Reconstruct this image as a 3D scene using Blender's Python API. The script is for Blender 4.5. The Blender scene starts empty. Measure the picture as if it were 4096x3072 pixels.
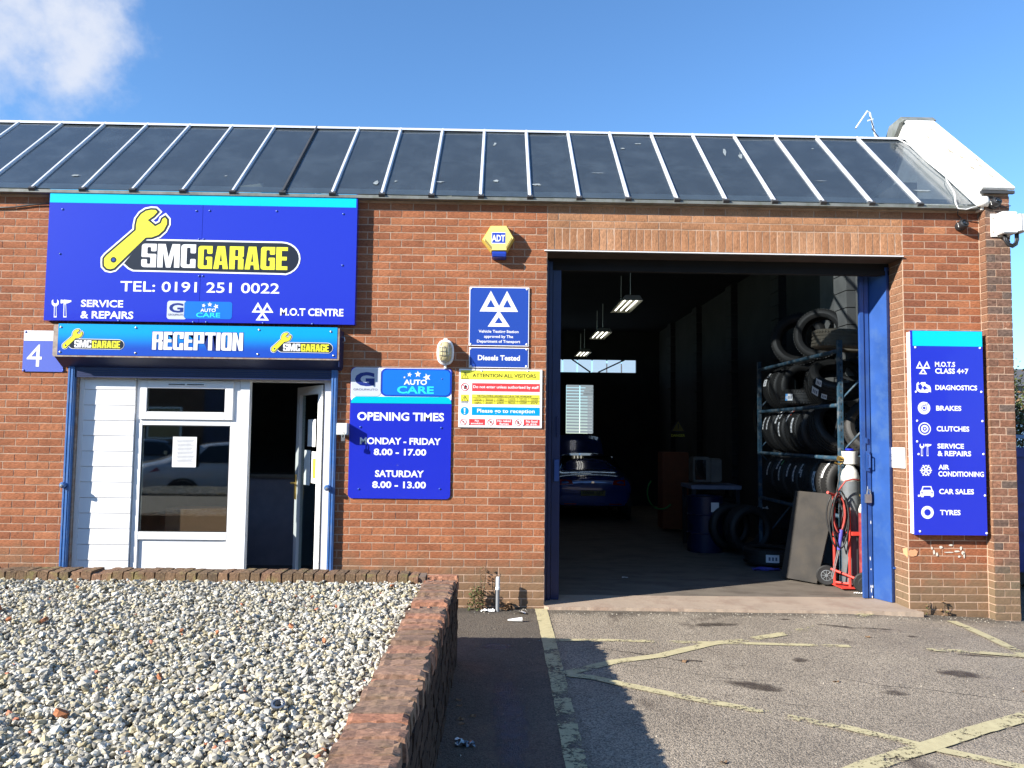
import bpy, bmesh, math, random
import numpy as np
from mathutils import Vector, Matrix, Euler
random.seed(7); rng = np.random.default_rng(11)
S = bpy.context.scene; COL = S.collection
PI = math.pi

# ---------------------------------------------------------------- camera
cam = bpy.data.cameras.new('camera'); camo = bpy.data.objects.new('camera', cam); COL.objects.link(camo)
CAM = Vector((-0.4785, -7.6679, 1.6746))
FW = Vector((0.018319, 0.997762, 0.064306)); RT = Vector((0.999743, -0.019139, 0.012147)); UP = Vector((-0.013351, -0.064067, 0.997856))
camo.matrix_world = Matrix(((RT.x, UP.x, -FW.x, CAM.x), (RT.y, UP.y, -FW.y, CAM.y), (RT.z, UP.z, -FW.z, CAM.z), (0, 0, 0, 1)))
cam.sensor_width = 36; cam.lens = 36 * 3100 / 4096; cam.clip_start = 0.05; cam.clip_end = 600
S.camera = camo

# ---------------------------------------------------------------- sky and sun
SUN = Vector((-1, -0.53, 0.555)).normalized()
ELEV = math.asin(SUN.z); AZ = math.atan2(SUN.x, SUN.y)
w = bpy.data.worlds.new('World'); S.world = w; w.use_nodes = True
nt = w.node_tree; nt.nodes.clear()
def N(nt, t, **k):
    n = nt.nodes.new(t)
    for a, b in k.items(): setattr(n, a, b)
    return n
out = N(nt, 'ShaderNodeOutputWorld'); bg = N(nt, 'ShaderNodeBackground'); bg.inputs[1].default_value = 0.08
sky = N(nt, 'ShaderNodeTexSky', sky_type='NISHITA'); sky.sun_disc = False; sky.sun_elevation = ELEV; sky.sun_rotation = AZ
sky.altitude = 0; sky.air_density = 1.0; sky.dust_density = 0.0; sky.ozone_density = 3.0
tc = N(nt, 'ShaderNodeTexCoord')
# soft cumulus patches drifting in a few parts of the sky
wz = N(nt, 'ShaderNodeTexNoise'); wz.inputs['Scale'].default_value = 7; wz.inputs['Detail'].default_value = 6; wz.inputs['Roughness'].default_value = .6; nt.links.new(tc.outputs['Generated'], wz.inputs['Vector'])
wa = N(nt, 'ShaderNodeVectorMath', operation='SUBTRACT'); nt.links.new(wz.outputs['Color'], wa.inputs[0]); wa.inputs[1].default_value = (.5, .5, .5)
wb = N(nt, 'ShaderNodeVectorMath', operation='MULTIPLY_ADD'); nt.links.new(wa.outputs[0], wb.inputs[0]); wb.inputs[1].default_value = (.3, .3, .3); nt.links.new(tc.outputs['Generated'], wb.inputs[2])
nz = N(nt, 'ShaderNodeTexNoise'); nz.inputs['Scale'].default_value = 6; nz.inputs['Detail'].default_value = 7; nz.inputs['Roughness'].default_value = 0.55
nt.links.new(tc.outputs['Generated'], nz.inputs['Vector'])
total = None
for d, rad in (((-0.465, 0.79, 0.455), 0.10), ((-0.535, 0.76, 0.465), 0.105), ((-0.9, 0.1, 0.5), 0.2), ((0.8, -0.4, 0.55), 0.2), ((0.2, -0.9, 0.5), 0.22)):
    v = Vector(d).normalized()
    dist = N(nt, 'ShaderNodeVectorMath', operation='DISTANCE'); nt.links.new(wb.outputs[0], dist.inputs[0]); dist.inputs[1].default_value = v
    mr = N(nt, 'ShaderNodeMapRange'); mr.inputs[1].default_value = rad * 1.35; mr.inputs[2].default_value = 0.0; mr.inputs[3].default_value = 0; mr.inputs[4].default_value = 1
    nt.links.new(dist.outputs['Value'], mr.inputs[0])
    if total is None: total = mr.outputs[0]
    else:
        ad = N(nt, 'ShaderNodeMath', operation='MAXIMUM'); nt.links.new(total, ad.inputs[0]); nt.links.new(mr.outputs[0], ad.inputs[1]); total = ad.outputs[0]
m1 = N(nt, 'ShaderNodeMath', operation='MULTIPLY_ADD'); nt.links.new(nz.outputs['Fac'], m1.inputs[0]); m1.inputs[1].default_value = 1.2; m1.inputs[2].default_value = -.78
m2 = N(nt, 'ShaderNodeMath', operation='MULTIPLY_ADD'); nt.links.new(total, m2.inputs[0]); m2.inputs[1].default_value = 1.75; nt.links.new(m1.outputs[0], m2.inputs[2])
m3 = N(nt, 'ShaderNodeMapRange'); m3.interpolation_type = 'SMOOTHSTEP'; m3.inputs[1].default_value = 0.0; m3.inputs[2].default_value = 1.25; m3.inputs[3].default_value = 0; m3.inputs[4].default_value = 0.95
nt.links.new(m2.outputs[0], m3.inputs[0])
gate = N(nt, 'ShaderNodeMath', operation='MULTIPLY'); nt.links.new(m3.outputs[0], gate.inputs[0])
g2 = N(nt, 'ShaderNodeMapRange'); g2.inputs[1].default_value = 0.0; g2.inputs[2].default_value = 0.12; nt.links.new(total, g2.inputs[0]); nt.links.new(g2.outputs[0], gate.inputs[1])
mx = N(nt, 'ShaderNodeMixRGB'); mx.inputs[2].default_value = (4.3, 4.6, 5.3, 1)
tint = N(nt, 'ShaderNodeMixRGB', blend_type='MULTIPLY'); tint.inputs[0].default_value = 1; tint.inputs[2].default_value = (0.82, 1.12, 1.36, 1)
nt.links.new(sky.outputs[0], tint.inputs[1])
nt.links.new(gate.outputs[0], mx.inputs[0]); nt.links.new(tint.outputs[0], mx.inputs[1])
nt.links.new(mx.outputs[0], bg.inputs[0]); nt.links.new(bg.outputs[0], out.inputs[0])
sl = bpy.data.lights.new('sun', 'SUN'); sl.energy = 5.0; sl.angle = math.radians(0.55); sl.color = (1, 0.94, 0.85)
so = bpy.data.objects.new('sun', sl); COL.objects.link(so); so.rotation_euler = SUN.to_track_quat('Z', 'Y').to_euler()
S.view_settings.view_transform = 'Standard'; S.view_settings.look = 'None'; S.view_settings.gamma = 1; S.view_settings.use_curve_mapping = False
S.view_settings.exposure = 1.2
S.render.engine = 'CYCLES'
try:
    S.cycles.use_denoising = True; S.cycles.denoiser = 'OPENIMAGEDENOISE'
    S.cycles.max_bounces = 8; S.cycles.transparent_max_bounces = 12; S.cycles.caustics_reflective = False; S.cycles.sample_clamp_indirect = 6
except Exception: pass

# ---------------------------------------------------------------- materials
def links(nt, *pairs):
    for a, b in pairs: nt.links.new(a, b)
def mat(name, col, rough=0.6, metal=0.0, var=0.0, vscale=8.0, bump=0.0, bscale=60.0, dirt=None, dscale=3.0, damt=0.5, spec=0.5, coat=0.0, stretch=None, emit=0.0):
    m = bpy.data.materials.new(name); m.use_nodes = True; nt = m.node_tree; b = nt.nodes['Principled BSDF']
    b.inputs['Roughness'].default_value = rough; b.inputs['Metallic'].default_value = metal
    b.inputs['Specular IOR Level'].default_value = spec; b.inputs['Coat Weight'].default_value = coat
    b.inputs['Base Color'].default_value = (*col, 1)
    if emit: b.inputs['Emission Color'].default_value = (*col, 1); b.inputs['Emission Strength'].default_value = emit
    if var or bump or dirt:
        geo = N(nt, 'ShaderNodeTexCoord'); vec = geo.outputs['Object']
        if stretch:
            mp = N(nt, 'ShaderNodeMapping'); mp.inputs['Scale'].default_value = stretch; nt.links.new(vec, mp.inputs[0]); vec = mp.outputs[0]
        c = None
        if var:
            n1 = N(nt, 'ShaderNodeTexNoise'); n1.inputs['Scale'].default_value = vscale; n1.inputs['Detail'].default_value = 6; nt.links.new(vec, n1.inputs[0])
            r = N(nt, 'ShaderNodeMapRange'); r.inputs[1].default_value = .3; r.inputs[2].default_value = .7; r.inputs[3].default_value = 1 - var; r.inputs[4].default_value = 1 + var
            nt.links.new(n1.outputs['Fac'], r.inputs[0])
            mm = N(nt, 'ShaderNodeVectorMath', operation='SCALE'); mm.inputs[0].default_value = col; nt.links.new(r.outputs[0], mm.inputs['Scale']); c = mm.outputs[0]
        if dirt:
            n2 = N(nt, 'ShaderNodeTexNoise'); n2.inputs['Scale'].default_value = dscale; n2.inputs['Detail'].default_value = 8; n2.inputs['Roughness'].default_value = .65; nt.links.new(vec, n2.inputs[0])
            r = N(nt, 'ShaderNodeMapRange'); r.inputs[1].default_value = .48; r.inputs[2].default_value = .66; r.inputs[3].default_value = 0; r.inputs[4].default_value = damt; nt.links.new(n2.outputs['Fac'], r.inputs[0])
            x = N(nt, 'ShaderNodeMixRGB'); nt.links.new(r.outputs[0], x.inputs[0])
            if c: nt.links.new(c, x.inputs[1])
            else: x.inputs[1].default_value = (*col, 1)
            x.inputs[2].default_value = (*dirt, 1); c = x.outputs[0]
        if c: nt.links.new(c, b.inputs['Base Color'])
        if bump:
            n3 = N(nt, 'ShaderNodeTexNoise'); n3.inputs['Scale'].default_value = bscale; n3.inputs['Detail'].default_value = 5; nt.links.new(vec, n3.inputs[0])
            bp = N(nt, 'ShaderNodeBump'); bp.inputs['Strength'].default_value = 1; bp.inputs['Distance'].default_value = bump; nt.links.new(n3.outputs['Fac'], bp.inputs['Height']); nt.links.new(bp.outputs[0], b.inputs['Normal'])
    return m

def brick_mat(name, base, dark, light, grain=(6, 40, 46), grain_d=0.0035, moss=0.0, weather=True):
    """fired clay: per-brick tone (object colour or the 'tone' attribute), bark-like relief, soot and lime in patches"""
    m = bpy.data.materials.new(name); m.use_nodes = True; nt = m.node_tree; b = nt.nodes['Principled BSDF']
    b.inputs['Roughness'].default_value = .88; b.inputs['Specular IOR Level'].default_value = .25
    oi = N(nt, 'ShaderNodeObjectInfo'); at = N(nt, 'ShaderNodeAttribute', attribute_name='tone')
    add = N(nt, 'ShaderNodeVectorMath', operation='ADD'); links(nt, (oi.outputs['Color'], add.inputs[0]), (at.outputs['Color'], add.inputs[1]))
    sp = N(nt, 'ShaderNodeSeparateXYZ'); nt.links.new(add.outputs[0], sp.inputs[0])
    cr = N(nt, 'ShaderNodeValToRGB'); nt.links.new(sp.outputs[0], cr.inputs[0])
    e = cr.color_ramp.elements; e[0].color = (*dark, 1); e[0].position = 0; e[1].color = (*light, 1); e[1].position = 1
    k = cr.color_ramp.elements.new(.45); k.color = (*base, 1)
    geo = N(nt, 'ShaderNodeNewGeometry')
    mp = N(nt, 'ShaderNodeMapping'); mp.inputs['Scale'].default_value = grain; nt.links.new(geo.outputs['Position'], mp.inputs[0])
    n1 = N(nt, 'ShaderNodeTexNoise'); n1.inputs['Scale'].default_value = 1; n1.inputs['Detail'].default_value = 6; n1.inputs['Roughness'].default_value = .62; n1.inputs['Distortion'].default_value = .6; nt.links.new(mp.outputs[0], n1.inputs[0])
    r1 = N(nt, 'ShaderNodeMapRange'); r1.inputs[1].default_value = .32; r1.inputs[2].default_value = .68; r1.inputs[3].default_value = .5; r1.inputs[4].default_value = 1.22; nt.links.new(n1.outputs['Fac'], r1.inputs[0])
    v1 = N(nt, 'ShaderNodeVectorMath', operation='SCALE'); links(nt, (cr.outputs[0], v1.inputs[0]), (r1.outputs[0], v1.inputs['Scale']))
    # broad patches
    n2 = N(nt, 'ShaderNodeTexNoise'); n2.inputs['Scale'].default_value = 2.3; n2.inputs['Detail'].default_value = 7; n2.inputs['Roughness'].default_value = .6; nt.links.new(geo.outputs['Position'], n2.inputs[0])
    r2 = N(nt, 'ShaderNodeMapRange'); r2.inputs[1].default_value = .35; r2.inputs[2].default_value = .7; r2.inputs[3].default_value = 1.1; r2.inputs[4].default_value = .78; nt.links.new(n2.outputs['Fac'], r2.inputs[0])
    v2 = N(nt, 'ShaderNodeVectorMath', operation='SCALE'); links(nt, (v1.outputs[0], v2.inputs[0]), (r2.outputs[0], v2.inputs['Scale']))
    c = v2.outputs[0]
    if weather:  # damp green-grey band at the foot of the wall, noisy edge
        sz = N(nt, 'ShaderNodeSeparateXYZ'); nt.links.new(geo.outputs['Position'], sz.inputs[0])
        n4 = N(nt, 'ShaderNodeTexNoise'); n4.inputs['Scale'].default_value = 5; n4.inputs['Detail'].default_value = 5; nt.links.new(geo.outputs['Position'], n4.inputs[0])
        ad = N(nt, 'ShaderNodeMath', operation='MULTIPLY_ADD'); ad.inputs[1].default_value = .55; links(nt, (n4.outputs['Fac'], ad.inputs[0]), (sz.outputs[2], ad.inputs[2]))
        rr = N(nt, 'ShaderNodeMapRange'); rr.inputs[1].default_value = .82; rr.inputs[2].default_value = .5; rr.inputs[3].default_value = 0; rr.inputs[4].default_value = .72; nt.links.new(ad.outputs[0], rr.inputs[0])
        x = N(nt, 'ShaderNodeMixRGB'); x.inputs[2].default_value = (.16, .125, .075, 1); links(nt, (rr.outputs[0], x.inputs[0]), (c, x.inputs[1])); c = x.outputs[0]
    if moss:
        n5 = N(nt, 'ShaderNodeTexNoise'); n5.inputs['Scale'].default_value = 7; n5.inputs['Detail'].default_value = 8; n5.inputs['Roughness'].default_value = .7; nt.links.new(geo.outputs['Position'], n5.inputs[0])
        rr = N(nt, 'ShaderNodeMapRange'); rr.inputs[1].default_value = .52; rr.inputs[2].default_value = .66; rr.inputs[3].default_value = 0; rr.inputs[4].default_value = moss; nt.links.new(n5.outputs['Fac'], rr.inputs[0])
        x = N(nt, 'ShaderNodeMixRGB'); x.inputs[2].default_value = (.23, .2, .07, 1); links(nt, (rr.outputs[0], x.inputs[0]), (c, x.inputs[1])); c = x.outputs[0]
    nt.links.new(c, b.inputs['Base Color'])
    bp = N(nt, 'ShaderNodeBump'); bp.inputs['Strength'].default_value = 1; bp.inputs['Distance'].default_value = grain_d; links(nt, (n1.outputs['Fac'], bp.inputs['Height']), (bp.outputs[0], b.inputs['Normal']))
    return m

MT = {}
MT['brick'] = brick_mat('facing brick', (.37, .134, .061), (.25, .09, .047), (.48, .20, .095), grain=(34, 60, 190), grain_d=.004)
MT['reveal_brick'] = brick_mat('reveal brick', (.25, .125, .07), (.18, .09, .055), (.32, .17, .10), grain=(60, 34, 190))
MT['soldier'] = brick_mat('soldier brick', (.43, .205, .1), (.34, .165, .085), (.54, .3, .17), grain=(190, 60, 34), weather=False)
MT['pier_brick'] = brick_mat('pier brick', (.26, .12, .072), (.14, .10, .08), (.33, .165, .10), grain=(30, 30, 60), grain_d=.002)
MT['garden_brick'] = brick_mat('garden brick', (.29, .18, .125), (.20, .135, .095), (.50, .20, .11), grain=(40, 110, 60), grain_d=.0045, moss=.15, weather=False)
MT['garden_side'] = brick_mat('shaded garden side brick', (.075, .045, .031), (.05, .031, .023), (.10, .052, .034), grain=(50, 45, 9), grain_d=.007, weather=False)  # wall side lies in shade; that shade is put into its colour
MT['mossy_brick'] = brick_mat('mossy garden brick', (.19, .12, .068), (.13, .09, .055), (.25, .14, .085), grain=(90, 50, 60), grain_d=.005, moss=.6, weather=False)
MT['mortar'] = mat('mortar', (.45, .31, .22), .95, var=.16, vscale=9, bump=.002, bscale=90, dirt=(.2, .14, .09), dscale=4, damt=.5)
MT['dark_mortar'] = mat('dark mortar', (.15, .105, .075), .95, var=.3, vscale=9, bump=.004, bscale=60)
MT['b'] = mat('sign blue', (.013, .025, .44), .25, spec=.5, coat=.2)
MT['mb'] = mat('sign mid blue', (.018, .06, .34), .3, spec=.5)
MT['fourblue'] = mat('number plate blue', (.1, .14, .5), .3)
MT['ab'] = mat('alarm blue', (.02, .06, .42), .35)
MT['w'] = mat('sign white', (.8, .8, .8), .35)
MT['cy'] = mat('sign cyan', (0.0, .52, .75), .25)
MT['cy2'] = mat('sign turquoise', (0.0, .45, .58), .25)
MT['ly'] = mat('print turquoise', (.03, .62, .75), .3)
MT['y'] = mat('logo yellow', (.83, .8, .04), .3)
MT['ye'] = mat('warning yellow', (.78, .72, .06), .35)
MT['k'] = mat('print black', (.015, .015, .018), .35)
MT['kk'] = mat('logo black', (.012, .014, .022), .3)
MT['nv'] = mat('print navy', (.015, .03, .2), .3)
MT['gr'] = mat('print grey', (.14, .15, .2), .35)
MT['si'] = mat('badge silver', (.52, .55, .62), .3)
MT['lb'] = mat('badge deep blue', (.012, .05, .42), .25)
MT['lb2'] = mat('badge azure', (.01, .15, .62), .25)
MT['bb'] = mat('print azure', (0.0, .29, .7), .3)
MT['rd'] = mat('print red', (.62, .05, .055), .35)
MT['m'] = mat('zinc', (.5, .5, .5), .35, .8)
MT['white_metal'] = mat('white folded metal', (.78, .78, .78), .35)
MT['pvc'] = mat('white upvc', (.8, .8, .8), .28, var=.03, vscale=2)
MT['gasket'] = mat('gasket black', (.02, .02, .02), .6)
MT['blue_paint'] = mat('blue door paint', (.022, .07, .25), .38, var=.16, vscale=3, dirt=(.045, .10, .25), dscale=5, damt=.7, bump=.0012, bscale=18)
MT['blue_dark'] = mat('dark blue paint', (.008, .018, .075), .4, var=.2, vscale=3)  # on the left door leaf this darker blue carries the jamb's shade
MT['blue_rail'] = mat('guide rail blue', (.055, .15, .38), .35, var=.1, vscale=4, dirt=(.3, .33, .36), dscale=9, damt=.25)
MT['rust_frame'] = mat('weathered frame', (.3, .24, .2), .6, var=.3, vscale=20, dirt=(.22, .09, .04), dscale=14, damt=.8)
MT['alu'] = mat('aluminium bar', (.82, .83, .85), .3, .35, var=.08, vscale=4)
MT['alu_dark'] = mat('dark bar cap', (.05, .05, .05), .5)
MT['lead'] = mat('lead flashing', (.17, .18, .17), .6, var=.25, vscale=7, dirt=(.1, .11, .07), dscale=12, damt=.7)
MT['white_render'] = mat('painted coping', (.82, .81, .78), .6, var=.04, vscale=5, dirt=(.42, .38, .28), dscale=3.2, damt=.4, bump=.003, bscale=14)
MT['flake'] = mat('bare coping patch', (.36, .31, .22), .8, var=.2, vscale=20)
MT['black_plastic'] = mat('black plastic', (.02, .021, .023), .45, spec=.4)
MT['grey_plastic'] = mat('grey plastic pipe', (.2, .21, .22), .5, var=.1)
MT['white_plastic'] = mat('white plastic', (.75, .75, .73), .4, var=.05)
MT['alarm_yellow'] = mat('alarm yellow', (.8, .66, .2), .4)
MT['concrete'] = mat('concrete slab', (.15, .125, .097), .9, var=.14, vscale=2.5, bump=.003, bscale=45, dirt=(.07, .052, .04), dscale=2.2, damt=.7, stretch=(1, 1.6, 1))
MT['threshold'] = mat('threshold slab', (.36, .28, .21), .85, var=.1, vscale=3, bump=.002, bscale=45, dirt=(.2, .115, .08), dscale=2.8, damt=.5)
MT['int_wall'] = mat('dimmed blockwork', (.028, .028, .028), .9, var=.25, vscale=2, bump=.004, bscale=12)  # the deep hall's lack of daylight is put into this wall colour
MT['int_near'] = mat('daylit blockwork', (.16, .16, .155), .9, var=.25, vscale=2, bump=.004, bscale=12)  # paler near bay: daylight from the doorway put into the colour
MT['int_dark'] = mat('dimmed ceiling and rail', (.008, .008, .009), .95, var=.3, vscale=2)  # near black: the unlit interior is put into the colour
MT['int_panel'] = mat('office wall', (.14, .14, .15), .9, var=.1)
MT['rubber'] = mat('tyre rubber', (.013, .0128, .0125), .62, var=.2, vscale=5, bump=.0012, bscale=90)
MT['dusty_rubber'] = mat('dusty tyre rubber', (.1, .085, .062), .85, var=.2, vscale=9, bump=.002, bscale=90)
MT['rack_blue'] = mat('rack blue', (.022, .062, .1), .5, var=.3, vscale=9, dirt=(.2, .2, .19), dscale=13, damt=.6)
MT['sticker'] = mat('label paper', (.75, .75, .75), .5)
MT['sticker_blue'] = mat('label blue', (.1, .35, .75), .5)
MT['sticker_green'] = mat('label green', (.08, .45, .16), .5)
MT['sticker_red'] = mat('label red', (.65, .12, .07), .5)
MT['sticker_cream'] = mat('label cream', (.6, .55, .35), .5)
MT['board'] = mat('dark board', (.024, .021, .018), .8, var=.3, vscale=4, dirt=(.05, .04, .028), dscale=3, damt=.5)
MT['cyl_grey'] = mat('cylinder grey', (.13, .145, .155), .45, var=.1, dirt=(.12, .1, .08), dscale=9, damt=.4)
MT['cyl_white'] = mat('cylinder white', (.72, .71, .66), .45, var=.06, dirt=(.4, .35, .25), dscale=14, damt=.4)
MT['cyl_maroon'] = mat('cylinder maroon', (.23, .03, .035), .5, var=.2, dirt=(.3, .12, .1), dscale=16, damt=.5)
MT['red_paint'] = mat('trolley red', (.55, .05, .035), .45, var=.15)
MT['hose_black'] = mat('black hose', (.02, .02, .02), .5)
MT['hose_red'] = mat('red hose', (.33, .045, .035), .5)
MT['hose_blue'] = mat('purple handle', (.08, .07, .35), .45)
MT['steel'] = mat('bare steel', (.45, .45, .44), .35, .9, var=.1)
MT['brass'] = mat('brass', (.7, .48, .15), .3, .9)
MT['orange'] = mat('orange cabinet', (.22, .05, .008), .6, var=.1)
MT['crt'] = mat('dimmed monitor case', (.13, .125, .11), .6, var=.15)  # case toned down, the dim hall put into its colour
MT['drum_blue'] = mat('blue drum', (.004, .01, .045), .4)
MT['green'] = mat('green hose', (.02, .2, .04), .5)
MT['paper'] = mat('paper', (.8, .8, .78), .7, var=.06, vscale=20)
MT['car_blue'] = mat('car paint blue', (.02, .06, .30), .16, .15, coat=1)
MT['car_white'] = mat('car paint white', (.62, .63, .64), .16, coat=1)
MT['car_silver'] = mat('car paint grey', (.18, .19, .2), .2, .5, coat=1)
MT['car_glass'] = mat('car glass', (.01, .012, .014), .05, coat=1)
MT['red_lens'] = mat('red lens', (.35, .01, .01), .15, coat=1)
MT['clear_lens'] = mat('clear lens', (.6, .6, .6), .1, .3)
MT['chrome'] = mat('chrome', (.7, .7, .7), .12, 1)
MT['leaf'] = mat('leaf green', (.075, .095, .025), .6, var=.4, vscale=30)
MT['leaf_dry'] = mat('leaf brown', (.17, .1, .05), .8, var=.3, vscale=30)
MT['bark'] = mat('bark', (.12, .08, .05), .9, var=.3, vscale=10, bump=.01, bscale=20)
MT['pale_blue'] = mat('faded blue steel', (.14, .25, .4), .5, var=.15)
MT['tube'] = mat('fluorescent tube', (1, .97, .85), .4, emit=2.2)
MT['lamp_glass'] = mat('ribbed lamp glass', (.5, .43, .24), .25, var=.12, vscale=40)
MT['far_brick'] = mat('far brick', (.13, .07, .045), .9, var=.2, vscale=1.5)
MT['roofing'] = mat('roofing', (.08, .08, .08), .9, var=.2)
MT['shelf_wood'] = mat('dark counter', (.2, .21, .28), .5, var=.1)
MT['pane_glow'] = mat('glowing window sheet', (.55, .66, .72), .5, emit=.25)  # emission stands in for daylight behind the rear window

def gradient_mat(name, c0, c1, z0, z1):
    m = bpy.data.materials.new(name); m.use_nodes = True; nt = m.node_tree; b = nt.nodes['Principled BSDF']
    b.inputs['Roughness'].default_value = .28
    g = N(nt, 'ShaderNodeNewGeometry'); s = N(nt, 'ShaderNodeSeparateXYZ'); r = N(nt, 'ShaderNodeMapRange'); x = N(nt, 'ShaderNodeMixRGB')
    r.inputs[1].default_value = z0; r.inputs[2].default_value = z1; r.interpolation_type = 'SMOOTHSTEP'
    x.inputs[1].default_value = (*c0, 1); x.inputs[2].default_value = (*c1, 1)
    links(nt, (g.outputs['Position'], s.inputs[0]), (s.outputs[2], r.inputs[0]), (r.outputs[0], x.inputs[0]), (x.outputs[0], b.inputs['Base Color']))
    return m
MT['recep_print'] = gradient_mat('two tone blue print', (.012, .065, .42), (.0, .30, .72), 2.43, 2.62)

def glass_mat(name, tint, trans=.8, rough=.02, dust=.0, ior=1.6, dcol=(.3, .33, .33)):
    m = bpy.data.materials.new(name); m.use_nodes = True; nt = m.node_tree; nt.nodes.clear()
    o = N(nt, 'ShaderNodeOutputMaterial'); t = N(nt, 'ShaderNodeBsdfTransparent'); t.inputs[0].default_value = (*tint, 1)
    g = N(nt, 'ShaderNodeBsdfGlossy'); g.inputs['Roughness'].default_value = rough; g.inputs[0].default_value = (1, 1, 1, 1)
    f = N(nt, 'ShaderNodeFresnel'); ge0 = N(nt, 'ShaderNodeNewGeometry'); io = N(nt, 'ShaderNodeMapRange'); io.inputs[3].default_value = ior; io.inputs[4].default_value = 1 / ior
    links(nt, (ge0.outputs['Backfacing'], io.inputs[0]), (io.outputs[0], f.inputs[0]))
    d = N(nt, 'ShaderNodeBsdfDiffuse'); d.inputs[0].default_value = (*dcol, 1)
    a = N(nt, 'ShaderNodeMixShader'); a.inputs[0].default_value = dust
    if dust:
        ge = N(nt, 'ShaderNodeNewGeometry'); n = N(nt, 'ShaderNodeTexNoise'); n.inputs['Scale'].default_value = 3; n.inputs['Detail'].default_value = 8; n.inputs['Roughness'].default_value = .7
        r = N(nt, 'ShaderNodeMapRange'); r.inputs[1].default_value = .45; r.inputs[2].default_value = .75; r.inputs[3].default_value = dust * .85; r.inputs[4].default_value = dust * 1.35
        links(nt, (ge.outputs['Position'], n.inputs[0]), (n.outputs['Fac'], r.inputs[0]), (r.outputs[0], a.inputs[0]))
    b = N(nt, 'ShaderNodeMixShader')
    links(nt, (t.outputs[0], a.inputs[1]), (d.outputs[0], a.inputs[2]), (f.outputs[0], b.inputs[0]), (a.outputs[0], b.inputs[1]), (g.outputs[0], b.inputs[2]), (b.outputs[0], o.inputs[0]))
    return m
MT['glass'] = glass_mat('window glass', (.75, .8, .8), ior=2.0)
MT['roof_glass'] = glass_mat('dirty roof glass', (.38, .43, .47), rough=.13, dust=.36, dcol=(.11, .14, .165))
MT['door_glass'] = glass_mat('door glass', (.6, .7, .68), ior=1.9)

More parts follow.
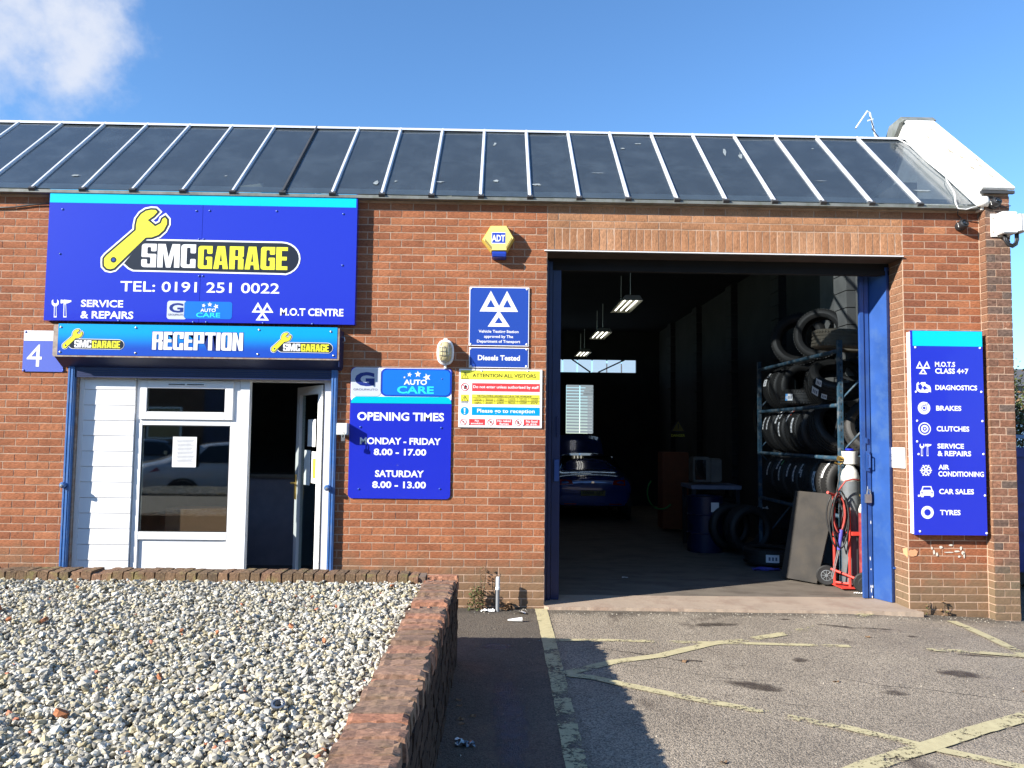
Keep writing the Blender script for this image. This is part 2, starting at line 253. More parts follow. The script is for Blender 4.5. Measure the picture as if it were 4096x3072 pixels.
def asphalt_mat():
    m = bpy.data.materials.new('worn asphalt'); m.use_nodes = True; nt = m.node_tree; b = nt.nodes['Principled BSDF']
    g = N(nt, 'ShaderNodeNewGeometry'); P = g.outputs['Position']
    def noise(sc, det=4, ro=.6, mp=None):
        n = N(nt, 'ShaderNodeTexNoise'); n.inputs['Scale'].default_value = sc; n.inputs['Detail'].default_value = det; n.inputs['Roughness'].default_value = ro
        if mp:
            q = N(nt, 'ShaderNodeMapping'); q.inputs['Scale'].default_value = mp; nt.links.new(P, q.inputs[0]); nt.links.new(q.outputs[0], n.inputs[0])
        else: nt.links.new(P, n.inputs[0])
        return n.outputs['Fac']
    def rng_(v, a, b_, c, d):
        r = N(nt, 'ShaderNodeMapRange'); r.inputs[1].default_value = a; r.inputs[2].default_value = b_; r.inputs[3].default_value = c; r.inputs[4].default_value = d; nt.links.new(v, r.inputs[0]); return r.outputs[0]
    base = N(nt, 'ShaderNodeMixRGB'); base.inputs[1].default_value = (.25, .208, .158, 1); base.inputs[2].default_value = (.34, .285, .215, 1)
    nt.links.new(rng_(noise(1.1, 6), .35, .65, 0, 1), base.inputs[0])
    vo = N(nt, 'ShaderNodeTexVoronoi'); vo.inputs['Scale'].default_value = 110; nt.links.new(P, vo.inputs['Vector'])
    sepc = N(nt, 'ShaderNodeSeparateColor'); nt.links.new(vo.outputs['Color'], sepc.inputs[0])
    st = N(nt, 'ShaderNodeVectorMath', operation='SCALE'); links(nt, (base.outputs[0], st.inputs[0]), (rng_(sepc.outputs[0], 0, 1, .6, 1.4), st.inputs['Scale']))
    # tarry gaps between stones
    gap = rng_(vo.outputs['Distance'], .5, .8, 0, .6)
    x = N(nt, 'ShaderNodeMixRGB'); x.inputs[2].default_value = (.03, .027, .024, 1); links(nt, (gap, x.inputs[0]), (st.outputs[0], x.inputs[1]))
    # oil stains, stretched along the bay
    oil = rng_(noise(2.2, 7, .65, (1, .45, 1)), .6, .7, 0, .65)
    x2 = N(nt, 'ShaderNodeMixRGB'); x2.inputs[2].default_value = (.05, .035, .026, 1); links(nt, (oil, x2.inputs[0]), (x.outputs[0], x2.inputs[1]))
    # darker, coarser strip along the foot of the building
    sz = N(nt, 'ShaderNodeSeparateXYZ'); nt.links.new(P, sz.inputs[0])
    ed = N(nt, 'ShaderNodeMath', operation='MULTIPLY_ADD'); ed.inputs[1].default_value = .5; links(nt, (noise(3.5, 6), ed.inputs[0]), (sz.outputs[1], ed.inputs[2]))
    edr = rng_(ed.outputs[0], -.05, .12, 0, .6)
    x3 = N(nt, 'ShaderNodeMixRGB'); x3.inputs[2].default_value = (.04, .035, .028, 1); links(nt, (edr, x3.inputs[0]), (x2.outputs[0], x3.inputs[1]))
    # dark bitumen left of the bay line, wall shadow deepened in its colour
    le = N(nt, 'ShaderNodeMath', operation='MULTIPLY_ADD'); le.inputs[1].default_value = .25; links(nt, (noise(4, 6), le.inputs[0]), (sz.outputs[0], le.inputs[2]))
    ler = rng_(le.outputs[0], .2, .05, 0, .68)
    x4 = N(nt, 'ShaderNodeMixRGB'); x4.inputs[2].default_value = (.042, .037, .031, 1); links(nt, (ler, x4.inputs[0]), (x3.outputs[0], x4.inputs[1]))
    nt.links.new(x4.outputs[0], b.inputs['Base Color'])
    b.inputs['Specular IOR Level'].default_value = .35
    nt.links.new(rng_(noise(1.7, 4), .5, .6, .9, .7), b.inputs['Roughness'])
    bp = N(nt, 'ShaderNodeBump'); bp.inputs['Strength'].default_value = 1; bp.inputs['Distance'].default_value = .004
    inv = N(nt, 'ShaderNodeMath', operation='MULTIPLY_ADD'); inv.inputs[1].default_value = -1.0; links(nt, (vo.outputs['Distance'], inv.inputs[0]), (noise(60, 4, .7), inv.inputs[2]))
    links(nt, (inv.outputs[0], bp.inputs['Height']), (bp.outputs[0], b.inputs['Normal']))
    return m
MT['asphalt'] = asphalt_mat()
def line_mat():
    m = bpy.data.materials.new('worn yellow line paint'); m.use_nodes = True; nt = m.node_tree; b = nt.nodes['Principled BSDF']
    b.inputs['Roughness'].default_value = .85; b.inputs['Specular IOR Level'].default_value = .3
    g = N(nt, 'ShaderNodeNewGeometry')
    a = N(nt, 'ShaderNodeAttribute', attribute_name='wear')
    n = N(nt, 'ShaderNodeTexNoise'); n.inputs['Scale'].default_value = 38; n.inputs['Detail'].default_value = 6; n.inputs['Roughness'].default_value = .75; nt.links.new(g.outputs['Position'], n.inputs[0])
    n2 = N(nt, 'ShaderNodeTexNoise'); n2.inputs['Scale'].default_value = 5; n2.inputs['Detail'].default_value = 5; nt.links.new(g.outputs['Position'], n2.inputs[0])
    s = N(nt, 'ShaderNodeMath', operation='MULTIPLY_ADD'); s.inputs[1].default_value = .9; links(nt, (n2.outputs['Fac'], s.inputs[0]), (n.outputs['Fac'], s.inputs[2]))
    s2 = N(nt, 'ShaderNodeMath', operation='SUBTRACT'); links(nt, (s.outputs[0], s2.inputs[0]), (a.outputs['Fac'], s2.inputs[1]))
    r = N(nt, 'ShaderNodeMapRange'); r.inputs[1].default_value = .80; r.inputs[2].default_value = .88; nt.links.new(s2.outputs[0], r.inputs[0])
    t = N(nt, 'ShaderNodeBsdfTransparent'); mxs = N(nt, 'ShaderNodeMixShader')
    n3 = N(nt, 'ShaderNodeTexNoise'); n3.inputs['Scale'].default_value = 22; n3.inputs['Detail'].default_value = 4; nt.links.new(g.outputs['Position'], n3.inputs[0])
    c = N(nt, 'ShaderNodeMixRGB'); c.inputs[1].default_value = (.36, .31, .18, 1); c.inputs[2].default_value = (.56, .5, .29, 1); links(nt, (n3.outputs['Fac'], c.inputs[0]), (c.outputs[0], b.inputs['Base Color']))
    links(nt, (r.outputs[0], mxs.inputs[0]), (t.outputs[0], mxs.inputs[1]), (b.outputs[0], mxs.inputs[2]), (mxs.outputs[0], nt.nodes['Material Output'].inputs[0]))
    return m
MT['line'] = line_mat()
def stain_mat(name, col, amt):
    m = bpy.data.materials.new(name); m.use_nodes = True; nt = m.node_tree; b = nt.nodes['Principled BSDF']; b.inputs['Base Color'].default_value = (*col, 1); b.inputs['Roughness'].default_value = .7
    g = N(nt, 'ShaderNodeNewGeometry'); a = N(nt, 'ShaderNodeAttribute', attribute_name='wear'); n = N(nt, 'ShaderNodeTexNoise'); n.inputs['Scale'].default_value = 14; n.inputs['Detail'].default_value = 7; nt.links.new(g.outputs['Position'], n.inputs[0])
    s = N(nt, 'ShaderNodeMath', operation='SUBTRACT'); links(nt, (n.outputs['Fac'], s.inputs[0]), (a.outputs['Fac'], s.inputs[1]))
    r = N(nt, 'ShaderNodeMapRange'); r.inputs[1].default_value = .0; r.inputs[2].default_value = .6; r.inputs[4].default_value = amt; nt.links.new(s.outputs[0], r.inputs[0])
    t = N(nt, 'ShaderNodeBsdfTransparent'); x = N(nt, 'ShaderNodeMixShader'); links(nt, (r.outputs[0], x.inputs[0]), (t.outputs[0], x.inputs[1]), (b.outputs[0], x.inputs[2]), (x.outputs[0], nt.nodes['Material Output'].inputs[0])); return m
MT['oil'] = stain_mat('oil stain', (.055, .04, .03), .85); MT['tar'] = stain_mat('tar seam', (.02, .018, .016), .9); MT['damp'] = stain_mat('smooth grey patch', (.10, .105, .12), .75)
def stone_mat():
    m = bpy.data.materials.new('limestone chippings'); m.use_nodes = True; nt = m.node_tree; b = nt.nodes['Principled BSDF']
    a = N(nt, 'ShaderNodeAttribute', attribute_name='stone'); b.inputs['Roughness'].default_value = .85
    g = N(nt, 'ShaderNodeNewGeometry'); n = N(nt, 'ShaderNodeTexNoise'); n.inputs['Scale'].default_value = 120; n.inputs['Detail'].default_value = 3; nt.links.new(g.outputs['Position'], n.inputs[0])
    r = N(nt, 'ShaderNodeMapRange'); r.inputs[1].default_value = .3; r.inputs[2].default_value = .7; r.inputs[3].default_value = .8; r.inputs[4].default_value = 1.15; nt.links.new(n.outputs['Fac'], r.inputs[0])
    v = N(nt, 'ShaderNodeVectorMath', operation='SCALE'); links(nt, (a.outputs['Color'], v.inputs[0]), (r.outputs[0], v.inputs['Scale']), (v.outputs[0], b.inputs['Base Color']))
    return m
MT['stone'] = stone_mat()
MT['soil'] = mat('shadowed grit', (.2, .18, .14), .95, var=.4, vscale=40, bump=.01, bscale=60)

# ---------------------------------------------------------------- builders
def tag(o, label=None, cat=None, group=None, kind=None):
    if label: o['label'] = label
    if cat: o['category'] = cat
    if group: o['group'] = group
    if kind: o['kind'] = kind
    return o
def empty(name, loc=(0, 0, 0), rz=0, **k):
    o = bpy.data.objects.new(name, None); o.empty_display_size = .1; COL.objects.link(o); o.location = loc; o.rotation_euler = (0, 0, rz); return tag(o, **k)
class MB:
    def __init__(s): s.v = []; s.f = []; s.mi = []
    def add(s, vs, fs, mi=0):
        n = len(s.v); s.v += [tuple(v) for v in vs]; s.f += [tuple(n + i for i in f) for f in fs]; s.mi += [mi] * len(fs); return s
    def box(s, x0, x1, y0, y1, z0, z1, mi=0, M=None):
        vs = [Vector((x, y, z)) for z in (z0, z1) for y in (y0, y1) for x in (x0, x1)]
        if M: vs = [M @ v for v in vs]
        return s.add(vs, [(0, 2, 3, 1), (4, 5, 7, 6), (0, 1, 5, 4), (2, 6, 7, 3), (0, 4, 6, 2), (1, 3, 7, 5)], mi)
    def prism(s, pts, a, b, axis='y', mi=0):
        """pts: (x,z) for axis y, (x,y) for z, (y,z) for x, counter-clockwise"""
        def P(p, t): return {'y': (p[0], t, p[1]), 'z': (p[0], p[1], t), 'x': (t, p[0], p[1])}[axis]
        n = len(pts); vs = [P(p, a) for p in pts] + [P(p, b) for p in pts]
        return s.add(vs, [tuple(range(n)), tuple(range(2 * n - 1, n - 1, -1))] + [(i, i + n, (i + 1) % n + n, (i + 1) % n) for i in range(n)], mi)
    def tube(s, path, r, seg=8, cap=True, mi=0, rr=None):
        path = [Vector(p) for p in path]; rings = []
        t0 = (path[1] - path[0]).normalized(); up = Vector((0, 0, 1)) if abs(t0.z) < .9 else Vector((1, 0, 0)); nrm = t0.cross(up).normalized(); vs = []
        for i, p in enumerate(path):
            t = (path[min(i + 1, len(path) - 1)] - path[max(i - 1, 0)]).normalized()
            nrm = (nrm - t * nrm.dot(t)).normalized(); bn = t.cross(nrm); R = rr[i] if rr else r
            vs += [p + (nrm * math.cos(2 * PI * k / seg) + bn * math.sin(2 * PI * k / seg)) * R for k in range(seg)]
        fs = [(i * seg + k, i * seg + (k + 1) % seg, (i + 1) * seg + (k + 1) % seg, (i + 1) * seg + k) for i in range(len(path) - 1) for k in range(seg)]
        if cap: fs += [tuple(range(seg - 1, -1, -1)), tuple(range((len(path) - 1) * seg, len(path) * seg))]
        return s.add(vs, fs, mi)
    def lathe(s, prof, seg=24, M=None, mi=0, cap=True):
        """prof: (r,z) list"""
        vs = []
        for r, z in prof:
            for k in range(seg):
                v = Vector((r * math.cos(2 * PI * k / seg), r * math.sin(2 * PI * k / seg), z)); vs.append(M @ v if M else v)
        fs = [(i * seg + k, i * seg + (k + 1) % seg, (i + 1) * seg + (k + 1) % seg, (i + 1) * seg + k) for i in range(len(prof) - 1) for k in range(seg)]
        if cap: fs += [tuple(range(seg - 1, -1, -1)), tuple(range((len(prof) - 1) * seg, len(prof) * seg))]
        return s.add(vs, fs, mi)
    def build(s, name, m, parent=None, smooth=False, bevel=0, loc=None, mesh_only=False, auto=None):
        me = bpy.data.meshes.new(name); me.from_pydata([tuple(v) for v in s.v], [], s.f)
        for q in (m if isinstance(m, (list, tuple)) else [m]): me.materials.append(q)
        if any(s.mi): me.polygons.foreach_set('material_index', s.mi)
        if smooth: me.polygons.foreach_set('use_smooth', [True] * len(me.polygons))
        me.update()
        bm = bmesh.new(); bm.from_mesh(me); bmesh.ops.recalc_face_normals(bm, faces=bm.faces)
        if bevel: bmesh.ops.bevel(bm, geom=[e for e in bm.edges], offset=bevel, segments=2, affect='EDGES', clamp_overlap=True)
        bm.to_mesh(me); bm.free()
        if auto:
            try: me.set_sharp_from_angle(angle=auto)
            except Exception: pass
        if mesh_only: return me
        o = bpy.data.objects.new(name, me); COL.objects.link(o)
        if parent: o.parent = parent
        if loc: o.location = loc
        return o
def box(name, m, x0, x1, y0, y1, z0, z1, parent=None, bevel=0):
    return MB().box(x0, x1, y0, y1, z0, z1).build(name, m, parent, bevel=bevel)
def child(name, me, parent, loc=(0, 0, 0), rot=(0, 0, 0), sc=(1, 1, 1)):
    o = bpy.data.objects.new(name, me); COL.objects.link(o); o.parent = parent; o.location = loc; o.rotation_euler = rot; o.scale = sc; return o
def copy_tree(o, parent=None):
    c = o.copy(); COL.objects.link(c)
    if parent: c.parent = parent
    for ch in list(o.children): copy_tree(ch, c)
    return c

_font_cache = {}
def text_mesh(s, bold):
    key = (s, bold)
    if key not in _font_cache:
        cu = bpy.data.curves.new('lettering', 'FONT'); cu.body = s; cu.size = 1; cu.offset = bold; cu.resolution_u = 3; cu.extrude = 0
        o = bpy.data.objects.new('lettering', cu); COL.objects.link(o); bpy.context.view_layer.update()
        me = bpy.data.meshes.new_from_object(o.evaluated_get(bpy.context.evaluated_depsgraph_get()))
        bpy.data.objects.remove(o); _font_cache[key] = me
    src = _font_cache[key]
    co = np.empty(len(src.vertices) * 3); src.vertices.foreach_get('co', co); co = co.reshape(-1, 3)
    return co, [tuple(p.vertices) for p in src.polygons]
def put_text(mb, s, bb, y, bold=.02, mi=0):
    co, fs = text_mesh(s, bold)
    x0, x1 = co[:, 0].min(), co[:, 0].max(); z0, z1 = co[:, 1].min(), co[:, 1].max()
    X = bb[0] + (co[:, 0] - x0) / (x1 - x0) * (bb[1] - bb[0]); Z = bb[2] + (co[:, 1] - z0) / (z1 - z0) * (bb[3] - bb[2])
    mb.add([(a, y, b) for a, b in zip(X, Z)], fs, mi)
GL_ = {'S': ([[(0, 0), (.52, 0), (.52, .57), (.2, .57), (.2, .86), (.33, .86), (.33, .68), (.52, .68), (.52, 1), (0, 1), (0, .43), (.32, .43), (.32, .14), (.2, .14), (.2, .34), (0, .34)]], .13),
 'M': ([[(0, 0), (.19, 0), (.19, .66), (.31, 0), (.47, 0), (.59, .66), (.59, 0), (.78, 0), (.78, 1), (.51, 1), (.39, .42), (.27, 1), (0, 1)]], 0),
 'C': ([[(0, 0), (.52, 0), (.52, .38), (.33, .38), (.33, .14), (.2, .14), (.2, .86), (.33, .86), (.33, .62), (.52, .62), (.52, 1), (0, 1)]], .13),
 'G': ([[(0, 0), (.52, 0), (.52, .53), (.28, .53), (.28, .40), (.34, .40), (.34, .14), (.2, .14), (.2, .86), (.33, .86), (.33, .66), (.52, .66), (.52, 1), (0, 1)]], .12),
 'A': ([[(0, 0), (.19, 0), (.21, .19), (.33, .19), (.35, 0), (.54, 0), (.41, 1), (.13, 1)], [(.228, .33), (.312, .33), (.27, .76)]], 0),
 'R': ([[(0, 0), (.2, 0), (.2, .42), (.32, .42), (.32, 0), (.52, 0), (.52, .44), (.45, .5), (.52, .56), (.52, 1), (0, 1)], [(.2, .56), (.32, .56), (.32, .86), (.2, .86)]], -.1),
 'E': ([[(0, 0), (.42, 0), (.42, .16), (.2, .16), (.2, .42), (.39, .42), (.39, .58), (.2, .58), (.2, .84), (.42, .84), (.42, 1), (0, 1)]], 0),
 'P': ([[(0, 0), (.2, 0), (.2, .38), (.52, .38), (.52, 1), (0, 1)], [(.2, .53), (.32, .53), (.32, .86), (.2, .86)]], -.11),
 'T': ([[(.16, 0), (.36, 0), (.36, .84), (.52, .84), (.52, 1), (0, 1), (0, .84), (.16, .84)]], 0), 'I': ([[(0, 0), (.2, 0), (.2, 1), (0, 1)]], 0),
 'O': ([[(0, 0), (.52, 0), (.52, 1), (0, 1)], [(.2, .14), (.32, .14), (.32, .86), (.2, .86)]], .13),
 'N': ([[(0, 0), (.19, 0), (.19, .56), (.33, 0), (.52, 0), (.52, 1), (.33, 1), (.33, .44), (.19, 1), (0, 1)]], 0)}
def round_loop(P, R):
    n = len(P); o = []; xs = [p[0] for p in P]; X1 = max(xs)
    for i in range(n):
        a, b, c = Vector(P[i - 1]), Vector(P[i]), Vector(P[(i + 1) % n]); r_ = 0
        if R and b.y in (0, 1) and b.x in (0, X1) and (R > 0 or (b.x == X1 and b.y == 1)): r_ = abs(R)
        elif R and b.x == X1 and R < 0 and abs(b.y - .38) < .01: r_ = .1
        elif R and len(P) == 4: r_ = .05
        elif R and b.y not in (0, 1) and R > 0: r_ = .05
        r_ = min(r_, (b - a).length * .45, (c - b).length * .45)
        if r_ <= 0: o.append(tuple(b)); continue
        p, q = b + (a - b).normalized() * r_, b + (c - b).normalized() * r_
        for k in range(6): t = k / 5; o.append(tuple(p * (1 - t) ** 2 + b * 2 * t * (1 - t) + q * t * t))
    return o
def poster_text(mb, s, bb, y, grow=0.0):
    """condensed poster lettering: straight-sided heavy capitals with rounded corners"""
    adv = 0; cu = bpy.data.curves.new('lettering', 'CURVE'); cu.dimensions = '2D'; cu.fill_mode = 'BOTH'; cu.offset = grow; x1 = 0
    for c in s:
        loops, R = GL_[c]
        for L in loops:
            P = round_loop(L, R); sp = cu.splines.new('POLY'); sp.points.add(len(P) - 1); sp.use_cyclic_u = True
            for p, q in zip(sp.points, P): p.co = (q[0] + adv, q[1], 0, 1)
        wd = max(p[0] for p in loops[0]); x1 = adv + wd; adv += wd + .045
    o = bpy.data.objects.new('lettering', cu); COL.objects.link(o); bpy.context.view_layer.update()
    me = bpy.data.meshes.new_from_object(o.evaluated_get(bpy.context.evaluated_depsgraph_get())); sx = (bb[1] - bb[0]) / x1; sz = bb[3] - bb[2]
    mb.add([(bb[0] + v.co.x * sx, y, bb[2] + v.co.y * sz) for v in me.vertices], [tuple(p.vertices) for p in me.polygons]); bpy.data.objects.remove(o)
def inflate(pts, d):
    n = len(pts); o = []
    ar = sum(pts[i][0] * pts[(i + 1) % n][1] - pts[(i + 1) % n][0] * pts[i][1] for i in range(n)); sg = 1 if ar > 0 else -1
    for i in range(n):
        a, b, c = Vector(pts[i - 1]), Vector(pts[i]), Vector(pts[(i + 1) % n]); e1 = (b - a).normalized(); e2 = (c - b).normalized()
        n1 = Vector((e1.y, -e1.x)) * sg; n2 = Vector((e2.y, -e2.x)) * sg; k = (n1 + n2); L = max(k.length, .5); k = k.normalized() * min(2.0 / L, 1.5)
        o.append(tuple(b + k * d))
    return o
def rrect(b, r, n=6):
    x0, x1, z0, z1 = b
    if r <= 0: return [(x0, z0), (x1, z0), (x1, z1), (x0, z1)]
    o = []
    for cx, cz, a0 in ((x1 - r, z0 + r, -PI / 2), (x1 - r, z1 - r, 0), (x0 + r, z1 - r, PI / 2), (x0 + r, z0 + r, PI)):
        o += [(cx + r * math.cos(a0 + PI / 2 * k / n), cz + r * math.sin(a0 + PI / 2 * k / n)) for k in range(n + 1)]
    return o
def flat(mb, pts, y):
    n = len(pts); mb.add([(p[0], y, p[1]) for p in pts], [tuple(range(n))])
LAY = .0012
def build_sign(key, name, label, yfront, thick, panel_mat, cat='sign', group=None, panel_name='panel', origin=None, panels=None, extra=None):
    items = ART[key]; pan = [i for i in items if i[0] in 'rp' and (i[2] == 'PANEL' or i[2 + (i[0] == 'r')] == 'PANEL')][0]
    P = rrect(pan[1], pan[2], 5) if pan[0] == 'r' else [tuple(p) for p in pan[1]]
    cx = sum(p[0] for p in P) / len(P); z0 = min(p[1] for p in P)
    e = empty(name, (cx, yfront, z0), label=label, cat=cat, group=group)
    off = Vector((cx, yfront, z0))
    def fin(o): o.data.transform(Matrix.Translation(-off)); o.parent = e; return o
    pl = pan[-1]
    yp = yfront - LAY * pl
    if panels:
        for (a, b) in panels:
            fin(MB().prism([(a, P[0][1]), (b, P[0][1]), (b, P[2][1]), (a, P[2][1])], yp, yfront + thick, 'y').build(panel_name, panel_mat))
    else: fin(MB().prism(P, yp, yfront + thick if pl == 0 else yp + .001, 'y').build(panel_name, panel_mat, bevel=0))
    groups = {}; cnt = [0]
    def g(nm, mt):
        small = nm == 'lettering' and key == 'attn' and mt == 'k' and cnt[0] > 90
        return groups.setdefault(('small_print' if small else nm, mt, 0 if small or nm in ('backing',) else cnt[0]), MB())
    for it in items:
        if it is pan: continue
        cnt[0] += 1
        if it[0] == 't':
            y = yfront - LAY * it[5]
            if it[3] == 'IMP':
                poster_text(g('lettering_edge', 'nv'), it[1], it[2], y + LAY * .5, .028)
                poster_text(g('lettering', 'w'), it[1], it[2], y, 0)
            else: put_text(g('lettering', it[3]), it[1], it[2], y, it[4])
        elif it[0] == 'r':
            q = g('backing' if it[4] == 0 and it[3] == 'w' else 'colour_block', it[3])
            if it[4] == 0: q.prism(rrect(it[1], it[2], 8), yfront - .0003, yfront + thick, 'y')
            else: flat(q, rrect(it[1], it[2], 8), yfront - LAY * it[4])
        elif it[0] == 'p': flat(g('emblem', it[2]), [tuple(p) for p in it[1]], yfront - LAY * it[3])
        elif it[0] == 'c':
            (x, z), r, mt, ly, ri = it[1:]; y = yfront - LAY * ly; q = g('emblem', mt)
            if ri: 
                vs = [(x + rr_ * math.cos(2 * PI * k / 32), y, z + rr_ * math.sin(2 * PI * k / 32)) for rr_ in (r, ri) for k in range(32)]
                q.add(vs, [(k, (k + 1) % 32, 32 + (k + 1) % 32, 32 + k) for k in range(32)])
            else: flat(q, [(x + r * math.cos(2 * PI * k / 28), z + r * math.sin(2 * PI * k / 28)) for k in range(28)], y)
        elif it[0] == 's':
            for (x, z) in it[1]:
                M = Matrix.Translation((x, yfront, z)) @ Matrix.Rotation(PI / 2, 4, 'X')
                fin(MB().lathe([(.011, -.001), (.011, .003), (.007, .006), (.002, .0075)], 10, M).build('screw', MT[it[2] if it[2] != 'b' else 'mb'], smooth=True))
        elif it[0] == 'logo':
            (x0, z1), (x1, z0) = it[1][:2], it[1][2:] if len(it) == 3 else it[2]
            ly = it[-1]; sx, sz = x1 - x0, z1 - z0; tf = lambda pts: [(x0 + a * sx, z0 + b * sz) for a, b in pts]
            Y = tf(ART['LY']); Cp = tf(ART['LC']); d = sz * .03; y = yfront - LAY * ly
            flat(g('emblem', 'w'), inflate(Cp, d * .85), y); flat(g('emblem', 'w'), inflate(Y, d * 1.85), y - LAY * .15)
            flat(g('emblem', 'kk'), Cp, y - LAY); flat(g('emblem', 'w'), [(x0 + sx * a, z0 + sz * b) for a, b in ((.12, .12), (.15, .14), (.15, .13))], y - LAY * .2)
            flat(g('emblem', 'kk'), inflate(Y, d * 1.0), y - LAY * 1.2); flat(g('emblem', 'y'), Y, y - LAY * 2.2)
            hx, hz = x0 + ART['LH'][0] * sx, z0 + ART['LH'][1] * sz
            for rr_, mt, k in ((.045, 'kk', 3.2), (.024, panel_mat.name, 4.2)):
                flat(g('emblem', 'kk' if k < 4 else 'mb'), [(hx + sz * rr_ * math.cos(2 * PI * i / 16), hz + sz * rr_ * math.sin(2 * PI * i / 16)) for i in range(16)], y - LAY * k)
            for (s_, mt), bb in zip((('SMC', 'w'), ('GARAGE', 'y')), ART['LT']):
                poster_text(g('lettering', mt), s_, (x0 + bb[0] * sx, x0 + bb[1] * sx, z0 + bb[2] * sz, z0 + bb[3] * sz), y - LAY * 2)
    for (nm, mt, _), q in groups.items(): fin(q.build(nm, MT[mt]))
    if extra: extra(e, fin)
    return e
